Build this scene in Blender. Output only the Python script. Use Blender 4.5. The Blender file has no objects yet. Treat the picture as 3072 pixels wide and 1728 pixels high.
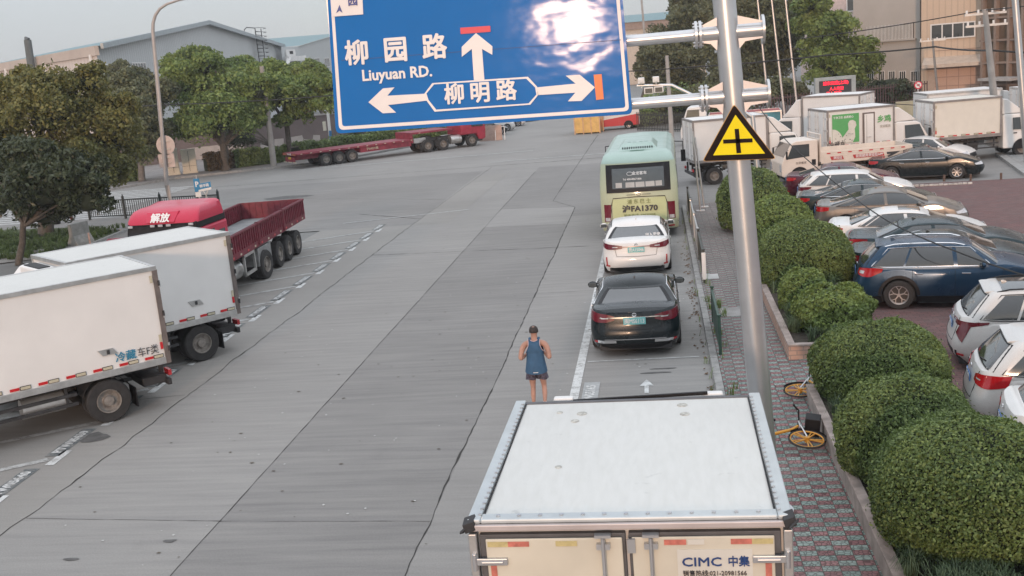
import bpy, bmesh, math, random
from mathutils import Vector, Matrix
random.seed(7)
R = math.radians
scene = bpy.context.scene
COL = scene.collection

# ------------------------------------------------------------------ camera
FPX, PITCH, ROLL, YAW, CAMH = 3140., .21813, .085967, .147778, 6.2
def _camaxes():
    c, s = math.cos(PITCH), math.sin(PITCH)
    A = Matrix(((1, 0, 0), (0, -s, -c), (0, c, -s)))
    cr, sr = math.cos(ROLL), math.sin(ROLL)
    B = Matrix(((cr, sr, 0), (-sr, cr, 0), (0, 0, 1)))
    Yw = Matrix(((math.cos(YAW), math.sin(YAW), 0), (-math.sin(YAW), math.cos(YAW), 0), (0, 0, 1)))
    return B @ A @ Yw
CM = _camaxes()
cam = bpy.data.cameras.new('camera'); camo = bpy.data.objects.new('camera', cam); COL.objects.link(camo)
cam.sensor_width = 36; cam.lens = 36 * FPX / 3072; cam.clip_start = .1; cam.clip_end = 3000
mw = Matrix((( CM[0][0], -CM[1][0], -CM[2][0], 0), (CM[0][1], -CM[1][1], -CM[2][1], 0), (CM[0][2], -CM[1][2], -CM[2][2], CAMH), (0, 0, 0, 1)))
camo.matrix_world = mw
scene.camera = camo
scene.render.resolution_x = 1024; scene.render.resolution_y = 576

# ------------------------------------------------------------------ world, sun, exposure
SUN_EL, SUN_AZ = R(9.0), R(184.0)      # azimuth from +Y clockwise: the sun is low behind the camera
W = bpy.data.worlds.new('World'); scene.world = W; W.use_nodes = True
nt = W.node_tree; bg = nt.nodes['Background']
sky = nt.nodes.new('ShaderNodeTexSky'); sky.sky_type = 'NISHITA'; sky.sun_disc = False
sky.sun_elevation = SUN_EL; sky.sun_rotation = SUN_AZ; sky.air_density = 1.0; sky.dust_density = 1.0; sky.ozone_density = 2.0
# thin high cloud over the clear sky: three times brighter overhead than at the horizon (the standard overcast sky)
def _n(t, **k):
    o = nt.nodes.new(t)
    for a, v in k.items(): setattr(o, a, v)
    return o
tcw = _n('ShaderNodeTexCoord'); sxyz = _n('ShaderNodeSeparateXYZ'); nt.links.new(tcw.outputs['Generated'], sxyz.inputs[0])
mr = _n('ShaderNodeMapRange'); mr.inputs['From Min'].default_value = 0; mr.inputs['From Max'].default_value = 1; mr.inputs['To Min'].default_value = 1.65; mr.inputs['To Max'].default_value = 5.2; nt.links.new(sxyz.outputs[2], mr.inputs[0])
cl = _n('ShaderNodeVectorMath', operation='SCALE'); cl.inputs[0].default_value = (.945, .985, 1.055); nt.links.new(mr.outputs[0], cl.inputs['Scale'])
cn = _n('ShaderNodeTexNoise'); cn.inputs['Scale'].default_value = 2.2; cn.inputs['Detail'].default_value = 5; nt.links.new(tcw.outputs['Generated'], cn.inputs['Vector'])
cr_ = _n('ShaderNodeMapRange'); cr_.inputs['From Min'].default_value = .35; cr_.inputs['From Max'].default_value = .65; cr_.inputs['To Min'].default_value = .90; cr_.inputs['To Max'].default_value = .97; nt.links.new(cn.outputs[0], cr_.inputs[0])
mxs = _n('ShaderNodeMix', data_type='RGBA'); nt.links.new(cr_.outputs[0], mxs.inputs[0]); nt.links.new(sky.outputs[0], mxs.inputs[6]); nt.links.new(cl.outputs[0], mxs.inputs[7])
nt.links.new(mxs.outputs[2], bg.inputs[0]); bg.inputs[1].default_value = .15
sl = bpy.data.lights.new('sun', 'SUN'); so = bpy.data.objects.new('sun', sl); COL.objects.link(so)
sl.energy = .65; sl.angle = R(3.5); sl.color = (1, .63, .42)
sd = Vector((math.sin(SUN_AZ) * math.cos(SUN_EL), math.cos(SUN_AZ) * math.cos(SUN_EL), math.sin(SUN_EL)))
so.rotation_euler = sd.to_track_quat('Z', 'Y').to_euler()
scene.view_settings.view_transform = 'Standard'; scene.view_settings.look = 'None'
scene.view_settings.exposure = 1.16; scene.view_settings.gamma = 1

# ------------------------------------------------------------------ measuring helpers (pixels of the 3072 px photograph to metres)
def ray(x, y):
    q = ((x - 1536) / FPX, (y - 864) / FPX, 1.)
    return Vector([sum(CM[i][k] * q[i] for i in range(3)) for k in range(3)])
CAM = Vector((0, 0, CAMH))
def at(x, y, z=0.):
    d = ray(x, y); return CAM + d * ((z - CAMH) / d.z)
def aty(x, y, Y):
    d = ray(x, y); return CAM + d * (Y / d.y)
def p2(x, y, z=0.): return at(x * 3072 / 2576, y * 3072 / 2576, z)
def p2y(x, y, Y): return aty(x * 3072 / 2576, y * 3072 / 2576, Y)
def onplane(x, y, a, b):
    """where the ray of pixel (2576 wide) meets the vertical plane through ground points a, b"""
    d = ray(x * 3072 / 2576, y * 3072 / 2576); n = Vector((b[1] - a[1], a[0] - b[0], 0))
    t = n.dot(Vector((a[0], a[1], 0)) - CAM) / n.dot(d); return CAM + d * t

# ------------------------------------------------------------------ materials
MATS = {}
def _ramp(nt, fac, stops):
    r = nt.nodes.new('ShaderNodeValToRGB'); e = r.color_ramp.elements
    while len(e) < len(stops): e.new(.5)
    for i, (p, c) in enumerate(stops): e[i].position = p; e[i].color = (*c, 1)
    nt.links.new(fac, r.inputs[0]); return r.outputs[0]
def noise(nt, vec, scale, detail=4, rough=.55, stretch=None):
    n = nt.nodes.new('ShaderNodeTexNoise'); n.inputs['Scale'].default_value = scale; n.inputs['Detail'].default_value = detail; n.inputs['Roughness'].default_value = rough
    if stretch:
        m = nt.nodes.new('ShaderNodeMapping'); m.inputs['Scale'].default_value = stretch; nt.links.new(vec, m.inputs[0]); vec = m.outputs[0]
    nt.links.new(vec, n.inputs['Vector']); return n.outputs[0]
def mixc(nt, fac, a, b, mode='MIX'):
    m = nt.nodes.new('ShaderNodeMix'); m.data_type = 'RGBA'; m.blend_type = mode
    for sock, v in ((m.inputs[0], fac), (m.inputs[6], a), (m.inputs[7], b)):
        if isinstance(v, (int, float)): sock.default_value = v
        elif isinstance(v, tuple): sock.default_value = (*v, 1)
        else: nt.links.new(v, sock)
    return m.outputs[2]
def math_(nt, op, a, b=0., c=0.):
    m = nt.nodes.new('ShaderNodeMath'); m.operation = op
    for i, v in enumerate((a, b, c)):
        if isinstance(v, (int, float)): m.inputs[i].default_value = v
        else: nt.links.new(v, m.inputs[i])
    return m.outputs[0]
def newmat(name, rough=.6, metal=0., coat=0., spec=.5):
    m = bpy.data.materials.new(name); m.use_nodes = True; n = m.node_tree; b = n.nodes['Principled BSDF']
    b.inputs['Roughness'].default_value = rough; b.inputs['Metallic'].default_value = metal; b.inputs['Coat Weight'].default_value = coat; b.inputs['Coat Roughness'].default_value = .08
    b.inputs['Specular IOR Level'].default_value = spec
    tc = n.nodes.new('ShaderNodeTexCoord'); return m, n, b, tc.outputs['Object']
def mat(name, col, rough=.6, metal=0., coat=0., var=.12, scale=3., bump=0., bscale=40., spec=.5):
    """plain surface with mottled dirt"""
    if name in MATS: return MATS[name]
    m, n, b, oc = newmat(name, rough, metal, coat, spec)
    f = noise(n, oc, scale, 5); lo = tuple(c * (1 - var) for c in col); hi = tuple(min(1, c * (1 + var)) for c in col)
    n.links.new(_ramp(n, f, [(.3, lo), (.7, hi)]), b.inputs['Base Color'])
    if bump:
        bp = n.nodes.new('ShaderNodeBump'); bp.inputs['Strength'].default_value = bump; bp.inputs['Distance'].default_value = .02
        n.links.new(noise(n, oc, bscale, 3), bp.inputs['Height']); n.links.new(bp.outputs[0], b.inputs['Normal'])
    MATS[name] = m; return m
def emat(name, col, strength):
    if name in MATS: return MATS[name]
    m, n, b, oc = newmat(name); b.inputs['Base Color'].default_value = (*[c * .3 for c in col], 1)
    b.inputs['Emission Color'].default_value = (*col, 1); b.inputs['Emission Strength'].default_value = strength
    MATS[name] = m; return m

# ------------------------------------------------------------------ scene graph helpers
def thing(name, label, cat, loc=(0, 0, 0), rz=0., s=1., group=None, kind=None):
    o = bpy.data.objects.new(name, None); COL.objects.link(o); o.location = loc; o.rotation_euler = (0, 0, rz); o.scale = (s, s, s); o.empty_display_size = .2
    tag(o, label, cat, group, kind); return o
def tag(o, label=None, cat=None, group=None, kind=None):
    if label: o['label'] = label
    if cat: o['category'] = cat
    if group: o['group'] = group
    if kind: o['kind'] = kind
    return o
def copy_tree(o, parent=None):
    c = o.copy(); COL.objects.link(c); c.parent = parent
    for ch in list(o.children): copy_tree(ch, c)
    return c

class MB:
    def __init__(s): s.v = []; s.f = []; s.mi = []; s.m = 0
    def add(s, vs, fs):
        k = len(s.v); s.v += [tuple(v) for v in vs]; s.f += [tuple(i + k for i in f) for f in fs]; s.mi += [s.m] * len(fs); return s
    def box(s, x0, x1, y0, y1, z0, z1):
        return s.add([(x, y, z) for z in (z0, z1) for y in (y0, y1) for x in (x0, x1)], [(0, 2, 3, 1), (4, 5, 7, 6), (0, 1, 5, 4), (2, 6, 7, 3), (0, 4, 6, 2), (1, 3, 7, 5)])
    def obox(s, c, ax, ay, az):
        c = Vector(c); ax = Vector(ax); ay = Vector(ay); az = Vector(az)
        return s.add([c + ax * i + ay * j + az * k for k in (-1, 1) for j in (-1, 1) for i in (-1, 1)], [(0, 2, 3, 1), (4, 5, 7, 6), (0, 1, 5, 4), (2, 6, 7, 3), (0, 4, 6, 2), (1, 3, 7, 5)])
    def beam(s, a, b, w, h, up=(0, 0, 1)):
        a = Vector(a); b = Vector(b); d = b - a; u = Vector(up)
        sd = d.cross(u)
        if sd.length < 1e-6: sd = d.cross(Vector((0, 1, 0)))
        sd.normalize(); u = sd.cross(d).normalized()
        return s.obox((a + b) / 2, sd * w / 2, d / 2, u * h / 2)
    def poly(s, pts): return s.add(pts, [tuple(range(len(pts)))])
    def cyl(s, a, b, r0, r1=None, n=12, caps=True):
        r1 = r0 if r1 is None else r1; a = Vector(a); b = Vector(b); d = (b - a).normalized()
        u = d.cross(Vector((0, 0, 1))); u = u.normalized() if u.length > 1e-4 else Vector((1, 0, 0)); w = d.cross(u)
        vs = [p + (u * math.cos(2 * math.pi * i / n) + w * math.sin(2 * math.pi * i / n)) * r for p, r in ((a, r0), (b, r1)) for i in range(n)]
        fs = [(i, (i + 1) % n, n + (i + 1) % n, n + i) for i in range(n)]
        if caps: fs += [tuple(range(n))[::-1], tuple(range(n, 2 * n))]
        return s.add(vs, fs)
    def tube(s, path, r, n=8, closed=False):
        path = [Vector(p) for p in path]; N = len(path); rs = r if isinstance(r, (list, tuple)) else [r] * N
        vs = []; up = Vector((0, 0, 1))
        for i, p in enumerate(path):
            a = path[i - 1] if (i or closed) else p; b = path[(i + 1) % N] if (i < N - 1 or closed) else p
            d = (b - a).normalized(); u = d.cross(up)
            if u.length < .05: u = d.cross(Vector((0, 1, 0)))
            u.normalize(); w = d.cross(u)
            vs += [p + (u * math.cos(2 * math.pi * k / n) + w * math.sin(2 * math.pi * k / n)) * rs[i] for k in range(n)]
        fs = []
        for i in range(N if closed else N - 1):
            j = (i + 1) % N
            fs += [(i * n + k, i * n + (k + 1) % n, j * n + (k + 1) % n, j * n + k) for k in range(n)]
        if not closed: fs += [tuple(range(n))[::-1], tuple(range((N - 1) * n, N * n))]
        return s.add(vs, fs)
    def grid(s, fn, nu, nv, closeu=False):
        vs = [fn(i, j) for j in range(nv) for i in range(nu)]
        fs = [(j * nu + i, j * nu + (i + 1) % nu, (j + 1) * nu + (i + 1) % nu, (j + 1) * nu + i) for j in range(nv - 1) for i in range(nu if closeu else nu - 1)]
        return s.add(vs, fs)
    def lathe(s, prof, mx, n=24):
        """prof: (r, h) around the local z of matrix mx"""
        k = len(prof)
        vs = [mx @ Vector((r * math.cos(2 * math.pi * i / n), r * math.sin(2 * math.pi * i / n), h)) for r, h in prof for i in range(n)]
        fs = [(j * n + i, j * n + (i + 1) % n, (j + 1) * n + (i + 1) % n, (j + 1) * n + i) for j in range(k - 1) for i in range(n)]
        return s.add(vs, fs)
    def prism(s, pts, fn0, fn1):
        """side faces between two copies of a 2-D outline, capped"""
        n = len(pts); vs = [fn0(p) for p in pts] + [fn1(p) for p in pts]
        fs = [(i, (i + 1) % n, n + (i + 1) % n, n + i) for i in range(n)] + [tuple(range(n))[::-1], tuple(range(n, 2 * n))]
        return s.add(vs, fs)
    def build(s, name, mats, parent=None, smooth=None, bevel=None, fix=True, loc=None):
        me = bpy.data.meshes.new(name); me.from_pydata(s.v, [], s.f)
        if not isinstance(mats, (list, tuple)): mats = [mats]
        for m in mats: me.materials.append(m)
        if len(mats) > 1: me.polygons.foreach_set('material_index', s.mi)
        if fix:
            bm = bmesh.new(); bm.from_mesh(me); bmesh.ops.recalc_face_normals(bm, faces=bm.faces); bm.to_mesh(me); bm.free()
        if smooth:
            me.shade_smooth()
            if smooth < 180: me.set_sharp_from_angle(angle=R(smooth))
        me.update()
        o = bpy.data.objects.new(name, me); COL.objects.link(o)
        if parent: o.parent = parent
        if loc: o.location = loc
        if bevel:
            b = o.modifiers.new('bevel', 'BEVEL'); b.width = bevel; b.segments = 2; b.limit_method = 'ANGLE'; b.angle_limit = R(35)
        return o
def struct(mb, name, m, **k):
    o = mb.build(name, m, **k); o['kind'] = 'structure'; return o

def text(body, size, mx, m, parent, name='lettering', bold=0., align='CENTER', depth=.002, sx=1.):
    c = bpy.data.curves.new(name, 'FONT'); c.body = body; c.size = size; c.offset = bold; c.align_x = align; c.align_y = 'CENTER'; c.extrude = depth; c.resolution_u = 2
    cjk = bold and (size < .12 or any(ord(ch) > 999 for ch in body))
    if cjk: c.offset = 0
    t = bpy.data.objects.new(name, c); COL.objects.link(t); bpy.context.view_layer.update()
    me = bpy.data.meshes.new_from_object(t.evaluated_get(bpy.context.evaluated_depsgraph_get())); bpy.data.objects.remove(t)
    if cjk:      # heavier strokes: a few shifted copies, each a hair in front of the last
        bm = bmesh.new(); q = bmesh.new(); q.from_mesh(me); k = 0
        for dx, dy in ((0, 0), (1, 0), (-1, 0), (0, 1), (0, -1), (.7, .7), (-.7, -.7), (.7, -.7), (-.7, .7)):
            m2 = me.copy(); m2.transform(Matrix.Translation((dx * bold * .8, dy * bold * .8, k * .00035))); bm.from_mesh(m2); bpy.data.meshes.remove(m2); k += 1
        bm.to_mesh(me); bm.free(); q.free()
    me.name = name; me.transform(mx @ Matrix.Diagonal((sx, 1, 1, 1))); me.materials.clear(); me.materials.append(m)
    o = bpy.data.objects.new(name, me); COL.objects.link(o); o.parent = parent; return o
def frame(o, ux, uy):
    """matrix whose x is ux, y is uy, z their cross product, at o"""
    ux = Vector(ux).normalized(); uz = ux.cross(Vector(uy)).normalized(); uy = uz.cross(ux)
    return Matrix(((ux.x, uy.x, uz.x, o[0]), (ux.y, uy.y, uz.y, o[1]), (ux.z, uy.z, uz.z, o[2]), (0, 0, 0, 1)))
def lerp(a, b, t): return a + (b - a) * t
def interp(x, tab):
    if x <= tab[0][0]: return tab[0][1]
    for (a, va), (b, vb) in zip(tab, tab[1:]):
        if x <= b: return va + (vb - va) * (x - a) / (b - a)
    return tab[-1][1]
def sinterp(x, tab):
    if x <= tab[0][0]: return tab[0][1]
    for (a, va), (b, vb) in zip(tab, tab[1:]):
        if x <= b:
            t = (x - a) / (b - a); t = t * t * (3 - 2 * t); return va + (vb - va) * t
    return tab[-1][1]

# ------------------------------------------------------------------ common materials
WHITEP = mat('white_paint', (.72, .71, .69), .45, var=.05, scale=1.2)
CREAM = mat('cream_panel', (.66, .62, .52), .5, var=.08, scale=2.)
ALU = mat('aluminium', (.55, .55, .54), .38, .8, var=.15, scale=6.)
STEEL = mat('galvanised_steel', (.56, .57, .58), .32, .75, var=.08, scale=2.5)
BLACK = mat('black_plastic', (.012, .012, .014), .5, var=.2, spec=.25)
RUBBER = mat('rubber', (.028, .027, .027), .85, var=.3, scale=8.)
CHASSIS = mat('chassis_black', (.03, .03, .032), .7, var=.4, scale=5.)
CHROME = mat('chrome', (.75, .75, .76), .15, 1., var=.03)
GLASS = mat('tinted_glass', (.02, .024, .026), .06, 0., .6, var=.05, spec=.9)
CGLASS = mat('clear_dark_glass', (.05, .06, .062), .08, 0., .5, var=.1, spec=.8)
REDL = mat('red_lens', (.38, .008, .015), .2, 0., .8, var=.1)
DREDL = mat('dark_red_lens', (.13, .008, .02), .2, 0., .8, var=.1)
REDREF = mat('red_reflector', (.5, .015, .02), .35, var=.15, scale=20)
WHREF = mat('white_reflector', (.50, .46, .34), .35, var=.1, scale=20)
ORANGEREF = mat('amber_reflector', (.6, .22, .1), .35, var=.15, scale=20)
CLEARL = mat('clear_lens', (.55, .56, .58), .15, .3, .6, var=.2, scale=12)
RIM = mat('rim_silver', (.5, .5, .51), .3, .8, var=.1)
DRIM = mat('rim_dark', (.05, .05, .052), .4, .4, var=.1)
GRIM = mat('truck_rim_grey', (.22, .2, .18), .6, .2, var=.35, scale=10)
PLATE = mat('green_plate', (.18, .5, .5), .4, var=.05)
BPLATE = mat('blue_plate', (.04, .16, .42), .4, var=.05)
YPLATE = mat('yellow_plate', (.6, .4, .03), .4, var=.05)
WHITE = mat('white_marking', (.74, .74, .73), .5, var=.05)
DARKTXT = mat('dark_lettering', (.04, .04, .045), .6, var=.05)
# ------------------------------------------------------------------ vehicles: wheels
WHEELS = {}
def wheel(parent, x, y, r, w, rim=RIM, style='five', side=1, name='wheel'):
    """tyre (the part) with a rim (sub-part); side=+1 faces local +x"""
    key = (round(r, 3), round(w, 3), rim.name, style)
    if key not in WHEELS:
        t = MB(); rr = r * (.66 if style != 'truck' else .56)
        t.lathe([(rr, -w * .42), (rr + .01, -w * .5), (r * .93, -w * .5), (r, -w * .38), (r, w * .38), (r * .93, w * .5), (rr + .01, w * .5), (rr, w * .42)], Matrix.Rotation(R(90), 4, 'Y'), 28)
        g = MB(); mx = Matrix.Rotation(R(90), 4, 'Y')
        if style == 'truck':
            g.lathe([(rr, w * .44), (rr * .96, w * .5), (rr * .9, w * .47), (rr * .84, w * .2), (rr * .5, w * .12), (rr * .42, w * .16), (rr * .4, w * .42), (.001, w * .45)], mx, 24)
            for k in range(8):
                a = k * math.pi / 4; g.cyl((w * .13, math.cos(a) * rr * .62, math.sin(a) * rr * .62), (w * .2, math.cos(a) * rr * .62, math.sin(a) * rr * .62), rr * .08, n=6)
            g.lathe([(rr * .84, -w * .3), (.001, -w * .3)], mx, 16)
        else:
            g.lathe([(rr, w * .44), (rr * .97, w * .49), (rr * .9, w * .46), (rr * .88, w * .1)], mx, 28)
            g.m = 1; g.lathe([(rr * .9, w * .12), (.001, w * .1)], mx, 20); g.m = 0
            n = {'five': 5, 'ten': 9, 'turbine': 7, 'y': 5}[style]
            for k in range(n):
                a = 2 * math.pi * k / n + .3; sw = {'five': .15, 'ten': .075, 'turbine': .16, 'y': .07}[style] * rr
                c, s_ = math.cos(a), math.sin(a); p0 = Vector((w * .4, c * rr * .1, s_ * rr * .1))
                if style == 'y':
                    pm = Vector((w * .42, c * rr * .5, s_ * rr * .5)); g.beam(p0, pm, sw * 1.6, .02, (1, 0, 0))
                    for da in (-.3, .3): g.beam(pm, Vector((w * .44, math.cos(a + da) * rr * .93, math.sin(a + da) * rr * .93)), sw, .02, (1, 0, 0))
                else:
                    da = .35 if style == 'turbine' else 0
                    g.beam(p0, Vector((w * .44, math.cos(a + da) * rr * .93, math.sin(a + da) * rr * .93)), sw, .025, (1, 0, 0))
            g.cyl((w * .3, 0, 0), (w * .45, 0, 0), rr * .17, n=12)
        a = t.build('wheel', RUBBER, smooth=40); b = g.build('rim', [rim, DRIM], smooth=35)
        WHEELS[key] = (a.data, b.data); bpy.data.objects.remove(a); bpy.data.objects.remove(b)
    tm, gm = WHEELS[key]
    o = bpy.data.objects.new(name, tm); COL.objects.link(o); o.parent = parent; o.location = (x, y, r); o.rotation_euler = (0, 0, 0 if side > 0 else math.pi)
    q = bpy.data.objects.new('rim', gm); COL.objects.link(q); q.parent = o
    return o

# ------------------------------------------------------------------ shells: stacked rounded plans
def unitcurve(rx, ry, bowx=.045, bowy=.05, n=16, extra=()):
    """half outline from rear centre (0,-1) by the +x side to front centre (0,1)"""
    pts = []
    for i in range(8): pts.append((i / 7. * (1 - rx), -1.))
    for i in range(1, n): a = -math.pi / 2 + math.pi / 2 * i / n; pts.append((1 - rx + rx * math.cos(a), -1 + ry + ry * math.sin(a)))
    ys = sorted(set([-1 + ry + (2 - 2 * ry) * i / 24 for i in range(25)] + [e for e in extra if abs(e) < 1 - ry]))
    for y in ys: pts.append((1., y))
    for i in range(1, n): a = math.pi / 2 * i / n; pts.append((1 - rx + rx * math.cos(a), 1 - ry + ry * math.sin(a)))
    for i in range(8): pts.append(((1 - i / 7.) * (1 - rx), 1.))
    return [(x * (1 - bowx * abs(y) ** 3), y * (1 - bowy * x * x)) for x, y in pts]
class Shell:
    def __init__(s, curve, hw, yr, yf, zf):
        s.c = curve; s.hw = hw; s.yr = yr; s.yf = yf; s.zf = zf
    def P(s, ux, uy, v):
        m = (s.yr(v) + s.yf(v)) / 2; h = (s.yf(v) - s.yr(v)) / 2
        return Vector((ux * s.hw(v), m + uy * h, s.zf(v, uy)))
    def sidept(s, y, v, side):
        m = (s.yr(v) + s.yf(v)) / 2; h = (s.yf(v) - s.yr(v)) / 2; uy = max(-.999, min(.999, (y - m) / h))
        return s.at_uy(uy, v, side)
    def at_uy(s, uy, v, side):
        c = s.c; lo = min(range(len(c)), key=lambda i: 0 if c[i][1] == uy else abs(c[i][1] - uy) + (5 if c[i][0] < .5 else 0))
        i = lo if c[lo][1] <= uy else lo - 1; i = max(0, min(len(c) - 2, i)); a, b = c[i], c[i + 1]
        t = 0 if b[1] == a[1] else (uy - a[1]) / (b[1] - a[1]); return s.P(side * lerp(a[0], b[0], max(0, min(1, t))), uy, v)
    def endpt(s, x, v, end):
        """x in -1..1 across the rear (end=-1) or the front (end=1)"""
        ax = abs(x); c = s.c if end < 0 else s.c[::-1]
        for a, b in zip(c, c[1:]):
            if b[0] >= ax or b[0] < a[0]:
                t = 0 if b[0] == a[0] else (ax - a[0]) / (b[0] - a[0]); t = max(0, min(1, t))
                return s.P(x, lerp(a[1], b[1], t), v)
        return s.P(x, a[1], v)
    def arc(s, m_, side, v):
        """point at m_ metres along the outline from the rear centre (negative: from the front centre)"""
        c = s.c if m_ >= 0 else s.c[::-1]; left = abs(m_); prev = s.P(side * c[0][0], c[0][1], v)
        for ux, uy in c[1:]:
            p = s.P(side * ux, uy, v); d = (p - prev).length
            if d >= left: return prev.lerp(p, left / d if d else 0)
            left -= d; prev = p
        return prev
def patch(mb, fn, nu, nv, off, center, thick=0.):
    """surface patch pushed off along its normal; fn(a, b) with a, b in 0..1"""
    g = [[fn(i / (nu - 1), j / (nv - 1)) for i in range(nu)] for j in range(nv)]
    out = []
    for j in range(nv):
        for i in range(nu):
            du = g[j][min(i + 1, nu - 1)] - g[j][max(i - 1, 0)]; dv = g[min(j + 1, nv - 1)][i] - g[max(j - 1, 0)][i]
            n = du.cross(dv)
            if n.length < 1e-9: n = g[j][i] - center
            n.normalize()
            if n.dot(g[j][i] - center) < 0: n = -n
            out.append(g[j][i] + n * off)
    k = len(out)
    fs = [(j * nu + i, j * nu + i + 1, (j + 1) * nu + i + 1, (j + 1) * nu + i) for j in range(nv - 1) for i in range(nu - 1)]
    mb.add(out, fs)
    ring = [(i, 0) for i in range(nu)] + [(nu - 1, j) for j in range(1, nv)] + [(i, nv - 1) for i in range(nu - 2, -1, -1)] + [(0, j) for j in range(nv - 2, 0, -1)]
    top = [out[j * nu + i] for i, j in ring]; base = [g[j][i] for i, j in ring]; m = len(ring)
    mb.add(top + base, [(i, (i + 1) % m, m + (i + 1) % m, m + i) for i in range(m)])

def car(name, label, cat, loc, rz, paint, s=1., kind='sedan', L=4.6, W=1.8, H=1.46, wb=2.7, rear_oh=1.05, tyre=.33, belt=.93, trunk=1.0, hood=.98, nose=.72,
        gh=(-1.75, -1.0, .55, 1.25), roofw=.56, chrome=False, rims=RIM, style='five', plate=None, platemat=None, tail=None, tailmat=REDL, rails=None, spoiler=False, clad=False, glassroof=False, group=None, extras=None, front=True, darkroof=False):
    root = thing(name, label, cat, loc, rz, s, group)
    gc = .17; hl = L / 2; yrw = -hl + rear_oh; yfw = yrw + wb; Ra = tyre + .055
    ex = []
    for yc in (yrw, yfw):
        for k in range(15): ex.append((yc + Ra * math.cos(math.pi * k / 14)) / hl)
        ex += [(yc + Ra + .002) / hl, (yc - Ra - .002) / hl]
    curve = unitcurve(.34, .15, .045, .035, extra=ex)
    ztab = [(-hl, trunk - .05), (-hl + .12, trunk), (gh[0], trunk + .0), (gh[0] + .5, belt), (gh[3] - .5, belt), (gh[3] + .05, hood), (hl - .55, lerp(nose, hood, .62)), (hl - .14, lerp(nose, hood, .18)), (hl, nose - .03)]
    def ztop(y): return sum(interp(y + d_, ztab) for d_ in (-.2, -.12, -.05, 0, .05, .12, .2)) / 7 if abs(y) < hl - .2 else interp(y, ztab)
    def zbot(y):
        for yc in (yrw, yfw):
            d = abs(y - yc)
            if d <= Ra: return tyre + math.sqrt(max(0, Ra * Ra - d * d))
        return gc
    hwz = [(gc, .90), (.34, .975), (.55, 1.), (.75, .985), (.95, .95), (1.3, .93)]
    rz_ = [(gc, .16), (.30, .04), (.42, .0), (.56, .015), (.62, .05), (trunk, .10)] if kind == 'sedan' else [(gc, .16), (.32, .03), (.5, .0), (.62, .02), (.72, .06), (trunk, .16)]
    fz_ = [(gc, .2), (.3, .05), (.45, 0.), (.6, .05), (.75, .16), (1.1, .3)]
    def bodypt(ux, uy, z, side):
        w = W / 2 * interp(z, hwz); y = uy * (hl - (interp(z, rz_) if uy < 0 else interp(z, fz_)) * min(1, max(0, (abs(uy) - .55) / .4)))
        return Vector((side * ux * w, y, z))
    NV = 12
    b = MB(); full = [(ux, uy, 1) for ux, uy in curve] + [(ux, uy, -1) for ux, uy in curve[-2:0:-1]]; n = len(full)
    def bp(i, j):
        ux, uy, sd = full[i]; y = uy * hl; zb, zt = zbot(y), ztop(y); t = j / (NV - 1); z = lerp(zb, zt, t); p = bodypt(ux, uy, z, sd)
        if t > .86: q = ((t - .86) / .14) ** 2; p.x *= 1 - .045 * q; p.y *= 1 - .012 * q
        return p
    b.grid(bp, n, NV, True)
    S = [1, .97, .9, .75, .5, .25, .0]
    def tp(i, j):
        p = bp(i, NV - 1); q = S[j]; return Vector((p.x * q, p.y, p.z + .04 * (1 - q ** 3) * (1 - min(1, abs(p.y) / (hl - .06)) ** 5)))
    b.grid(tp, n, len(S), True)
    b.build('body', paint, root, smooth=38)
    u = MB(); u.box(-W / 2 + .27, W / 2 - .27, -hl + .3, hl - .35, gc - .03, .62); u.box(-W / 2 + .08, W / 2 - .08, yrw + Ra + .03, yfw - Ra - .03, gc - .02, gc + .2)
    u.box(-W / 2 + .2, W / 2 - .2, -hl + .16, -hl + .4, gc - .02, .4); u.box(-W / 2 + .2, W / 2 - .2, hl - .4, hl - .22, gc - .02, .4)
    u.build('underbody', CHASSIS, root)
    # greenhouse
    g0, g1, g2, g3 = gh; gw = W / 2 * .93
    gcur = unitcurve(.34, .15, .02, .035)
    def fyr(v): return lerp(g0, g1, v ** 1.15)
    def fyf(v): return lerp(g3, g2, v ** 1.1)
    def fw(v): return lerp(gw, W / 2 * roofw / .5 * .62, v ** 1.5) * (1 - .05 * max(0, (v - .8) / .2) ** 2)
    rd = .10 if kind == 'sedan' else .05
    def fz(v, uy):
        m = (fyr(v) + fyf(v)) / 2; h = (fyf(v) - fyr(v)) / 2; zb = ztop(m + uy * h) - .03; zr = H - .045 - rd * abs(uy) ** 2.5
        return zb + (zr - zb) * (1 - (1 - v) ** 1.08)
    G = Shell(gcur, fw, fyr, fyf, fz)
    V = [0, .15, .3, .45, .6, .72, .82, .9, .96, 1.]
    gfull = [(ux, uy) for ux, uy in gcur] + [(-ux, uy) for ux, uy in gcur[-2:0:-1]]
    gm = MB(); gm.grid(lambda i, j: G.P(gfull[i][0], gfull[i][1], V[j]), len(gfull), len(V), True)
    def cap(i, j):
        p = G.P(gfull[i][0], gfull[i][1], 1.); q = S[j]; m = (fyr(1) + fyf(1)) / 2
        return Vector((p.x * q, p.y, p.z + .045 * (1 - q * q) * (1 - min(1, abs(gfull[i][1]) / .96) ** 6)))
    gm.grid(cap, len(gfull), len(S), True)
    rf = gm.build('roof', paint, root, smooth=40)
    C0 = Vector((0, (g0 + g3) / 2, .9))
    def pan(nm, fn, nu=9, nv=6, m=GLASS, off=.006, parent=root):
        q = MB(); patch(q, fn, nu, nv, off, C0); return q.build(nm, m, parent, smooth=40)
    lim = .80
    pan('window_seal', lambda a, c: G.endpt(lerp(-.9, .9, a) * (1 - .03 * c), lerp(.05 if kind == 'sedan' else .10, .94 if kind == 'sedan' else .90, c), -1), 13, 8, BLACK, .003)
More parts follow.
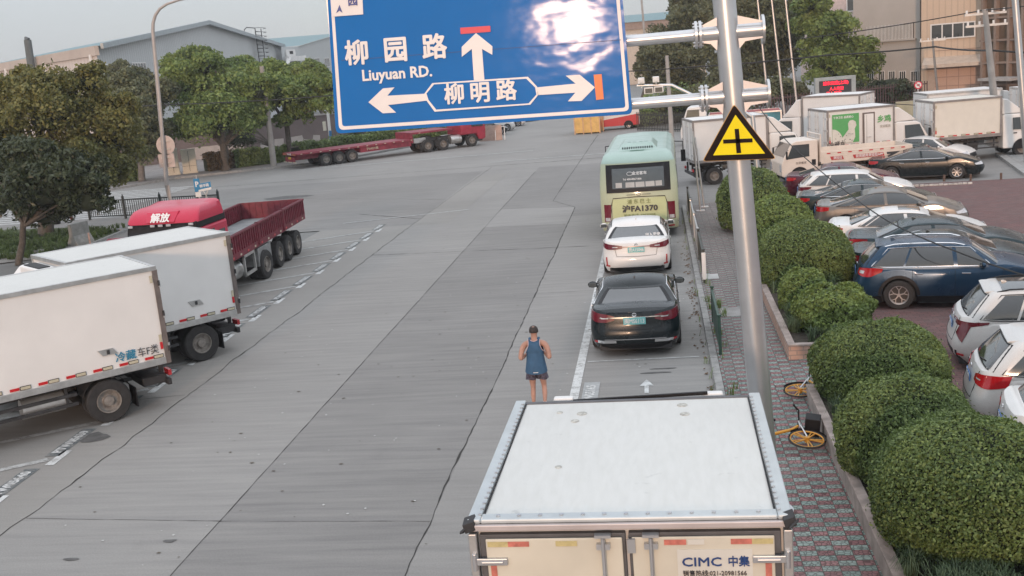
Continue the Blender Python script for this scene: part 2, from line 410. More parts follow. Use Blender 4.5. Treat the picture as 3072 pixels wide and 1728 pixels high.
    pan('rear_window', lambda a, c: G.endpt(lerp(-lim, lim, a) * (1 - .03 * c), lerp(.10 if kind == 'sedan' else .14, .90 if kind == 'sedan' else .86, c), -1), 13, 8)
    pan('windscreen', lambda a, c: G.endpt(lerp(-.84, .84, a), lerp(.06, .93, c), 1), 13, 8)
    if darkroof or glassroof:
        yy0, yy1 = (g1 + .25, g2 - .1) if darkroof else (g1 + .75, g2 - .2)
        q = MB(); hwid = fw(1) * (.9 if darkroof else .6)
        patch(q, lambda a, c: Vector((lerp(-hwid, hwid, a), lerp(yy0, yy1, c), fz(1, (lerp(yy0, yy1, c) - (fyr(1) + fyf(1)) / 2) / ((fyf(1) - fyr(1)) / 2)) + .045 * (1 - (lerp(-hwid, hwid, a) / fw(1)) ** 2) + .004)), 7, 9, .004, Vector((0, 0, 0)))
        q.build('sunroof', CGLASS, root, smooth=40)
    # side glass: panes given by real y at bottom and top
    yB = lerp(yrw, yfw, .47)
    d0, d1 = (g0 + .42, g1 + .10) if kind == 'sedan' else (g0 + .32, g1 + .28)
    f0, f1 = g3 - .28, g2 - .06
    zlo, zhi = .13, .86
    div = yrw + .12
    divt = max(yrw + .28, d1 + .16) if kind == 'sedan' else yrw + .28
    for sd in (1, -1):
        def sp(y0, y1, y2, y3, sd=sd): return lambda a, c: G.sidept(lerp(lerp(y0, y1, a), lerp(y2, y3, a), c), lerp(zlo, zhi, c) * (1 - .0), sd)
        pan('side_window', sp(yB + .04, f0, yB + .0, f1))
        pan('side_window', sp(div + .03, yB - .05, divt + .03 if divt > d1 else d1, yB - .09))
        if div - d0 > .08: pan('side_window', sp(d0, div - .02, min(d1, divt - .03), divt - .02), 6)
        # trim line round the glass
        tr = MB(); k = 14
        lo = [G.sidept(lerp(d0 - .05, f0 + .03, i / k), zlo - .03, sd) for i in range(k + 1)]; hi = [G.sidept(lerp(f1 + .02, min(d1, divt) - .06, i / k), zhi + .03, sd) for i in range(k + 1)]
        tr.tube([p + Vector((sd * .008, 0, 0)) for p in (lo + hi)], .012 if chrome else .008, 5, True); tr.build('window_trim', CHROME if chrome else BLACK, root, smooth=60)
        # mirror
        mp = G.sidept(g3 - .42, .12, sd) + Vector((sd * .12, 0, .02)); mi = MB()
        mi.grid(lambda i, j: mp + Vector((math.cos(i * math.pi / 5) * .11 * math.sin(j * math.pi / 6) , math.sin(i * math.pi / 5) * .055 * math.sin(j * math.pi / 6), -.075 * math.cos(j * math.pi / 6))), 10, 7, True)
        mi.beam(mp - Vector((sd * .15, -.02, .04)), mp - Vector((0, 0, .05)), .05, .03); mo = mi.build('side_mirror', paint, root, smooth=60)
        gl = MB(); gl.obox(mp + Vector((0, -.052, 0)), (.085, 0, 0), (0, .006, 0), (0, 0, .05)); gl.build('mirror_glass', CGLASS, mo, bevel=.01)
        # handles
        for yh in (yB + .12 + .0, yrw + .34 + .0):
            pz = belt - .13; py = yh if yh > yB else yh; c = G.at_uy(0, 0, sd); xx = W / 2 * interp(pz, hwz)
            hd = MB(); hd.beam((sd * (xx + .012), py, pz), (sd * (xx + .012), py + .2, pz - .003), .02, .03); hd.build('door_handle', CHROME if chrome else paint, root, bevel=.008)
        gp = MB()
        for yl in (yB - .02, yfw - Ra - .0, yrw + Ra * .75):
            z0 = gc + .1 if abs(yl - yrw) > Ra else zbot(yl) + .02
            gp.tube([bodypt(1 - .045 * abs(yl / hl) ** 3, yl / hl, lerp(z0, ztop(yl) - .04, i / 8), sd) for i in range(9)], .0045, 4)
        gp.build('door_gap', BLACK, root)
        # lights
        B = Shell(curve, lambda z: W / 2 * interp(z, hwz), lambda z: -hl + interp(z, rz_), lambda z: hl - interp(z, fz_), lambda z, uy: z)
        tl = tail or [(.45, .82, .90), (.62, .79, .92), (.80, .78, .93), (1.0, .80, .93), (1.10, .85, .92)]
        s0, s1 = tl[0][0], tl[-1][0]
        q = MB(); patch(q, lambda a, c: B.arc(lerp(s0, s1, a), sd, lerp(interp(lerp(s0, s1, a), [(t[0], t[1]) for t in tl]), interp(lerp(s0, s1, a), [(t[0], t[2]) for t in tl]), c)), 14, 4, .012, Vector((0, 0, .7)))
        tlo = q.build('tail_light', tailmat, root, smooth=50)
        if len(tl) > 2:
            q = MB(); patch(q, lambda a, c: B.arc(lerp(s0 + .12, s0 + .26, a), sd, lerp(tl[1][1] + .07, tl[1][2] - .07, c)), 6, 3, .017, Vector((0, 0, .7))); q.build('reversing_lamp', CLEARL, tlo, smooth=50)
        q = MB(); patch(q, lambda a, c: B.arc(lerp(W / 2 - .2, W / 2 - .05, a), sd, lerp(.33, .37, c)), 5, 3, .012, Vector((0, 0, .7))); q.build('rear_reflector', REDL, root, smooth=50)
        if front:
            q = MB(); patch(q, lambda a, c: B.arc(-lerp(W / 2 - .32, W / 2 + .12, a), sd, lerp(.60, .60 + .14 * (1 - .5 * a) , c)), 10, 4, .012, Vector((0, 0, .6))); q.build('headlight', CLEARL, root, smooth=50)
        for yc in (yrw, yfw): wheel(root, sd * (W / 2 - .115), yc, tyre, .21, rims, style, sd)
        if clad:
            q = MB()
            for ya, yb in ((-hl + .28, yrw - Ra), (yrw + Ra, yfw - Ra), (yfw + Ra, hl - .4)):
                patch(q, lambda a, c: bodypt(1 - .045 * abs(lerp(ya, yb, a) / hl) ** 3, lerp(ya, yb, a) / hl, lerp(gc, .33, c), sd), 8, 3, .012, Vector((0, 0, .4)))
            for yc in (yrw, yfw):
                patch(q, lambda a, c: bodypt(1 - .03 * abs(yc / hl) ** 3, (yc + (Ra + .07 * c) * math.cos(math.pi * a)) / hl, tyre + (Ra + .07 * c) * math.sin(math.pi * a), sd), 16, 2, .014, Vector((0, 0, .4)))
            q.build('cladding', BLACK, root, smooth=50)
        if rails:
            q = MB(); q.tube([G.sidept(lerp(g1 + .15, g2 - .15, i / 8), .985, sd) + Vector((-sd * .02, 0, .035 if 0 < i < 8 else .0)) for i in range(9)], .016, 6); q.build('roof_rail', rails, root, smooth=60)
    # rear: plate, bumper insert, badge
    def rear(nm, x0, x1, z0, z1, m, off=.014, parent=root, nu=8, nv=4):
        q = MB(); patch(q, lambda a, c: B.endpt(lerp(x0, x1, a) / (W / 2), lerp(z0, z1, c), -1), nu, nv, off, Vector((0, 0, .6))); return q.build(nm, m, parent, smooth=50)
    pz = .80 if kind == 'sedan' else .86
    bg_ = MB(); zl, zh = (.60, trunk - .06) if kind == 'sedan' else (.58, trunk - .04)
    pts = [B.endpt(sx_ / (W / 2), z_, -1) + Vector((0, -.003, 0)) for sx_, z_ in [(-.60, zh), (-.56, lerp(zl, zh, .5)), (-.52, zl), (-.25, zl - .01), (0, zl - .015), (.25, zl - .01), (.52, zl), (.56, lerp(zl, zh, .5)), (.60, zh)]]; bg_.tube(pts, .006, 4); bg_.build('boot_gap', BLACK, root)
    rear('bumper_trim', -.72, .72, gc + .02, .30 if not clad else .42, BLACK)
    if plate is not None:
        yp = B.endpt(0, pz - .04, -1).y - .02
        q = MB(); q.obox((0, yp, pz - .04), (.22, 0, 0), (0, .006, 0), (0, 0, .07)); po = q.build('licence_plate', platemat or BPLATE, root)
        if plate: text(plate, .115, frame((0, yp - .008, pz - .045), (1, 0, 0), (0, 0, 1)), WHITE, po, 'plate_lettering', .003, sx=.82)
    bz = trunk - .09 if kind == 'sedan' else trunk - .1
    q = MB(); yb = B.endpt(0, bz, -1).y - .016; q.tube([(.04 * math.cos(a * math.pi / 6), yb, bz + .032 * math.sin(a * math.pi / 6)) for a in range(12)], .008, 5, True); q.beam((-.02, yb, bz), (.02, yb, bz), .01, .012); q.build('badge', CHROME, root)
    if spoiler:
        q = MB(); zt = H - .085; yr = fyr(1)
        q.prism([(yr + .12, .012), (yr - .02, .004), (yr - .06, -.010), (yr - .06, -.022), (yr + .04, -.03)], lambda p: Vector((-W * .28, p[0], zt + p[1])), lambda p: Vector((W * .28, p[0], zt + p[1])))
        q.build('spoiler', paint, root, bevel=.015)
        q = MB(); a = G.endpt(0., .16, -1); c = G.endpt(.35, .2, -1); q.beam(a - Vector((0, .02, 0)), c - Vector((0, .02, -.02)), .018, .02); q.build('rear_wiper', BLACK, root)
    if front:
        q = MB(); patch(q, lambda a, c: B.endpt(lerp(-.55, .55, a), lerp(.40, .62, c), 1), 10, 4, .01, Vector((0, 0, .5))); q.build('grille', BLACK, root)
    q = MB(); yy = g1 + .35; q.prism([(yy + .1, 0), (yy - .05, 0), (yy - .06, .055), (yy - .02, .06)], lambda p: Vector((-.012, p[0], H - .035 + p[1])), lambda p: Vector((.012, p[0], H - .035 + p[1]))); q.build('antenna_fin', paint, root)
    if extras: extras(root, B, G, rear)
    return root

# ------------------------------------------------------------------ box trucks
def box_truck(label, loc, rz, L=4., W=2.1, zb=.9, zt=2.85, paint=WHITEP, cab_h=1.95, roofm=None, s=1., lock=True, reflect='side', side_text=None, cabpaint=None, deflector=True, group=None, hatch=False, doors=WHITEP, name='box_truck', cabgap=.12, reefer=False, tank=True, framem=None, rw=None):
    r = thing(name, label, 'truck', loc, rz, s, group); hw = W / 2; cabpaint = cabpaint or WHITEP; framem = framem or ALU
    b = MB(); b.box(-hw + .02, hw - .02, .03, L - .02, zb + .12, zt - .02); box = b.build('cargo_box', paint, r)
    q = MB(); q.box(-hw + .05, hw - .05, .05, L - .05, zt - .015, zt + .006); q.build('roof_panel', roofm or paint, r)
    f = MB()
    for sx in (-1, 1):
        f.box(*sorted((sx * (hw - .05), sx * (hw + .012))), -.012, L + .012, zt - .07, zt + .018)
        f.box(*sorted((sx * (hw - .05), sx * (hw + .008))), -.008, L + .008, zb, zb + .13)
        f.box(*sorted((sx * (hw - .05), sx * (hw + .008))), -.01, .07, zb + .13, zt - .07)
        f.box(*sorted((sx * (hw - .05), sx * (hw + .008))), L - .07, L + .01, zb + .13, zt - .07)
    f.box(-hw + .05, hw - .05, -.01, .06, zt - .07, zt + .016); f.box(-hw + .05, hw - .05, L - .05, L + .01, zt - .07, zt + .016)
    f.box(-hw + .05, hw - .05, -.006, .08, zb, zb + .12)
    f.build('box_frame', framem, r, bevel=.006)
    for sx in (-1, 1):
        d = MB(); d.box(*sorted((sx * .012, sx * (hw - .07))), -.02, .03, zb + .14, zt - .1); do = d.build('rear_door', doors, r, bevel=.006)
        if lock:
            for xx in (.16, hw - .3):
                k = MB(); k.cyl((sx * xx, -.05, zb + .1), (sx * xx, -.05, zt - .06), .013, n=8)
                for zz in (zb + .35, zt - .3, (zb + zt) / 2): k.box(sx * xx - .035, sx * xx + .035, -.06, -.02, zz - .02, zz + .02)
                k.build('lock_rod', STEEL, do)
            for zz in (zb + .35, zt - .35, (zb + zt) / 2):
                k = MB(); k.box(*sorted((sx * (hw - .2), sx * (hw + .02))), -.035, -.02, zz - .025, zz + .025); k.cyl((sx * (hw + .015), -.02, zz - .05), (sx * (hw + .015), -.02, zz + .05), .02, n=8); k.build('hinge', STEEL, do)
    if reflect:
        for sx in (-1, 1):
            n = int(L / .5)
            for i in range(n):
                y = .12 + i * (L - .2) / n
                k = MB(); k.box(*sorted((sx * hw, sx * (hw - .015))), y - .01, y + .18, zb + .14, zb + .21); k.build('reflector_backing', CHASSIS, r); k = MB(); k.box(*sorted((sx * (hw + .003), sx * (hw - .015))), y, y + .17, zb + .15, zb + .20); k.build('reflector', WHREF, r)
                k = MB(); k.box(*sorted((sx * (hw + .001), sx * (hw - .015))), y + .19, y + .35, zb + .15, zb + .20); k.build('reflector', REDREF, r)
            for zz, m in ((zt - .3, WHREF), (zb + .3, REDREF), (zb + .45, WHREF)):
                k = MB(); k.box(*sorted((sx * (hw + .001), sx * (hw - .015))), .09, .14, zz, zz + .14); k.build('reflector', m, r)
    # chassis
    c = MB()
    for sx in (-1, 1): c.box(*sorted((sx * .33, sx * .42)), .1, L + 1.5, zb - .2, zb)
    for i in range(5): c.box(-.33, .33, .3 + i * L / 4.6, .4 + i * L / 4.6, zb - .17, zb - .03)
    for i in range(6): c.box(-hw + .05, hw - .05, .25 + i * L / 5.6, .32 + i * L / 5.6, zb - .05, zb)
    tr = rw or .37; yr = L * .27; c.cyl((-hw + .3, yr, tr), (hw - .3, yr, tr), .09, n=10); c.box(-.15, .15, yr - .2, yr + .2, tr - .15, tr + .18)
    for sx in (-1, 1): c.beam((sx * .5, yr - .6, tr + .2), (sx * .5, yr + .6, tr + .2), .08, .06)
    c.build('chassis', CHASSIS, r)
    k = MB(); k.box(-hw + .15, hw - .15, -.02, .06, .42, .54)
    for sx in (-1, 1): k.box(sx * .5 - .03, sx * .5 + .03, .0, .08, .54, zb - .05)
    k.build('rear_bumper', CHASSIS, r, bevel=.01)
    for sx in (-1, 1):
        k = MB(); k.box(sx * (hw - .3) - .13, sx * (hw - .3) + .13, -.05, .02, .6, .72); k.build('tail_light', REDL, r, bevel=.01)
        wheel(r, sx * (hw - .16), yr, tr, .22, GRIM, 'truck', sx); wheel(r, sx * (hw - .42), yr, tr, .22, GRIM, 'truck', -sx)
        mg = MB(); mg.grid(lambda i, j: Vector((sx * (hw - .08 - .5 * j), yr + (tr + .07) * math.cos(math.pi * (.12 + .76 * i / 9)), tr + (tr + .07) * math.sin(math.pi * (.12 + .76 * i / 9)))), 10, 2); mg.build('mudguard', CHASSIS, r)
        mf = MB(); mf.box(sx * (hw - .3) - .2, sx * (hw - .3) + .2, yr - tr - .12, yr - tr - .1, .16, .55); mf.build('mud_flap', BLACK, r)
        sg = MB()
        for zz in (.5, .68): sg.box(*sorted((sx * (hw - .06), sx * (hw - .1))), yr + .55, L - .1, zz, zz + .06)
        for yy in (yr + .7, L - .3): sg.box(*sorted((sx * (hw - .1), sx * (hw - .14))), yy, yy + .05, .5, zb)
        sg.build('side_guard', CHASSIS, r)
    if tank:
        k = MB(); k.cyl((-hw + .32, yr + .75, .6), (-hw + .32, yr + 1.5, .6), .19, n=14); k.build('fuel_tank', ALU, r, smooth=50)
        k = MB(); k.box(hw - .5, hw - .15, yr + .7, yr + 1.2, .45, .78); k.build('battery_box', CHASSIS, r, bevel=.01)
    # cab
    y0 = L + cabgap; ch = cab_h; cw = min(hw, .98)
    prof = [(y0, .42), (y0, ch - .05), (y0 + .08, ch), (y0 + .95, ch - .02), (y0 + 1.15, ch - .12), (y0 + 1.5, 1.22), (y0 + 1.56, .95), (y0 + 1.56, .45), (y0 + 1.5, .38)]
    k = MB(); k.prism(prof, lambda p: Vector((-cw * (1 if p[1] < 1.3 else .93), p[0], p[1])), lambda p: Vector((cw * (1 if p[1] < 1.3 else .93), p[0], p[1]))); cab = k.build('cab', cabpaint, r, bevel=.05)
    def cabx(z): return cw * (1 if z < 1.22 else lerp(1, .93, min(1, (z - 1.22) / (ch - 1.22))))
    k = MB(); a, c2 = (y0 + 1.475, 1.30), (y0 + 1.19, ch - .16); d = Vector((0, c2[0] - a[0], c2[1] - a[1])); nn = Vector((0, d.z, -d.y)).normalized() * .012
    k.poly([Vector((-cw * .88, a[0], a[1])) + nn, Vector((cw * .88, a[0], a[1])) + nn, Vector((cw * .82, c2[0], c2[1])) + nn, Vector((-cw * .82, c2[0], c2[1])) + nn]); k.poly([Vector((x * cw, p[0], p[1])) for x, p in ((-.88, a), (.88, a), (.82, c2), (-.82, c2))]); k.build('windscreen', GLASS, r)
    for sx in (-1, 1):
        k = MB(); o_ = .006
        pts = [(y0 + .42, 1.22), (y0 + 1.36, 1.18), (y0 + 1.1, ch - .17), (y0 + .42, ch - .17)]
        k.poly([(sx * (cabx(z) + o_), y, z) for y, z in pts]); k.build('side_window', GLASS, r)
        k = MB(); k.box(sx * (cw + .17) - .07, sx * (cw + .17) + .07, y0 + 1.42, y0 + 1.47, 1.25, 1.6); k.tube([(sx * cw * .95, y0 + 1.3, 1.75), (sx * (cw + .17), y0 + 1.48, 1.68), (sx * (cw + .17), y0 + 1.46, 1.5)], .012, 6); k.build('side_mirror', BLACK, r, bevel=.01)
        k = MB(); k.box(sx * (cw - .2) - .14, sx * (cw - .2) + .14, y0 + 1.55, y0 + 1.58, .6, .78); k.build('headlight', CLEARL, r, bevel=.02)
        k = MB(); k.box(*sorted((sx * (cw + .004), sx * (cw - .01))), y0 + .45, y0 + .6, 1.04, 1.09); k.build('door_handle', BLACK, r)
        wheel(r, sx * (cw - .14), y0 + .85, tr, .22, GRIM, 'truck', sx)
        k = MB(); k.grid(lambda i, j: Vector((sx * (cw + .015 - .1 * j), y0 + .85 + (tr + .08) * math.cos(math.pi * i / 10), tr + (tr + .08) * math.sin(math.pi * i / 10))), 11, 2)
        k.poly([(sx * (cw + .006), y0 + .85 + (tr + .07) * math.cos(math.pi * i / 12), tr + (tr + .07) * math.sin(math.pi * i / 12)) for i in range(13)]); k.build('wheel_arch', BLACK, r)
    k = MB(); k.box(-cw * .6, cw * .6, y0 + 1.552, y0 + 1.575, .72, .9); k.build('grille', BLACK, r)
    if deflector:
        k = MB(); pr = [(y0 + .0, ch), (y0 + .0, zt - .12), (y0 + .2, zt - .15), (y0 + .75, ch + .22), (y0 + 1.0, ch + .02)]
        k.prism(pr, lambda p: Vector((-cw * (.9 if p[1] > ch + .1 else .88), p[0], p[1])), lambda p: Vector((cw * (.9 if p[1] > ch + .1 else .88), p[0], p[1]))); k.build('wind_deflector', cabpaint, r, bevel=.04)
    if reefer:
        k = MB(); k.box(-.55, .55, L + .02, L + .42, ch + .1, zt - .1); ro = k.build('cooling_unit', WHITEP, r, bevel=.04)
        k = MB(); k.box(-.45, .45, L + .12, L + .36, zt - .1, zt - .08); k.build('fan_grille', BLACK, ro)
    return r
# ------------------------------------------------------------------ ground surfaces
def concrete(name, base, joints=False, grain=1.):
    m, n, b, oc = newmat(name, .85, spec=.25)
    big = noise(n, oc, .16, 5, .6); fine = noise(n, oc, 1.1, 6, .65, (.35, 5.5, 1)); sp = noise(n, oc, 45, 2)
    c = _ramp(n, big, [(.3, tuple(x * .89 for x in base)), (.7, tuple(x * 1.09 for x in base))])
    c = mixc(n, .55 * grain, c, _ramp(n, fine, [(.30, (.34, .34, .35)), (.5, (.5, .5, .5)), (.74, (.66, .66, .64))]), 'OVERLAY')
    c = mixc(n, .25, c, _ramp(n, sp, [(.35, (.35, .35, .35)), (.65, (.65, .65, .65))]), 'OVERLAY')
    st = noise(n, oc, .9, 5, .7, (1, .6, 1)); c = mixc(n, _ramp(n, st, [(.62, (0, 0, 0)), (.78, (.22, .22, .22))]), c, tuple(x * .6 for x in base))
    ck = noise(n, oc, 9., 3, .6, (.25, 1.2, 1)); c = mixc(n, _ramp(n, ck, [(.73, (0, 0, 0)), (.78, (.3, .3, .3))]), c, tuple(x * .5 for x in base))
    lt = noise(n, oc, 7., 3, .6, (.3, 1.4, 1)); c = mixc(n, _ramp(n, lt, [(.71, (0, 0, 0)), (.78, (.35, .35, .35))]), c, tuple(x * 1.7 for x in base))
    n.links.new(c, b.inputs['Base Color'])
    bp = n.nodes.new('ShaderNodeBump'); bp.inputs['Strength'].default_value = .25; bp.inputs['Distance'].default_value = .01
    n.links.new(fine, bp.inputs['Height']); n.links.new(bp.outputs[0], b.inputs['Normal'])
    return m
CONC = concrete('road_concrete', (.222, .215, .206)); CONCB = concrete('road_concrete_worn', (.262, .254, .242), grain=.75); CONCD = concrete('road_concrete_dark', (.185, .184, .182))
CONCL = concrete('bay_concrete', (.262, .252, .236), grain=.45); CONCP = concrete('patch_concrete', (.278, .270, .258), grain=.6)
GROUND = concrete('far_ground', (.2, .198, .19), grain=.4)
KERB = mat('kerb_stone', (.28, .275, .265), .85, var=.25, scale=5, bump=.3)
PAINT = None
def roadpaint(name, col, hold=.45):
    """worn paint: shows the concrete through where it has rubbed off"""
    m, n, b, oc = newmat(name, .8, spec=.2); w = noise(n, oc, 6., 6, .7); w2 = noise(n, oc, 40., 2)
    f = math_(n, 'ADD', math_(n, 'MULTIPLY', w, .7), math_(n, 'MULTIPLY', w2, .3))
    c = mixc(n, _ramp(n, f, [(hold - .05, (1, 1, 1)), (hold + .12, (0, 0, 0))]), col, (.25, .245, .235)); n.links.new(c, b.inputs['Base Color']); return m
LINE = roadpaint('road_line_paint', (.58, .59, .58), .41); LINEF = roadpaint('faded_road_paint', (.46, .47, .46), .45); PLAQ = roadpaint('number_plaque_paint', (.10, .115, .12), .44)
JOINT = mat('joint_filler', (.035, .033, .03), .95, var=.4, scale=6)

def sheet(name, pts, z, m, kind='structure'):
    b = MB(); b.poly([(x, y, z) for x, y in pts]); o = b.build(name, m); o['kind'] = kind; return o
sheet('ground', [(-450, -60), (450, -60), (450, 800), (-450, 800)], -.03, GROUND)
JX = [-9.72, -6.53, -3.38, .80]
def road_strip(x0, x1, y0, y1, m): sheet('road', [(x0, y0), (x1, y0), (x1, y1), (x0, y1)], 0., m)
road_strip(-13.5, JX[0], -10, 40, CONCL); road_strip(JX[0], JX[1], -10, 58, CONCB); road_strip(JX[1], JX[2], -10, 58, CONC); road_strip(JX[2], .815, -10, 39.8, CONCB)
sheet('road', [(JX[2], 39.8), (40, 39.8), (40, 58), (JX[2], 58)], 0, CONC)
sheet('road', [(-60, 40), (JX[0], 40), (JX[0], 58), (-60, 58)], 0, CONC)
sheet('road', [(-60, 58), (60, 58), (60, 130), (-60, 130)], 0, CONCB)
sheet('road_patch', [(-6.5, 42.7), (-3.4, 42.0), (-3.4, 38.0), (-6.65, 38.3)], .004, CONCP)
sheet('road_patch', [(-9.68, 40), (-8.2, 40), (-8.0, 56), (-9.6, 56)], .004, CONCL)
def crack(a, b, w=.03, jit=.03, name='road_joint', z=.006, seg=.22, amp=1.):
    a = Vector((*a, z)); b = Vector((*b, z)); L = (b - a).length; n = max(2, int(L / seg)); d = (b - a) / L; s = Vector((d.y, -d.x, 0)); q = MB(); rr = random.Random(int(a.x * 31 + a.y * 7 + 5)); l = []; r = []
    off = 0.
    for i in range(n + 1):
        off = off * .75 + rr.uniform(-jit, jit) * .5; p = a + d * (L * i / n) + s * off; ww = w * rr.uniform(.25, 1.15) * (1.5 if rr.random() < .07 else 1) * (1 + p.y / 55.); l.append(p - s * ww / 2); r.append(p + s * ww / 2)
    k = n + 1; q.add(l + r, [(i, i + 1, k + i + 1, k + i) for i in range(n)]); o = q.build(name, JOINT); o['kind'] = 'structure'; return o
crack((JX[0], 4), (JX[0], 39), .018, .06); crack((JX[0], 39), (-9.5, 60), .014, .05)
crack((JX[1], 4), (JX[1], 56), .012, .012); crack((JX[2], 4), (JX[2], 35.5), .022, .035); crack((JX[2], 35.5), (-3.4, 42), .018, .01); crack((-3.4, 42), (-4.5, 44.2), .016, .02); crack((-4.5, 44.2), (-4.2, 77), .016, .02)
crack((JX[0], 13.55), (-6.5, 13.3), .008, .01); crack((JX[1], 13.3), (JX[2], 13.15), .007, .01); crack((JX[0], 11.6), (-3.4, 11.4), .008, .01)
crack((JX[0], 33.9), (JX[2], 33.3), .02, .02); crack((JX[2], 33.3), (.7, 33), .02, .02); crack((-60, 58), (2, 61), .04, .03); crack((-13, 44), (-9.7, 41.5), .03, .04); crack((-20, 52), (-9.7, 47), .02, .03)
crack((-13.5, 18.6), (-9.8, 19.3), .012, .03); crack((JX[2], 26.8), (.7, 26.9), .012, .01)
# shallow holes and dark litter stains on the slabs
def blot(x, y, rx, ry, m, z=.007, seed=0, name='road_stain'):
    rr = random.Random(seed or int(x * 97 + y * 13)); q = MB(); q.poly([(x + rx * rr.uniform(.6, 1.1) * math.cos(a * .628), y + ry * rr.uniform(.6, 1.1) * math.sin(a * .628), z) for a in range(10)]); o = q.build(name, m); o['kind'] = 'structure'
STAIN = mat('road_stain', (.10, .098, .095), .9, var=.3, scale=6)
for x, y, rx, ry in ((-8.2, 12.2, .17, .05), (-7., 12.7, .12, .06), (-.25, 19.5, .35, .05), (-.1, 19.75, .3, .04), (-10.5, 17.0, .3, .28), (-19, 52, 1.4, .8)): blot(x, y, rx, ry, STAIN)
rr = random.Random(3)
q = MB(); 
for i in range(150):
    x, y = rr.uniform(-9.5, .6), rr.uniform(8, 40); s = rr.uniform(.010, .026); a = rr.random() * 3
    q.poly([(x + s * math.cos(a + k) * (2 if k % 2 else .6), y + s * math.sin(a + k), .009 + .004 * rr.random()) for k in (0, 1.5, 3, 4.6)])
o = q.build('litter', mat('dry_leaf_bits', (.09, .075, .055), .9, var=.5, scale=.8)); o['kind'] = 'stuff'
q = MB()
for i in range(120):
    x, y = rr.uniform(-9.5, .6), rr.uniform(8, 30); s = rr.uniform(.01, .025); a = rr.random() * 3
    q.poly([(x + s * math.cos(a + k), y + s * math.sin(a + k), .01) for k in (0, 1.5, 3, 4.6)])
o = q.build('litter', mat('paper_bits', (.5, .5, .48), .9, var=.2)); o['kind'] = 'stuff'

# ---- markings: truck bays on the left
def quad(name, pts, m, z=.008):
    q = MB(); q.poly([(x, y, z) for x, y in pts]); o = q.build(name, m); o['kind'] = 'structure'; return o
def marking_text(body, size, x, y, ang, m=LINE, sx=1., z=.014, bold=.012):
    t = text(body, size, Matrix.Translation((x, y, z)) @ Matrix.Rotation(ang, 4, 'Z'), m, None, 'road_lettering', bold, sx=sx, depth=.0); t['kind'] = 'structure'; return t
pitch = 1.93; y0 = 13.75; num = 5640
for i in range(14):
    ya = y0 + i * pitch; x = -10.82 - .018 * i
    quad('road_marking', [(x - .12, ya + .42), (x + .16, ya + .42), (x + .12, ya + 1.78), (x - .16, ya + 1.78)], PLAQ)
    marking_text('PTW0%d' % (num - i), .235, x, ya + 1.1, R(92), LINE, 1.0)
    quad('road_marking', [(x + .13, ya + .0), (x + .30, ya + .0), (x + .26, ya + .68), (x + .10, ya + .68)], LINE)
    quad('road_marking', [(x + .1, ya + .2), (x - .02, ya + .33), (x - 2.5, ya - 1.35), (x - 2.45, ya - 1.46)], LINEF)
# right-hand kerbside bays
quad('road_marking', [(-1.83, 8), (-1.66, 8), (-1.66, 38), (-1.83, 38)], LINE)
for yb in (12.75, 20.38, 28.0, 35.6): quad('road_marking', [(-1.62, yb), (.62, yb + .03), (.62, yb + .1), (-1.62, yb + .07)], LINEF)
for i, yb in enumerate((17.9, 25.5)):
    quad('road_marking', [(-1.6, yb - .35), (-1.3, yb - .35), (-1.3, yb + 1.15), (-1.6, yb + 1.15)], mat('light_plaque_paint', (.33, .34, .34), .85, var=.15, scale=8))
    marking_text('PTW0516%d' % (5 - i), .24, -1.45, yb + .4, R(90), LINE)
    ya = yb + .4
    quad('road_marking', [(-.46, ya), (-.38, ya), (-.38, ya + .42), (-.46, ya + .42)], LINE); quad('road_marking', [(-.55, ya + .42), (-.29, ya + .42), (-.42, ya + .8)], LINE)
# zebra crossing on the side street, stripes run along x
ZP = roadpaint('zebra_paint', (.50, .51, .50), .42)
for i in range(16):
    y = 48.7 + i * .8; quad('road_marking', [(-44, y - .7), (-28.2 + (1.6 if i < 3 else 0), y), (-28.2 + (1.6 if i < 3 else 0), y + .42), (-44, y - .28)], ZP, .01)
quad('road_marking', [(-24, 66.6), (-8, 68.2), (-8, 68.5), (-24, 66.9)], LINEF, .01); quad('road_marking', [(-10, 62.5), (0, 63.2), (0, 63.45), (-10, 62.75)], LINEF, .01)
quad('road_marking', [(-13, 41.5), (-8, 43.2), (-8, 43.35), (-13, 41.65)], LINEF, .01)

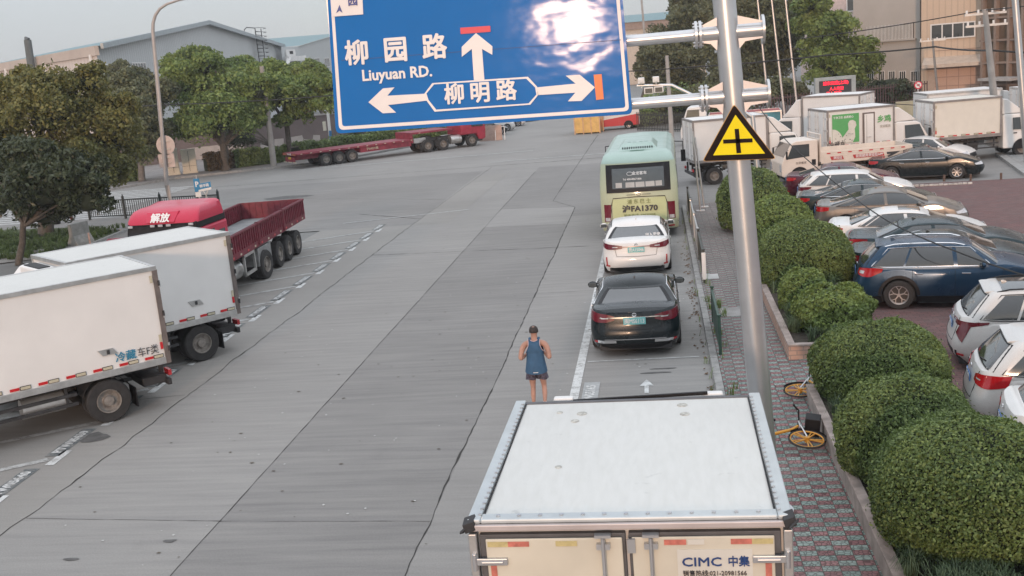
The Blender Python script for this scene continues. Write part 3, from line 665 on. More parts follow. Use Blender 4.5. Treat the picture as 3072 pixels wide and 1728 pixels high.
# ---- pavement on the right with kerb
def tilemat():
    m, n, b, oc = newmat('pavement_tiles', .85, spec=.3)
    sp = n.nodes.new('ShaderNodeSeparateXYZ'); n.links.new(oc, sp.inputs[0]); TX, TY = .205, .128
    ix = math_(n, 'DIVIDE', sp.outputs[0], TX); iy = math_(n, 'DIVIDE', sp.outputs[1], TY)
    fx = math_(n, 'FLOOR', ix); fy = math_(n, 'FLOOR', iy); par = math_(n, 'MODULO', math_(n, 'ABSOLUTE', math_(n, 'ADD', fx, fy)), 2.)
    gx = math_(n, 'ABSOLUTE', math_(n, 'SUBTRACT', math_(n, 'FRACT', ix), .5)); gy = math_(n, 'ABSOLUTE', math_(n, 'SUBTRACT', math_(n, 'FRACT', iy), .5))
    gap = math_(n, 'MAXIMUM', math_(n, 'GREATER_THAN', gx, .475), math_(n, 'GREATER_THAN', gy, .455))
    cv = n.nodes.new('ShaderNodeCombineXYZ'); n.links.new(fx, cv.inputs[0]); n.links.new(fy, cv.inputs[1]); wn = n.nodes.new('ShaderNodeTexWhiteNoise'); n.links.new(cv.outputs[0], wn.inputs[0])
    red = _ramp(n, wn.outputs[0], [(0, (.19, .095, .10)), (1, (.28, .15, .15))]); grn = _ramp(n, wn.outputs[0], [(0, (.16, .225, .205)), (1, (.25, .31, .285))])
    # fretted relief in each tile
    vx = math_(n, 'MULTIPLY', math_(n, 'FRACT', ix), 2.); wv = n.nodes.new('ShaderNodeTexVoronoi'); wv.feature = 'DISTANCE_TO_EDGE'; wv.inputs['Scale'].default_value = 17; n.links.new(oc, wv.inputs['Vector'])
    gr = _ramp(n, wv.outputs['Distance'], [(.04, (.24, .24, .24)), (.14, (.60, .60, .60))])
    c = mixc(n, par, red, grn); c = mixc(n, 1., c, gr, 'OVERLAY'); c = mixc(n, gap, c, (.06, .055, .05))
    dirt = noise(n, oc, .8, 5); c = mixc(n, _ramp(n, dirt, [(.4, (0, 0, 0)), (.75, (.45, .45, .45))]), c, (.16, .15, .14))
    # the pattern is worn grey further up the pavement
    wear = n.nodes.new('ShaderNodeMapRange'); wear.inputs['From Min'].default_value = 17; wear.inputs['From Max'].default_value = 26; wear.inputs['To Max'].default_value = .35; n.links.new(sp.outputs[1], wear.inputs[0])
    c = mixc(n, wear.outputs[0], c, mixc(n, par, (.19, .165, .16), (.235, .225, .215)))
    n.links.new(c, b.inputs['Base Color'])
    h = math_(n, 'SUBTRACT', wv.outputs['Distance'], math_(n, 'MULTIPLY', gap, .3)); bp = n.nodes.new('ShaderNodeBump'); bp.inputs['Strength'].default_value = .5; bp.inputs['Distance'].default_value = .02; n.links.new(h, bp.inputs['Height']); n.links.new(bp.outputs[0], b.inputs['Normal'])
    return m
TILES = tilemat()
SW = .10
b = MB(); b.prism([(.97, -5), (4.0, -5), (4.0, 36), (3.4, 39.4), (2.2, 40.4), (.97, 39.6)], lambda p: Vector((p[0], p[1], -.02)), lambda p: Vector((p[0], p[1], SW))); struct(b, 'pavement', TILES)
b = MB()
for i in range(45): b.box(.815, .965, -5 + i, -5 + i + .985, -.02, SW + .012)
struct(b, 'kerb', KERB, bevel=.02)
b = MB(); b.poly([(x, y, SW + .008) for x, y in ((1.0, 27.0), (1.42, 27.0), (1.42, 27.6), (1.0, 27.6))]); o = b.build('manhole_cover', mat('pale_cover', (.42, .42, .41), .8)); tag(o, 'pale rectangular cover plate set in the worn pavement by the kerb', 'cover plate')
b = MB(); b.poly([(x, y, SW + .006) for x, y in ((1.25, 23.1), (2.2, 23.1), (2.2, 23.9), (1.25, 23.9))]); o = b.build('pavement_patch', mat('slab_patch', (.28, .27, .26), .85, var=.2)); o['kind'] = 'structure'
b = MB(); b.poly([(x, y, SW + .006) for x, y in ((1.0, 14.9), (1.5, 14.9), (1.5, 15.6), (1.0, 15.6))]); o = b.build('pavement_patch', mat('slab_patch', (.28, .27, .26), .85, var=.2)); o['kind'] = 'structure'
# ---- car park paving
def brickpave():
    m, n, b, oc = newmat('car_park_bricks', .85, spec=.25); br = n.nodes.new('ShaderNodeTexBrick'); br.inputs['Scale'].default_value = 1.; br.inputs['Brick Width'].default_value = .22; br.inputs['Row Height'].default_value = .11; br.inputs['Mortar Size'].default_value = .008; br.inputs['Mortar Smooth'].default_value = .3
    n.links.new(oc, br.inputs['Vector']); br.inputs['Color1'].default_value = (.15, .076, .074, 1); br.inputs['Color2'].default_value = (.205, .107, .100, 1); br.inputs['Mortar'].default_value = (.07, .055, .052, 1)
    c = mixc(n, _ramp(n, noise(n, oc, 1.3, 5, .65, (1, 2.5, 1)), [(.38, (0, 0, 0)), (.7, (.65, .65, .65))]), br.outputs[0], (.12, .105, .10))
    c = mixc(n, _ramp(n, noise(n, oc, 5., 3, .6, (.5, 2., 1)), [(.68, (0, 0, 0)), (.76, (.6, .6, .6))]), c, (.32, .29, .27)); c = mixc(n, _ramp(n, noise(n, oc, 7., 4, .6, (.6, 1.5, 1)), [(.62, (0, 0, 0)), (.72, (.6, .6, .6))]), c, (.055, .045, .043))
    n.links.new(c, b.inputs['Base Color']); bp = n.nodes.new('ShaderNodeBump'); bp.inputs['Strength'].default_value = .4; bp.inputs['Distance'].default_value = .02; n.links.new(br.outputs['Fac'], bp.inputs['Height']); bp.invert = True; n.links.new(bp.outputs[0], b.inputs['Normal']); return m
LOT = brickpave()
sheet('car_park', [(4.0, -5), (30, -5), (30, 40.6), (9.0, 42.4), (4.2, 42.6)], .008, LOT)
b = MB(); b.prism([(13.9, 42.4), (15.0, 49.5), (15.3, 49.4), (14.25, 42.4)], lambda p: Vector((*p, 0)), lambda p: Vector((*p, .13))); b.prism([(14.3, 42.4), (15.35, 49.4), (22, 50), (30, 42.4)], lambda p: Vector((*p, 0)), lambda p: Vector((*p, .1))); struct(b, 'kerb', KERB)
# ---- planters beside the pavement
BRICKT = None
def brickwall(name, c1, c2, mort, bw=.24, rh=.09, ms=.01):
    m, n, b, oc = newmat(name, .8, spec=.25); tc = n.nodes.new('ShaderNodeTexCoord'); 
    sp = n.nodes.new('ShaderNodeSeparateXYZ'); n.links.new(oc, sp.inputs[0]); cb = n.nodes.new('ShaderNodeCombineXYZ'); n.links.new(math_(n, 'ADD', sp.outputs[0], sp.outputs[1]), cb.inputs[0]); n.links.new(sp.outputs[2], cb.inputs[1])
    br = n.nodes.new('ShaderNodeTexBrick'); br.inputs['Scale'].default_value = 1; br.inputs['Brick Width'].default_value = bw; br.inputs['Row Height'].default_value = rh; br.inputs['Mortar Size'].default_value = ms
    br.inputs['Color1'].default_value = (*c1, 1); br.inputs['Color2'].default_value = (*c2, 1); br.inputs['Mortar'].default_value = (*mort, 1); n.links.new(cb.outputs[0], br.inputs['Vector'])
    c = mixc(n, _ramp(n, noise(n, oc, 3., 5), [(.35, (0, 0, 0)), (.75, (.5, .5, .5))]), br.outputs[0], tuple(x * .5 for x in c1)); n.links.new(c, b.inputs['Base Color']); return m
PBRICK = brickwall('planter_bricks', (.50, .32, .25), (.56, .38, .30), (.30, .25, .22)); SOIL = mat('soil', (.05, .04, .03), .95, var=.4, scale=12, bump=.5)
CAPM = mat('planter_capstone', (.30, .25, .225), .85, var=.3, scale=6)
def planter(y0, y1, label, wm=None):
    r = thing('planter', label, 'planter', (0, 0, SW)); b = MB(); h = .30; t = .12; x0, x1 = 2.28, 4.0
    for a in ((x0, x0 + t, y0, y1), (x1 - t, x1, y0, y1), (x0 + t, x1 - t, y0, y0 + t), (x0 + t, x1 - t, y1 - t, y1)): b.box(a[0], a[1], a[2], a[3], 0, h - .04)
    b.build('planter_wall', wm or PBRICK, r); b = MB()
    for a in ((x0 - .01, x0 + t + .01, y0 - .01, y1 + .01), (x1 - t - .01, x1 + .01, y0 - .01, y1 + .01), (x0 + t + .01, x1 - t - .01, y0 - .01, y0 + t + .01), (x0 + t + .01, x1 - t - .01, y1 - t - .01, y1 + .01)): b.box(a[0], a[1], a[2], a[3], h - .04, h)
    b.build('capstone', CAPM, r, bevel=.008); b = MB(); b.box(x0 + t, x1 - t, y0 + t, y1 - t, .0, h - .07); b.build('soil', SOIL, r); return r
planter(4, 17.3, 'low brick planter holding the three nearest clipped bushes, behind the fallen bicycles', mat('planter_old_render', (.30, .26, .235), .85, var=.3, scale=4, bump=.3)); planter(19.65, 37.6, 'long brick planter with a cracked pale brick corner under the middle bushes')
# grass verge, left
GR = mat('grass_soil', (.06, .075, .03), .95, var=.35, scale=2.); 
VERGE = [(-26.8, 38.6), (-23.3, 39.5), (-23.6, 43.4), (-27, 45.5), (-34, 47), (-45, 44), (-45, 32), (-30, 34.5)]
sheet('grass_verge', VERGE, .03, GR); b = MB()
for i in range(4):
    a, c = VERGE[i - 1], VERGE[i]; b.beam((*a, .03), (*c, .03), .14, .14)
struct(b, 'kerb', KERB)
sheet('path', [(-45, 31.5), (-30, 34), (-26.8, 38.4), (-23.1, 39.3), (-22.6, 38.2), (-26, 36.6), (-29, 32.5), (-45, 29)], .012, CONCL)
sheet('grass_verge', [(-45, 28.6), (-29.3, 32), (-24, 34.6), (-24, 28), (-45, 20)], .03, GR)
# far pavement on the left
FK = [(-60, 58), (-34.3, 61.9), (-32.1, 66.6), (-26, 69.1), (-22.5, 71.0), (-16, 84), (-13.5, 120)]
b = MB(); b.prism(FK + [(-60, 140)], lambda p: Vector((*p, -.02)), lambda p: Vector((*p, .12))); struct(b, 'pavement', mat('far_pavement', (.24, .22, .21), .9, var=.2, scale=1))
b = MB()
for a, c in zip(FK, FK[1:]): b.beam((*a, .07), (*c, .07), .16, .14)
struct(b, 'kerb', KERB)
# ------------------------------------------------------------------ paints
def carpaint(name, col, rough=.32, metal=.25, dust=.25):
    m, n, b, oc = newmat(name, rough, metal, .35 if max(col) > .1 else .12, .35); f = noise(n, oc, 1.6, 5); sp = noise(n, oc, 60, 2)
    c = mixc(n, _ramp(n, f, [(.35, (0, 0, 0)), (.8, (dust, dust, dust))]), col, (.22, .205, .185)); c = mixc(n, .12, c, _ramp(n, sp, [(.4, (.3, .3, .3)), (.6, (.7, .7, .7))]), 'OVERLAY')
    n.links.new(c, b.inputs['Base Color']); n.links.new(_ramp(n, f, [(.3, (rough * .8,) * 3), (.8, (rough * 1.3,) * 3)]), b.inputs['Roughness']); return m
CWHITE = carpaint('white_car_paint', (.70, .69, .67), .35, 0, .12); CBLACK = carpaint('black_car_paint', (.006, .011, .014), .25, 0, .02); CTEAL = carpaint('dark_teal_car_paint', (.012, .030, .038), .27, .1, .03)
CBLUE = carpaint('navy_car_paint', (.012, .042, .085), .28, .35, .04); CBROWN = carpaint('grey_brown_car_paint', (.165, .150, .135), .34, .3, .1); CMAROON = carpaint('maroon_car_paint', (.07, .008, .022), .3, .3, .1); CPEARL = carpaint('pearl_car_paint', (.6, .59, .57), .35, .1, .14); CGREEN = carpaint('dark_green_car_paint', (.010, .024, .028), .27, .1, .03)
TRED = mat('truck_red', (.30, .022, .045), .5, var=.2, scale=3.); CABRED = carpaint('cab_red_paint', (.48, .008, .05), .38, 0, .08); MAROONM = mat('trailer_maroon', (.16, .02, .035), .6, var=.3, scale=4, bump=.2); BED = mat('trailer_bed_steel', (.22, .23, .235), .7, .2, var=.25, scale=1.5, bump=.3); FBRED = mat('flatbed_red', (.22, .025, .045), .6, var=.3, scale=3)

# ------------------------------------------------------------------ green coach
def coach(loc, rz, s):
    r = thing('coach', 'light green coach parked at the kerb in front of the white sedan', 'bus', loc, rz, s); L, Wd, H = 9.3, 2.72, 3.0
    PA = carpaint('coach_green_paint', (.42, .46, .32), .4, .0, .08); ROOFG = carpaint('coach_roof_paint', (.38, .50, .44), .45, .1, .08); PANEL = mat('coach_panel', (.48, .52, .28), .5, var=.04)
    cur = unitcurve(.24, .035, 0, .03)
    hw = lambda v: interp(v, [(.3, Wd / 2 * .97), (.6, Wd / 2), (1.9, Wd / 2), (2.6, Wd / 2 * .96), (2.9, Wd / 2 * .88), (H, Wd / 2 * .76)])
    yr = lambda v: interp(v, [(.3, .12), (.45, .0), (.95, .0), (1.7, .05), (2.35, .20), (2.75, .34), (2.95, .6), (H, .95)])
    yf = lambda v: L - interp(v, [(.3, .1), (1., 0), (2.6, .25), (H, .8)])
    S = Shell(cur, hw, yr, yf, lambda v, uy: v); full = [(x, y) for x, y in cur] + [(-x, y) for x, y in cur[-2:0:-1]]; V = [.3, .45, .7, .95, 1.3, 1.7, 2.0, 2.35, 2.6, 2.75, 2.9, 2.97, H]
    b = MB(); b.grid(lambda i, j: S.P(full[i][0], full[i][1], V[j]), len(full), len(V), True); b.build('body', PA, r, smooth=35)
    b = MB(); b.grid(lambda i, j: Vector((S.P(full[i][0], full[i][1], H).x * (1, .6, 0)[j], S.P(full[i][0], full[i][1], H).y, H + (.0, .035, .05)[j])), len(full), 3, True)
    b.grid(lambda i, j: S.P(full[i][0] * 1.0, full[i][1], [2.66, 2.75, 2.9, 2.97, H][j]) + Vector((0, -.004, .003)), len(full), 5, True); b.build('roof', ROOFG, r, smooth=35)
    C = Vector((0, 4, 1.5))
    def rp(nm, x0, x1, z0, z1, m, off=.01, parent=r, nu=9, nv=6, arcf=None):
        q = MB(); patch(q, lambda a, c: S.endpt(lerp(x0, x1, a) * (1 - .0 * c) / hw(lerp(z0, z1, c)), lerp(z0, z1, c), -1), nu, nv, off, C); return q.build(nm, m, parent, smooth=50)
    q = MB(); patch(q, lambda a, c: S.arc(abs(lerp(-1.12, 1.12, a)) + 1e-6, 1 if a > .5 else -1, lerp(1.66, 2.62, c)), 23, 7, .012, C); q.build('window_surround', BLACK, r, smooth=50)
    w = rp('rear_window', -.90, .90, 1.80, 2.48, CGLASS, .02, nu=13)
    LG = mat('seat_cover', (.45, .44, .42), .8); 
    for i in range(5): x = -.78 + i * .345; rp('seat_back', x, x + (.31 if 0 < i < 4 else .22), 1.83, 2.0 , LG, .026, w, 4, 3)
    T = lambda x, z, o=.035: frame(S.endpt(x / hw(z), z, -1) + Vector((0, -o, 0)), (1, 0, 0), S.endpt(x / hw(z + .1), z + .1, -1) - S.endpt(x / hw(z - .1), z - .1, -1))
    q = MB(); q.tube([T(-.28, 2.3) @ Vector((.1 * math.cos(a * math.pi / 7), .06 * math.sin(a * math.pi / 7), 0)) for a in range(14)], .008, 5, True); q.build('badge', WHITE, w)
    text('金龙客车', .13, T(.06, 2.3), WHITE, w, 'window_lettering', .003); text('Tel 400-8867-866', .09, T(-.2, 2.11), WHITE, w, 'window_lettering', .002)
    p = rp('engine_hatch', -.93, .93, .60, 1.44, PANEL, .016, nu=9)
    o = MB(); pts = [S.endpt(x / hw(z), z, -1) + Vector((0, -.014, 0)) for x, z in [(-.96, .57), (0, .56), (.96, .57), (.98, 1.2), (.9, 1.47), (0, 1.5), (-.9, 1.47), (-.98, 1.2)]]; o.tube(pts, .014, 5, True); o.build('hatch_seam', BLACK, r)
    text('浦 东 巴 士', .17, T(0, 1.33), mat('hatch_text', (.16, .19, .07), .6), p, 'lettering', .002); text('沪FA1370', .26, T(.02, 1.08), DARKTXT, p, 'lettering', .014, sx=1.15); text('服务热线: 58535505', .13, T(0, .84), mat('hatch_text', (.16, .19, .07), .6), p, 'lettering', .002)
    text('浦东巴士客运', .05, T(-.68, .68), DARKTXT, p, 'lettering'); 
    for zz, w2 in ((1.58, .3),):
        q = MB(); q.tube([T(0, zz) @ Vector((.075 * math.cos(a * math.pi / 6), .035 * math.sin(a * math.pi / 6), 0)) for a in range(12)], .008, 5, True)
        for sx in (-1, 1): q.beam(T(sx * .12, zz) @ Vector((0, 0, 0)), T(sx * .42, zz) @ Vector((0, 0, 0)), .015, .015)
        q.build('badge', DARKTXT, r)
    for sd in (1, -1):
        q = MB(); patch(q, lambda a, c: S.arc(lerp(lerp(1.02, .97, c), 1.24, a), sd, lerp(.66, 1.26, c)), 7, 7, .018, C); tl = q.build('tail_light', DREDL, r, smooth=50)
        q = MB(); patch(q, lambda a, c: S.arc(lerp(1.03, 1.2, a), sd, lerp(.68, .8, c)), 5, 3, .024, C); q.build('reversing_lamp', CLEARL, tl, smooth=50)
        q = MB(); patch(q, lambda a, c: S.arc(lerp(.9, 1.2, a), sd, lerp(.38, .44, c)), 5, 3, .012, C); q.build('rear_reflector', REDL, r, smooth=50)
        for yc in (2.3, 7.3):
            wheel(r, sd * (Wd / 2 - .16), yc, .44, .26, RIM, 'truck', sd); q = MB(); q.poly([(sd * (Wd / 2 + .006), yc + .52 * math.cos(math.pi * i / 12), .40 + .52 * math.sin(math.pi * i / 12)) for i in range(13)]); q.build('wheel_arch', BLACK, r)
        for i in range(6):
            q = MB(); patch(q, lambda a, c: S.sidept(lerp(.8 + i * 1.35, 2.05 + i * 1.35, a), lerp(1.62, 2.45, c), sd), 4, 3, .012, C); q.build('side_window', GLASS, r)
        q = MB(); q.tube([(sd * (Wd / 2 - .1), L - .1, 2.5), (sd * (Wd / 2 + .3), L + .05, 2.45), (sd * (Wd / 2 + .3), L + .05, 2.1)], .025, 6); q.box(sd * (Wd / 2 + .3) - .1, sd * (Wd / 2 + .3) + .1, L, L + .08, 1.6, 2.1); q.build('side_mirror', BLACK, r, bevel=.01)
    q = MB()
    for x in (-.62, .55): q.beam(S.endpt(x / hw(.4), .34, -1) + Vector((0, -.01, 0)), S.endpt(x / hw(.5), .53, -1) + Vector((0, -.012, 0)), .012, .01)
    patch(q, lambda a, c: S.endpt(lerp(-.99, .99, a), lerp(.535, .55, c), -1), 13, 2, .008, C); q.build('bumper_seam', DARKTXT, r)
    w3 = rp('bumper_label', .62, .92, .44, .52, ORANGEREF, .012); 
    # roof pod with vents
    q = MB(); q.prism([(1.25, .0), (1.75, .22), (3.6, .22), (3.9, .0)], lambda p: Vector((-.72 * (1 if p[1] < .1 else .72), p[0], H - .0 + p[1])), lambda p: Vector((.72 * (1 if p[1] < .1 else .72), p[0], H + p[1]))); pod = q.build('roof_pod', ROOFG, r, bevel=.04)
    for i in range(14):
        q = MB(); x = -.52 + i * .08; q.obox((x, 1.40, H + .075), (.022, 0, 0), (0, .045, .028), (0, -.006, .008)); q.build('vent', BLACK, pod, bevel=.004)
    for x in (-.3, -.12, .12, .3):
        q = MB(); q.box(x - .06, x + .06, 2.0, 2.08, H + .218, H + .226); q.build('vent', mat('coach_vent', (.16, .27, .22), .6), pod)
    q = MB(); q.box(-.25, .25, .93, 1.0, H + .0, H + .035); q.build('brake_light', mat('coach_vent', (.16, .27, .22), .6), r, bevel=.006)
    q = MB(); q.box(-1.0, 1.0, .3, L - .4, .2, .5); q.build('underbody', CHASSIS, r); return r

# ------------------------------------------------------------------ red tractor units and trailers
def tractor(name, label, loc, rz, s=1., big=True, txt=True, rear_x=0.):
    """cab-over tractor, origin under the back of the frame; front towards +Y"""
    r = thing(name, label, 'truck', loc, rz, s); hw = 1.12
    k = MB()
    for sx in (-1, 1): k.box(sx * .42 - .06, sx * .42 + .06, -.3, 5.0, .75, .98)
    k.cyl((0, .95, .98), (0, .95, 1.15), .42, n=16); k.box(-hw + .1, hw - .1, 4.9, 5.3, .35, .7)
    for i in range(4): k.box(-.4, .4, .0 + i * 1.1, .14 + i * 1.1, .78, .95)
    k.build('chassis', CHASSIS, r)
    for sx in (-1, 1):
        for y in ((.55, 1.85) if big else (.9,)): wheel(r, sx * (hw - .2), y, .48, .28, GRIM, 'truck', sx); wheel(r, sx * (hw - .5), y, .48, .28, GRIM, 'truck', -sx)
        wheel(r, sx * (hw - .17), 4.35, .48, .28, GRIM, 'truck', sx)
    k = MB(); k.cyl((-hw + .42, 2.6, .68), (-hw + .42, 3.5, .68), .32, n=16); k.build('fuel_tank', ALU, r, smooth=50); k = MB(); k.cyl((hw - .42, 2.6, .68), (hw - .42, 3.5, .68), .32, n=16)
    for y in (2.8, 3.3): k.cyl((hw - .42, y, .68), (hw - .42, y + .05, .68), .335, n=16)
    k.build('fuel_tank', ALU, r, smooth=50)
    # cab: lower, black band, high roof
    prof = [(3.45, .95), (3.45, 2.45), (5.3, 2.45), (5.55, 1.9), (5.6, 1.2), (5.55, .55), (5.3, .45), (4.95, .5), (4.8, .95)]
    k = MB(); k.prism(prof, lambda p: Vector((-hw, p[0], p[1])), lambda p: Vector((hw, p[0], p[1]))); k.build('cab', CABRED if txt else TRED, r, bevel=.07)
    k = MB(); k.box(-hw + .03, hw - .03, 3.5, 5.32, 2.45, 2.66); k.prism([(5.33, 2.60), (5.36, 2.42), (5.64, 1.75), (5.6, 1.72), (5.25, 2.6)], lambda p: Vector((-hw * .97, p[0], p[1])), lambda p: Vector((hw * .97, p[0], p[1]))); k.build('sun_visor', BLACK, r, bevel=.03)
    k = MB(); V = [(2.64, 1., 3.5, 5.38), (2.72, 1.0, 3.5, 5.36), (2.88, .97, 3.5, 5.22), (2.98, .93, 3.52, 5.05), (3.04, .86, 3.56, 4.8), (3.06, .7, 3.7, 4.6)]
    cu = unitcurve(.2, .13, 0, .06); fu = cu + [(-x, y) for x, y in cu[-2:0:-1]]
    k.grid(lambda i, j: Vector((fu[i][0] * hw * V[j][1], (V[j][2] + V[j][3]) / 2 + fu[i][1] * (V[j][3] - V[j][2]) / 2, V[j][0] + (.06 * max(0, -fu[i][1]) if V[j][0] > 2.9 else 0))), len(fu), len(V), True)
    top = [Vector((fu[i][0] * hw * .7, 4.15 + fu[i][1] * .45, 3.06 + .06 * max(0, -fu[i][1]))) for i in range(len(fu))]; k.poly(top)
    ro = k.build('high_roof', CABRED if txt else TRED, r, smooth=35)
    if txt:
        k = MB(); k.obox((0, 5.2, 2.88), (.42, 0, 0), (0, .07, -.12 * 0), (0, -.06, .17)); 
        k = MB(); k.prism([(-.5, .17), (.5, .17), (.44, -.17), (-.44, -.17)], lambda p: Vector((p[0], 5.28 - p[1] * .75, 2.83 + p[1] * .8)), lambda p: Vector((p[0], 5.16 - p[1] * .75, 2.83 + p[1] * .8))); k.build('roof_emblem_panel', CABRED, ro, bevel=.01)
        text('解放', .30, frame((0, 5.36, 2.80), (-1, 0, 0), (0, -.6, 1)), WHITE, ro, 'roof_lettering', .012)
    for x in (-.95, -.25, 0, .25, .95):
        k = MB(); k.obox((x, 5.40, 2.60), (.07, 0, 0), (0, .02, 0), (0, 0, .032)); k.build('marker_lamp', CLEARL, r, bevel=.006)
    for sx in (-1, 1):
        k = MB(); k.poly([(sx * (hw + .008), y, z) for y, z in ((4.35, 1.5), (5.4, 1.45), (5.2, 2.3), (4.35, 2.3))]); k.poly([(sx * (hw + .008), y, z) for y, z in ((3.7, 1.7), (4.1, 1.7), (4.1, 2.2), (3.7, 2.2))]); k.build('side_window', GLASS, r)
        k = MB(); k.box(sx * (hw + .22) - .1, sx * (hw + .22) + .1, 5.35, 5.43, 1.6, 2.3); k.beam((sx * hw, 5.25, 2.3), (sx * (hw + .22), 5.4, 2.25), .03, .03); k.build('side_mirror', BLACK, r, bevel=.02)
        k = MB(); k.box(sx * .8 - .18, sx * .8 + .18, 5.54, 5.6, .65, .9); k.build('headlight', CLEARL, r, bevel=.02)
    k = MB(); k.poly([(x, y, z) for x, y, z in ((-hw * .92, 5.605, 1.5), (hw * .92, 5.605, 1.5), (hw * .9, 5.44, 2.3), (-hw * .9, 5.44, 2.3))]); k.build('windscreen', GLASS, r)
    k = MB(); k.box(-.7, .7, 5.57, 5.61, .7, 1.4); k.build('grille', BLACK, r); return r

def drop_side_trailer(loc, rz, s=1.):
    r = thing('drop_side_trailer', 'long maroon drop-side semi-trailer with ribbed sides and an empty grey bed', 'trailer', loc, rz, s); L, hw, z0, h = 11.5, 1.25, 1.32, .62
    b = MB(); b.box(-hw + .05, hw - .05, 0, L, z0 - .1, z0); b.build('bed', BED, r)
    b = MB()
    for sx in (-1, 1): b.box(sx * .5 - .07, sx * .5 + .07, .1, L - .2, z0 - .42, z0 - .1); b.box(*sorted((sx * hw, sx * (hw - .1))), 0, L, z0 - .16, z0)
    for i in range(12): b.box(-hw + .1, hw - .1, .3 + i * .98, .4 + i * .98, z0 - .18, z0 - .1)
    b.build('chassis', MAROONM, r)
    for sx in (-1, 1):
        for i in range(4):
            y0, y1 = i * L / 4 + .04, (i + 1) * L / 4 - .04; p = MB(); p.box(*sorted((sx * hw, sx * (hw - .035))), y0, y1, z0, z0 + h)
            n = 13
            for k in range(n): yy = y0 + (y1 - y0) * (k + .5) / n; p.box(*sorted((sx * (hw + .035), sx * hw)), yy - .03, yy + .03, z0 + .05, z0 + h - .06); p.box(*sorted((sx * (hw - .065), sx * (hw - .035))), yy - .03, yy + .03, z0 + .05, z0 + h - .06)
            p.box(*sorted((sx * (hw + .045), sx * (hw - .07))), y0, y1, z0 + h - .06, z0 + h); p.build('side_panel', MAROONM, r)
            p = MB(); p.box(*sorted((sx * (hw + .05), sx * (hw - .05))), y1, y1 + .08, z0 - .1, z0 + h + .03); p.build('stake_post', MAROONM, r)
        for k in range(16):
            p = MB(); y = .3 + k * .72; p.box(*sorted((sx * (hw + .006), sx * (hw - .02))), y, y + .14, z0 - .11, z0 - .05); p.build('reflector', (WHREF, REDREF)[k % 2], r)
        for y in (1.15, 2.3, 3.45): wheel(r, sx * (hw - .17), y, .46, .26, GRIM, 'truck', sx); wheel(r, sx * (hw - .46), y, .46, .26, GRIM, 'truck', -sx)
        p = MB(); p.box(*sorted((sx * (hw - .02), sx * (hw - .5))), 4.5, 5.9, .5, 1.1); p.build('tool_box', mat('tool_box_grey', (.25, .25, .25), .6, .3, var=.3, scale=6), r, bevel=.02)
        p = MB()
        for y in (6.15, 7.15):  p.box(*sorted((sx * (hw - .04), sx * (hw - .1))), y, y + .1, .45, 1.15)
        for z in (.45, 1.05): p.box(*sorted((sx * (hw - .04), sx * (hw - .1))), 6.15, 7.25, z, z + .1)
        p.build('spare_wheel_rack', ALU, r)
        p = MB(); p.cyl((sx * (hw - .35), 8.0, .2), (sx * (hw - .35), 8.0, 1.2), .06, n=8); p.build('landing_leg', CHASSIS, r)
    for y in (0, L):
        p = MB(); p.box(-hw, hw, y - .03, y + .03, z0, z0 + h)
        for k in range(10): x = -hw + .15 + k * .245; p.box(x, x + .06, y - .06, y + .06, z0 + .05, z0 + h - .05)
        p.build('end_panel', MAROONM, r)
    p = MB(); p.tube([(hw, L + .05, z0), (hw, L + .05, z0 + 1.05), (hw - .25, L + .05, z0 + 1.25), (-hw + .25, L + .05, z0 + 1.25), (-hw, L + .05, z0 + 1.05), (-hw, L + .05, z0)], .045, 8)
    for x in (-.6, 0, .6): p.cyl((x, L + .05, z0 + h), (x, L + .05, z0 + 1.25), .03, n=8)
    p.build('headboard_frame', MAROONM, r); return r

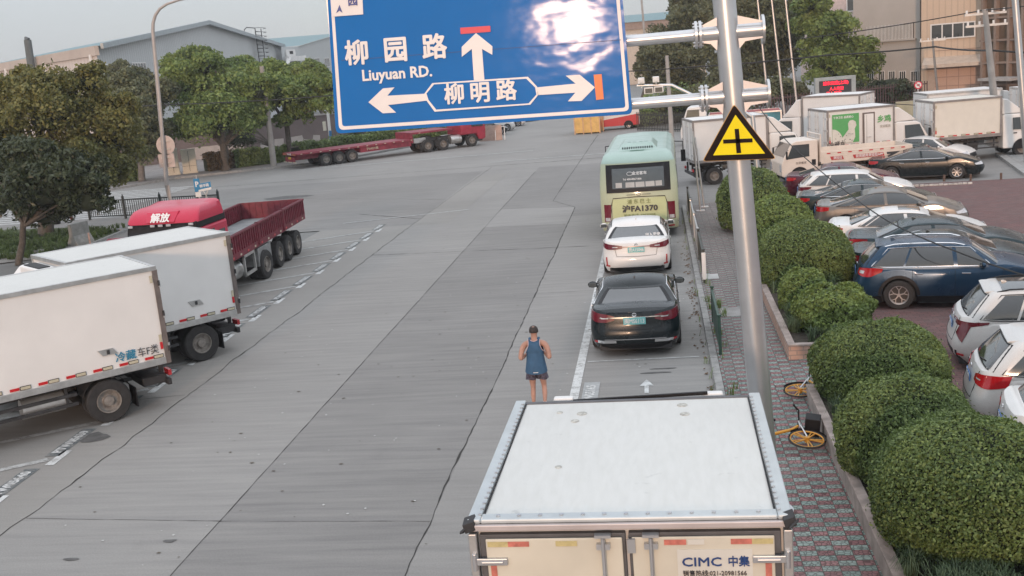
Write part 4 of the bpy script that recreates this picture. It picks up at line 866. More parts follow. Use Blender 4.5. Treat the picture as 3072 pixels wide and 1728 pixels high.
def flatbed_trailer(loc, rz, s=1.):
    r = thing('flatbed_trailer', 'red low flatbed semi-trailer with striped tail and a yellow plate, below the road sign', 'trailer', loc, rz, s); L, hw, z0 = 12.5, 1.3, 1.1
    b = MB(); b.box(-hw, hw, 0, L - 3.4, z0 - .12, z0); b.build('deck', FBRED, r); b = MB(); b.box(-hw, hw, L - 3.4, L, z0 + .32, z0 + .46); b.box(-hw, hw, L - 3.5, L - 3.36, z0 - .3, z0 + .46); b.build('gooseneck_deck', FBRED, r)
    b = MB()
    for sx in (-1, 1): b.box(sx * .55 - .07, sx * .55 + .07, .2, L - 3.2, z0 - .5, z0 - .12)
    b.box(-hw + .1, hw - .1, 4.9, 9.0, z0 - .5, z0 - .12); b.build('chassis', FBRED, r)
    b = MB(); b.box(-hw, hw, -.04, .0, z0 - .16, z0 + .0); t = b.build('tail_board', FBRED, r); 
    for i in range(10):
        if 3 <= i <= 6: continue
        q = MB(); x = -hw + .05 + i * .25; q.prism([(x, z0 - .15), (x + .1, z0 - .15), (x + .2, z0 - .01), (x + .1, z0 - .01)], lambda p: Vector((p[0], -.045, p[1])), lambda p: Vector((p[0], -.04, p[1]))); q.build('stripe', ORANGEREF, t)
    text('沪A·9271挂', .16, frame((0, -.05, z0 - .08), (1, 0, 0), (0, 0, 1)), WHITE, t, 'lettering', .006)
    q = MB(); q.box(-hw + .4, hw - .4, -.03, .03, .5, .82); q.build('rear_panel', FBRED, r); q = MB(); q.box(-.24, .24, -.05, -.03, .68, .84); q.build('licence_plate', YPLATE, r)
    for x in (-.95, 0, .95): q = MB(); q.box(x - .28, x + .28, -.06, -.03, .44, .5); q.build('reflector', WHREF, r)
    for sx in (-1, 1):
        for y in (2.2, 3.2, 4.2): wheel(r, sx * (hw - .16), y, .45, .26, GRIM, 'truck', sx); wheel(r, sx * (hw - .44), y, .45, .26, GRIM, 'truck', -sx)
        for k in range(14): q = MB(); y = .3 + k * .72; z = z0 - .06 if y < L - 3.5 else z0 + .38; q.box(*sorted((sx * (hw + .005), sx * (hw - .03))), y, y + .14, z - .025, z + .025); q.build('reflector', WHREF, r)
    text('沪A9271挂', .2, frame((hw + .01 - .0, 5.8, z0 - .3), (0, 1, 0), (0, 0, 1)), WHREF, r, 'lettering', .004)
    q = MB(); q.box(hw - .4, hw, L - 3.3, L - 2.3, z0 - .35, z0 + .0); q.build('tool_box', ALU, r, bevel=.02)
    return r

def flat_truck(loc, rz, s):
    r = thing('flat_truck', 'small white drop-side truck with red lettering banners parked behind the row of cars', 'truck', loc, rz, s); hw, L, zb = .98, 4.0, .95; CR = mat('cream_truck_paint', (.68, .61, .54), .5, var=.06)
    b = MB(); b.box(-hw + .03, hw - .03, 0, L, zb - .1, zb); b.build('bed', mat('bed_floor', (.3, .28, .25), .8, var=.3), r)
    for sx in (-1, 1):
        p = MB(); x = sx * hw; p.box(*sorted((x, x - sx * .04)), 0, L, zb - .08, zb + .45)
        for k in range(6): p.box(*sorted((x, x + sx * .015)), .0, L, zb - .05 + k * .085, zb - .0 + k * .085)
        so_ = p.build('side_panel', CR, r)
        for k in range(8): q = MB(); y = .3 + k * .47; q.box(*sorted((x + sx * .016, x + sx * .02)), y, y + .16, zb + .33, zb + .38); q.build('reflector', REDREF, so_)
        for (y0, y1, t, sz) in ((3.0, 3.55, '货拉拉', .13), (1.2, 2.55, '拉货就用货拉拉APP', .14)):
            q = MB(); sk = .04 * sx; q.prism([(y0, 0), (y1, 0), (y1 + .06 , .16), (y0 + .06, .16)], lambda p: Vector((x + sx * .022, p[0], zb + .05 + p[1])), lambda p: Vector((x + sx * .017, p[0], zb + .05 + p[1]))); bn = q.build('banner', mat('banner_red', (.42, .03, .03), .5), so_)
            text(t, sz, frame((x + sx * .026, (y0 + y1) / 2, zb + .13), (0, 1 if sx > 0 else -1, 0), (0, 0, 1)), WHITE, bn, 'lettering', .004)
        q = MB(); q.box(*sorted((x + sx * .02, x + sx * .016)), .35, 1.1, zb + .1, zb + .2); q.build('nameplate', DARKTXT, so_)
        wheel(r, sx * (hw - .16), .95, .36, .2, GRIM, 'truck', sx); wheel(r, sx * (hw - .14), L + .95, .36, .2, GRIM, 'truck', sx)
    p = MB(); p.box(-hw, hw, -.04, 0, zb - .05, zb + .45); p.build('tailgate', CR, r); p = MB(); p.box(-hw + .08, hw - .08, L - .02, L + .04, zb, zb + 1.0); p.tube([(-hw + .05, L, zb), (-hw + .05, L, zb + 1.2), (hw - .05, L, zb + 1.2), (hw - .05, L, zb)], .035, 6); p.build('headboard', CR, r)
    c = MB()
    for sx in (-1, 1): c.box(sx * .35 - .05, sx * .35 + .05, 0, L + 1.6, .62, .8)
    for k in range(5): c.box(-hw + .1, hw - .1, .3 + k * .85, .36 + k * .85, .78, .85)
    c.build('chassis', CHASSIS, r); y0 = L + .12; ch = 1.95; cw = .92
    prof = [(y0, .5), (y0, ch - .04), (y0 + .05, ch), (y0 + .95, ch), (y0 + 1.15, ch - .08), (y0 + 1.5, 1.25), (y0 + 1.6, 1.0), (y0 + 1.6, .45), (y0 + 1.5, .4)]
    k = MB(); k.prism(prof, lambda p: Vector((-cw, p[0], p[1])), lambda p: Vector((cw, p[0], p[1]))); k.build('cab', CR, r, bevel=.05)
    for sx in (-1, 1):
        k = MB(); k.poly([(sx * (cw + .006), y, z) for y, z in ((y0 + .38, 1.25), (y0 + 1.38, 1.18), (y0 + 1.12, ch - .16), (y0 + .38, ch - .16))]); k.build('side_window', CGLASS, r)
        k = MB(); k.box(sx * (cw + .17) - .07, sx * (cw + .17) + .07, y0 + 1.4, y0 + 1.45, 1.2, 1.55); k.beam((sx * cw, y0 + 1.3, 1.6), (sx * (cw + .17), y0 + 1.43, 1.55), .02, .02); k.build('side_mirror', BLACK, r, bevel=.01)
        k = MB(); k.box(sx * (cw - .18) - .12, sx * (cw - .18) + .12, y0 + 1.59, y0 + 1.63, .62, .95); k.build('headlight', CLEARL, r, bevel=.02)
        text('拉货搬家', .12, frame((sx * (cw + .008), y0 + .75, .98), (0, 1 if sx > 0 else -1, 0), (0, 0, 1)), DARKTXT, r, 'lettering')
        k = MB(); k.poly([(sx * (cw + .006), y0 + .83 + .42 * math.cos(math.pi * i / 12), .4 + .42 * math.sin(math.pi * i / 12)) for i in range(13)]); k.build('wheel_arch', BLACK, r)
        k = MB(); k.box(*sorted((sx * (cw + .012), sx * cw)), y0 + .1, y0 + .28, .85, 1.1); k.build('air_intake', BLACK, r, bevel=.01)
    k = MB(); k.poly([(x, y, z) for x, y, z in ((-cw * .9, y0 + 1.5, 1.28), (cw * .9, y0 + 1.5, 1.28), (cw * .88, y0 + 1.19, ch - .12), (-cw * .88, y0 + 1.19, ch - .12))]); k.build('windscreen', GLASS, r); return r

def red_van(loc, rz, s):
    r = thing('panel_van', 'red and white delivery van with slanted lettering, behind the yellow booth', 'van', loc, rz, s); hw = .85; L = 4.7
    VR = carpaint('van_red_paint', (.5, .02, .03), .4, 0, .1); prof = [(0, .3), (0, 1.5), (.1, 1.75), (3.3, 1.8), (3.9, 1.25), (4.65, 1.0), (4.7, .4), (4.55, .25)]
    k = MB(); k.prism(prof, lambda p: Vector((-hw, p[0], p[1])), lambda p: Vector((hw, p[0], p[1]))); k.build('body', CWHITE, r, bevel=.06)
    for sx in (-1, 1):
        k = MB(); k.prism([(.05, .3), (3.4, .3), (3.0, .8), (.05, 1.15)], lambda p: Vector((sx * (hw + .008), p[0], p[1])), lambda p: Vector((sx * hw, p[0], p[1]))); k.build('red_panel', VR, r)
        text('货拉拉 APP', .4, frame((sx * (hw + .012), 1.6, 1.28), (0, sx, 0), (0, -.1 * sx, 1)), VR, r, 'lettering', .01)
        k = MB(); k.poly([(sx * (hw + .01), y, z) for y, z in ((2.9, 1.2), (3.8, 1.2), (3.35, 1.68), (2.9, 1.68))]); k.build('side_window', GLASS, r)
        for y in (.9, 3.8): wheel(r, sx * (hw - .1), y, .31, .18, RIM, 'ten', sx); k = MB(); k.poly([(sx * (hw + .012), y + .37 * math.cos(math.pi * i / 12), .3 + .37 * math.sin(math.pi * i / 12)) for i in range(13)]); k.build('wheel_arch', BLACK, r)
        k = MB(); k.box(sx * .6 - .15, sx * .6 + .15, 4.62, 4.7, .65, .85); k.build('headlight', CLEARL, r, bevel=.02)
        k = MB(); k.box(sx * .75 - .06, sx * .75 + .06, -.02, .02, .8, 1.1); k.build('tail_light', REDL, r)
    k = MB(); k.poly([(x, y, z) for x, y, z in ((-hw * .9, 3.93, 1.28), (hw * .9, 3.93, 1.28), (hw * .85, 3.42, 1.76), (-hw * .85, 3.42, 1.76))]); k.build('windscreen', GLASS, r)
    k = MB(); k.box(-.4, .4, 4.66, 4.71, .4, .6); k.build('grille', BLACK, r); return r
# ------------------------------------------------------------------ gantry road sign on its pole
def z1(x, y): return x / 3, y / 3
def z2(x, y): return 858.7 + x / 3, y / 3
def z3(x, y): return 1717.4 + x / 3, y / 3
SIGNB = mat('sign_blue', (.000, .135, .42), .5, 0, .0, var=.04, scale=1.5, spec=.15)
_n2 = SIGNB.node_tree; _b = _n2.nodes['Principled BSDF']; _b.inputs['Coat Weight'].default_value = .12; _b.inputs['Coat Roughness'].default_value = .075      # clear film, slightly buckled, so reflections break up
_bp = _n2.nodes.new('ShaderNodeBump'); _bp.inputs['Strength'].default_value = .25; _bp.inputs['Distance'].default_value = .022; _n2.links.new(noise(_n2, [x for x in _n2.nodes if x.type == 'TEX_COORD'][0].outputs['Object'], 1.5, 2.5, .5, (1, 1, 1.6)), _bp.inputs['Height']); _n2.links.new(_bp.outputs[0], _b.inputs['Coat Normal'])
SIGNW = mat('sign_white', (.74, .70, .68), .4, 0, .0, var=.04); SIGNR = mat('sign_red', (.62, .01, .05), .4, 0, .0, var=.04); SIGNO = mat('sign_orange', (.75, .16, .03), .4, 0, .0, var=.06); SIGNBACK = mat('sign_back', (.42, .40, .39), .5, .4, var=.1)
GY = 13.
sp = thing('gantry_pole', 'thick galvanised pole with two bracketed arms behind the nearest truck, holding the blue sign', 'pole', (1.215, GY, SW))
def rel(v, o): return Vector(v) - o
O = Vector((1.215, GY, SW)); tp = Vector((.745, GY, 9.2)) - O
b = MB(); b.tube([(0, 0, 0)] + [tuple(tp * t) for t in (.25, .5, .75, 1)], [.148, .145, .14, .135, .13], 24); b.build('pole', STEEL, sp, smooth=50)
b = MB(); b.cyl((0, 0, -.02), (0, 0, .04), .3, n=20)
for k in range(4): b.cyl((.23 * math.cos(k * 1.571), .23 * math.sin(k * 1.571), .0), (.23 * math.cos(k * 1.571), .23 * math.sin(k * 1.571), .1), .02, n=6)
b.build('base_flange', STEEL, sp, smooth=50)
for zc in (6.25, 5.50):
    px = O.x + tp.x * (zc - SW) / tp.z; a = MB(); L0 = Vector((-3.6, GY + .0, zc - (.01))) - O; c0 = Vector((px, GY, zc)) - O
    a.cyl(L0 + Vector((0, .16, 0)), Vector((px - .33, GY + .0, zc)) - O, .062, .07, 16); ao = a.build('arm', STEEL, sp, smooth=50)
    a = MB(); a.cyl(c0 + Vector((-.33, 0, 0)), c0 + Vector((.42, 0, 0)), .09, n=16); a.cyl(c0 + Vector((-.38, 0, 0)), c0 + Vector((-.35, 0, 0)), .16, n=20); a.cyl(c0 + Vector((-.33, 0, 0)), c0 + Vector((-.30, 0, 0)), .16, n=20); a.cyl(c0 + Vector((.40, 0, 0)), c0 + Vector((.43, 0, 0)), .17, n=20)
    for k in range(8): a.cyl(c0 + Vector((-.40, .13 * math.cos(k * .785), .13 * math.sin(k * .785))), c0 + Vector((-.28, .13 * math.cos(k * .785), .13 * math.sin(k * .785))), .012, n=6)
    a.build('arm_flange', STEEL, sp, smooth=50)
    GUS = mat('gusset_plate', (.60, .56, .54), .4, .3, var=.08)
    for sx, x1 in ((-1, .30), (1, .40)):
        for sz in (1, -1):
            a = MB(); pts = [(sx * .12, sz * .08), (sx * x1, sz * .08), (sx * x1, sz * .10), (sx * .12, sz * .18)]; 
            if sz < 0: pts = [(sx * .12, sz * .08), (sx * x1, sz * .08), (sx * x1, sz * .10), (sx * .2, sz * .12), (sx * .13, sz * .20)]
            a.prism(pts, lambda p: c0 + Vector((p[0], -.1, p[1])), lambda p: c0 + Vector((p[0], -.088, p[1]))); a.build('gusset', GUS, sp)
# the board: a thing of its own carried by the arms
sg = thing('road_sign', 'large blue overhead direction sign for Liuyuan Road with white arrows and a red bar', 'road sign', (-2.1, GY - .12, 6.2))
sg.rotation_euler = (R(-3.8), 0, 0); SO = Vector((-2.1, GY - .12, 6.2)); U = (Vector(p2y(1590, 287, GY)) - Vector(p2y(848, 335, GY)))
def sp_(x, y, off=0.): v = aty(x * 3072 / 2576, y * 3072 / 2576, GY - .14); return Vector((v.x - SO.x, v.y - SO.y - off, v.z - SO.z))
def slab(name, pts, m, off, th=.006, parent=sg, bevel=None):
    q = MB(); q.prism(pts, lambda p: sp_(p[0], p[1], off), lambda p: sp_(p[0], p[1], off + th)); return q.build(name, m, parent, bevel=bevel)
BL, BR, TR, TL = (848, 336), (1591, 287), (1556, -120), (815, -70)
def rounded(bl, br, tr, tl, r):
    out = []
    for p, a, c in ((bl, tl, br), (br, bl, tr), (tr, br, tl), (tl, tr, bl)):
        p = Vector(p); da = (Vector(a) - p).normalized() * r; dc = (Vector(c) - p).normalized() * r
        for t in (0, .25, .5, .75, 1): out.append(tuple((p + da * (1 - t) ** 2 + dc * t ** 2)))
    return out
slab('sign_board', rounded(BL, BR, TR, TL, 14), SIGNB, -.02, .022)
q = MB(); O1 = rounded((856, 327), (1583, 279), (1549, -112), (823, -62), 12); I1 = rounded((864, 318), (1574, 271), (1541, -104), (831, -54), 8); n = len(O1)
q.add([sp_(*p, .004) for p in O1 + I1], [(i, (i + 1) % n, n + (i + 1) % n, n + i) for i in range(n)]); q.build('sign_border', SIGNW, sg)
Z = lambda *pts: [z2(*p) for p in pts]
slab('arrow', Z((1015, 250), (1140, 350), (1140, 415), (1062, 370), (1082, 602), (1003, 606), (985, 370), (910, 430), (908, 355)), SIGNW, .004)
slab('arrow', Z((210, 772), (318, 668), (405, 660), (352, 723), (634, 708), (648, 760), (358, 793), (420, 850), (320, 855)), SIGNW, .004)
slab('arrow', Z((1478, 660), (1770, 632), (1695, 572), (1800, 565), (1915, 660), (1815, 762), (1712, 765), (1768, 700), (1485, 718)), SIGNW, .004)
slab('closure_bar', Z((895, 210), (1122, 195), (1125, 240), (900, 258)), SIGNR, .004); slab('closure_bar', Z((1905, 565), (1965, 560), (1982, 748), (1925, 755)), SIGNO, .004)
oc_ = Z((632, 706), (690, 628), (1410, 580), (1480, 655), (1490, 715), (1430, 790), (710, 843), (648, 760)); cx = sum(p[0] for p in oc_) / 8; cy = sum(p[1] for p in oc_) / 8
ic = [(cx + (p[0] - cx) * .965, cy + (p[1] - cy) * .885) for p in oc_]
q = MB(); q.add([sp_(*p, .010) for p in oc_ + ic], [(i, (i + 1) % 8, 8 + (i + 1) % 8, 8 + i) for i in range(8)]); q.build('road_name_frame', SIGNW, sg); slab('road_name_panel', ic, SIGNB, .0, .009)
slab('inset_panel', [(833, 42), (912, 36), (907, -40), (829, -36)], SIGNW, .006)
ux = sp_(1100, 130) - sp_(880, 146); uy = sp_(900, 100) - sp_(903, 150)
def st(body, x, y, size, bold=.0, m=SIGNW, sx=1., off=.008): text(body, size, frame(sp_(x, y, off), ux, uy), m, sg, 'sign_lettering', bold, sx=sx, depth=.003)
for ch, x, y in (('柳', 898, 137), ('园', 995, 129), ('路', 1093, 122)): st(ch, x, y, .315, .011)
st('Liuyuan RD.', 999, 186, .185, .005, sx=.98)
for ch, x, y in (('柳', 1145, 240), ('明', 1209, 236), ('路', 1275, 231)): st(ch, x, y, .26, .009, off=.014)
st('园', 885, 3, .13, .004, mat('inset_blue', (.03, .06, .25), .4), off=.014); slab('inset_arrow', [(852, 12), (860, 32), (852, 27), (844, 33)], mat('inset_blue', (.03, .06, .25), .4), .014, .003)
slab('board_seam', Z((0, 455), (2110, 300), (2110, 304), (0, 459)), mat('seam', (.02, .07, .2), .5), .003, .002)
q = MB()
for x in (-3.9, -2.5, -1.1, -.45):
    q = MB(); q.box(x - SO.x - .03, x - SO.x + .03, .03, .06, -.72, 1.0); q.build('back_rail', ALU, sg)
# ---- triangular crossroads sign
ts = thing('warning_sign', 'yellow triangular crossroads warning sign clamped on the thick pole', 'road sign', (.98, GY - .17, 4.95)); TO = Vector((.98, GY - .17, 4.95))
def tp_(x, y, off=0.): v = p2y(*z3(x, y), GY - .2); return Vector((v.x - TO.x, v.y - TO.y - off, v.z - TO.z))
def tri(k, r):
    c = Vector((420, 1060)); P = [Vector((387, 782)), Vector((706, 1198)), Vector((147, 1218))]; out = []
    P = [c + (p - c) * k for p in P]
    for i in range(3):
        p = P[i]; a = (P[i - 1] - p).normalized() * r; d = (P[(i + 1) % 3] - p).normalized() * r
        for t in (0, .33, .66, 1): v = p + a * (1 - t) ** 2 + d * t ** 2; out.append((v.x, v.y))
    return out
for nm, k, r, m, o0 in (('sign_rim', 1.0, 26, mat('warning_orange_rim', (.6, .35, .1), .5), .0), ('sign_border', .975, 24, mat('warning_black', (.016, .010, .009), .6, var=.1, spec=.1), .012), ('sign_face', .70, 3, mat('warning_yellow', (.85, .68, .008), .5, var=.03, spec=.2), .018)):
    q = MB(); q.prism(tri(k, r), lambda p: tp_(*p, o0), lambda p: tp_(*p, o0 + .01)); q.build(nm, m, ts)
for pts in ([(390, 972), (422, 970), (440, 1152), (405, 1155)], [(303, 1052), (524, 1042), (526, 1072), (306, 1082)]):
    q = MB(); q.prism(pts, lambda p: tp_(*p, .029), lambda p: tp_(*p, .033)); q.build('crossroads_symbol', MATS['warning_black'], ts)
# ---- traffic camera mast behind the pole
cmst = thing('camera_mast', 'slim grey mast with a long arm carrying two traffic cameras and two lamps', 'mast', (3.45, 36.6, SW)); mo = Vector((3.45, 36.6, SW))
def mp_(x, y): return p2y(x, y, 36.6) - mo
b = MB(); b.cyl((0, 0, 0), mp_(1893, 290), .11, .075, 14); b.build('pole', STEEL, cmst, smooth=50)
b = MB(); b.tube([mp_(1893, 295), mp_(1868, 279), mp_(1790, 262), mp_(1690, 207 + 7), mp_(1655, 214), mp_(1602, 216)], [.06, .06, .05, .05, .045, .045], 8); b.build('arm', STEEL, cmst, smooth=50)
for x, y in ((1613, 203), (1650, 200)):
    b = MB(); c = mp_(x, y); b.box(c.x - .11, c.x + .11, c.y - .25, c.y + .2, c.z - .09, c.z + .1); b.cyl(c + Vector((0, -.27, 0)), c + Vector((0, -.24, 0)), .07, n=10); b.beam(c, c - Vector((0, 0, .25)), .04, .04); b.build('camera', WHITEP, cmst, bevel=.02)
for x, y in ((1632, 227), (1657, 224)):
    b = MB(); c = mp_(x, y); b.box(c.x - .16, c.x + .16, c.y - .1, c.y + .1, c.z - .12, c.z + .1); f = b.build('flash_lamp', WHITEP, cmst, bevel=.02)
    b = MB(); b.box(c.x - .12, c.x + .12, c.y - .115, c.y - .1, c.z - .09, c.z + .06); b.build('lamp_face', CGLASS, f)
# ---- twin sign posts by the pavement end
for i, (x, y, tx, ty) in enumerate(((1.46, 38.46, 1742, 330), (1.64, 39.33, 1748, 345))):
    b = MB(); g = Vector((x, y, SW)); t = p2y(tx, ty, y) - g; b.cyl((0, 0, 0), t, .035, n=10); b.box(-.15, .15, -.15, .15, -.005, .01)
    for k in (.55, .8): b.cyl(t * k, t * (k + .01), .045, n=10)
    o = b.build('sign_post', STEEL, smooth=50, loc=g); tag(o, ('bare steel post at the pavement end, the nearer of two', 'bare steel post at the pavement end, the farther of two')[i], 'post', 'bare posts at the pavement end')
# ---- guard railings along the kerb
GG = mat('green_rail_paint', (.035, .075, .055), .5, var=.2); 
for i, (ya, yb, m, lb, top) in enumerate(((20.2, 22.7, GG, 'dark green railing panel on the kerb beside the black sedan', .78), (26.6, 29.6, mat('rail_black_white', (.05, .055, .05), .5), 'railing panel with a white reflective end strip beside the white sedan', .85), (29.8, 32.6, STEEL, 'grey steel railing panel between the white sedan and the coach', .85), (32.8, 35.6, STEEL, 'grey steel railing panel beside the coach tail', .85), (35.8, 38.6, mat('rail_black_white', (.05, .055, .05), .5), 'farthest dark railing panel beside the coach', .85))):
    r = thing('guard_railing', lb, 'railing', (1.03, ya, SW), 0, 1, 'railings along the kerb'); L = yb - ya
    for y in (0, L): b = MB(); b.box(-.03, .03, y - .03, y + .03, 0, top); b.cyl((0, y, top), (0, y, top + .04), .045, n=8); b.build('post', m, r, bevel=.006)
    b = MB(); b.cyl((0, 0, top - .06), (0, L, top - .06), .03, n=8); b.cyl((0, 0, .12), (0, L, .12), .02, n=8); b.build('rail', m, r, smooth=50)
    if i == 0: b = MB(); b.box(-.012, .012, .06, L - .06, .14, top - .09); b.build('panel', m, r)
    else:
        b = MB()
        for k in range(1, 14): b.cyl((0, L * k / 14, .12), (0, L * k / 14, top - .06), .01, n=6)
        b.build('balusters', m, r)
    if i == 1:
        b = MB(); b.box(-.05, .05, -.06, -.03, .1, .8); b.build('reflective_strip', WHITE, r)
# ---- street lamp on the left with two sign backs
LP = Vector(aty(501, 557, 40.)); LPG = Vector((LP.x + .12, 40., 0)); lp = thing('street_lamp', 'tall curved grey street lamp with a round and a square sign back on it', 'street lamp', LPG)
def lq(x, y): return p2y(x, y, 40.) - LPG
b = MB(); path = [Vector((0, 0, 0)), lq(420, 466), lq(404, 300), lq(390, 140), lq(384.5, 78), lq(385, 58), lq(391, 38), lq(402, 22), lq(420, 10), lq(450, 0), lq(500, -10)]; b.tube(path, [.10, .095, .085, .075, .07, .065, .06, .055, .05, .045, .04], 12); b.build('pole', mat('lamp_post_paint', (.40, .37, .35), .5, .2, var=.12), lp, smooth=60)
b = MB(); c = lq(510, -13); b.obox(c, (.35, 0, .05), (0, .13, 0), (0, 0, .05)); b.build('lamp_head', ALU, lp, bevel=.03)
SB = mat('sign_back_beige', (.52, .43, .39), .5, .1, var=.12, scale=5)
c = lq(413, 366); b = MB(); b.cyl(c + Vector((0, .12, 0)), c + Vector((0, .135, 0)), .39, n=28)
so_ = b.build('round_sign', SB, lp); b = MB()
for dz in (-.16, .16): b.box(c.x - .2, c.x + .2, c.y + .09, c.y + .12, c.z + dz - .02, c.z + dz + .02)
b.build('bracket', ALU, so_)
c = lq(416, 405); b = MB(); b.box(c.x - .34, c.x + .34, c.y + .12, c.y + .135, c.z - .27, c.z + .27); so_ = b.build('square_sign', SB, lp); b = MB()
for dz in (-.1, .12): b.box(c.x - .2, c.x + .2, c.y + .09, c.y + .12, c.z + dz - .02, c.z + dz + .02)
b.build('bracket', ALU, so_)
# ---- parking sign and street name sign
g = Vector((-16.6, 41.2, 0)); r = thing('parking_sign', 'narrow blue parking sign with a white P behind the red cab', 'sign', g)
def gq(x, y, Y=41.2): return aty(x, y, Y) - g
PB = mat('street_sign_blue', (.03, .22, .42), .4, var=.05)
c = gq(592, 562); b = MB(); b.cyl((c.x, .04, 0), (c.x, .04, c.z + .5), .035, n=8); b.build('post', ALU, r); b = MB(); b.box(c.x - .13, c.x + .13, -.01, .01, c.z - .18, c.z + .36); p = b.build('panel', PB, r); text('P', .30, frame((c.x, -.014, c.z + .12), (1, 0, 0), (0, 0, 1)), WHITE, p, 'lettering', .01)
b = MB(); b.box(c.x - .12, c.x + .12, -.01, .01, c.z - .40, c.z - .2); b.build('lower_panel', WHITEP, r)
r2 = thing('street_name_sign', 'small blue street name sign on a forked post behind the red cab', 'sign', g); c = gq(614, 562); b = MB(); b.cyl((c.x, .03, 0), (c.x, .03, c.z - .3), .035, n=8)
for sx in (-1, 1): b.beam((c.x, .03, c.z - .35), (c.x + sx * .12, .03, c.z - .1), .03, .03)
b.build('post', ALU, r2); b = MB(); tl = .09; b.prism([(-.28, -.05 - .03), (.28, .03 - .03 + .0), (.28, .22), (-.28, .16)], lambda q_: Vector((c.x + q_[0], -.012, c.z + q_[1])), lambda q_: Vector((c.x + q_[0], .012, c.z + q_[1]))); p = b.build('panel', PB, r2); text('柳华路', .14, frame((c.x, -.016, c.z + .07), (1, 0, .1), (-.1, 0, 1)), WHITE, p, 'lettering', .004)
b = MB(); b.prism([(-.28, -.17), (.28, -.1), (.28, -.01), (-.28, -.09)], lambda q_: Vector((c.x + q_[0], -.013, c.z + q_[1])), lambda q_: Vector((c.x + q_[0], .011, c.z + q_[1]))); b.build('lower_strip', WHITEP, r2)
# ---- black barrier fence at the zebra, red-white bollard, concrete barrier, bin
FB = mat('fence_black', (.02, .028, .028), .5, var=.15); pts = [(-27.95, 48.2), (-25.9, 47.9), (-23.85, 47.6), (-21.8, 47.3), (-20.7, 47.15)]
r = thing('barrier_fence', 'black picket barrier fence standing in front of the zebra crossing', 'fence', (0, 0, 0))
for p in pts: b = MB(); b.box(p[0] - .05, p[0] + .05, p[1] - .05, p[1] + .05, 0, 1.1); b.cyl((p[0], p[1], 1.1), (p[0], p[1], 1.2), .04, .02, 8); b.build('post', FB, r, bevel=.01)
for a, c in zip(pts, pts[1:]):
    b = MB()
    for z in (.15, .93): b.beam((*a, z), (*c, z), .04, .05)
    for k in range(1, 17): x, y = lerp(a[0], c[0], k / 17), lerp(a[1], c[1], k / 17); b.box(x - .014, x + .014, y - .012, y + .012, .15, .93)
    b.build('fence_panel', FB, r)
r = thing('bollard', 'slim red and white traffic bollard at the left end of the black fence', 'bollard', (-29.1, 48.5, 0)); b = MB(); b.cyl((0, 0, 0), (0, 0, .85), .06, n=12); b.cyl((0, 0, 0), (0, 0, .04), .14, n=12); b.build('post', BLACK, r, smooth=50)
for z, m in ((.06, REDREF), (.28, WHREF), (.5, REDREF)): b = MB(); b.cyl((0, 0, z), (0, 0, z + .14), .063, n=12); b.build('band', m, r)
r = thing('bin', 'small black tub on the verge beside the left trees', 'bin', at(169, 672)); b = MB(); b.lathe([(.02, 0), (.2, 0), (.26, .3), (.24, .3), (.19, .05), (.01, .05)], Matrix.Identity(4), 16); b.build('tub', BLACK, r); b = MB(); b.cyl((0, 0, 0), (.0, 0, 1.1), .02, n=6); b.build('stick', ALU, r)
r = thing('concrete_barrier', 'weathered concrete barrier block on the grass verge behind the white trucks', 'barrier', (-23.9, 39.55, .03), R(-12)); b = MB(); b.prism([(-.28, 0), (.28, 0), (.24, .18), (.1, .45), (.08, .95), (-.08, .95), (-.1, .45), (-.24, .18)], lambda p: Vector((p[0], -.0, p[1])), lambda p: Vector((p[0], 1.0, p[1]))); b.build('block', mat('old_concrete', (.24, .24, .225), .9, var=.25, scale=4, bump=.4), r, bevel=.015)
b = MB(); b.cyl((0, 0, 0), (0, 0, .55), .035, n=8); o = b.build('marker_post', mat('post_redwhite', (.45, .3, .25), .7, var=.4, scale=6), loc=at(272, 738)); tag(o, 'short pale and red marker post beside the concrete barrier', 'post')
# ---- short rusty posts and broken kerb by the far end of the car park
RUST = mat('rusty_post', (.13, .085, .065), .9, var=.3, scale=12)
for i, (x, y) in enumerate(((11.0, 42.5), (11.9, 42.2), (12.95, 42.0))):
    b = MB(); b.cyl((0, 0, 0), (0, 0, .26), .045, n=10); o = b.build('bollard', RUST, loc=(x, y, 0)); tag(o, ('leftmost of three stubby rusty posts in front of the black sedan', 'middle stubby rusty post by the black sedan front wheel', 'rightmost stubby rusty post, past the black sedan')[i], 'bollard', 'stubby rusty posts')
b = MB(); rr = random.Random(5)
for i in range(13): x = 9.6 + i * .17; b.obox((x, 41.6 - i * .02 + rr.uniform(-.02, .02), .03), (.075, rr.uniform(-.01, .01), 0), (0, .04, 0), (0, 0, .03 + rr.random() * .02))
o = b.build('broken_kerb', mat('broken_white', (.5, .48, .45), .9, var=.3, scale=9)); tag(o, 'row of broken whitish kerb stones in front of the black sedan', 'kerb stones')

# ------------------------------------------------------------------ buildings
def ribbed(name, col, step=.35, dark=.75, ax=0, depth=.3, rough=.55):
    m, n, b, oc = newmat(name, rough, spec=.3); sp = n.nodes.new('ShaderNodeSeparateXYZ'); n.links.new(oc, sp.inputs[0]); f = math_(n, 'FRACT', math_(n, 'DIVIDE', sp.outputs[ax], step))
    k = _ramp(n, f, [(0, (dark,) * 3), (.12, (1, 1, 1)), (.8, (1, 1, 1)), (1, (dark,) * 3)]); c = mixc(n, 1., col, k, 'MULTIPLY'); c = mixc(n, _ramp(n, noise(n, oc, .35, 5, .6, (1, 1, .3)), [(.4, (0, 0, 0)), (.8, (.35, .35, .35))]), c, tuple(x * .75 for x in col)); n.links.new(c, b.inputs['Base Color'])
    bp = n.nodes.new('ShaderNodeBump'); bp.inputs['Strength'].default_value = depth; bp.inputs['Distance'].default_value = .08; n.links.new(f, bp.inputs['Height']); n.links.new(bp.outputs[0], b.inputs['Normal']); return m
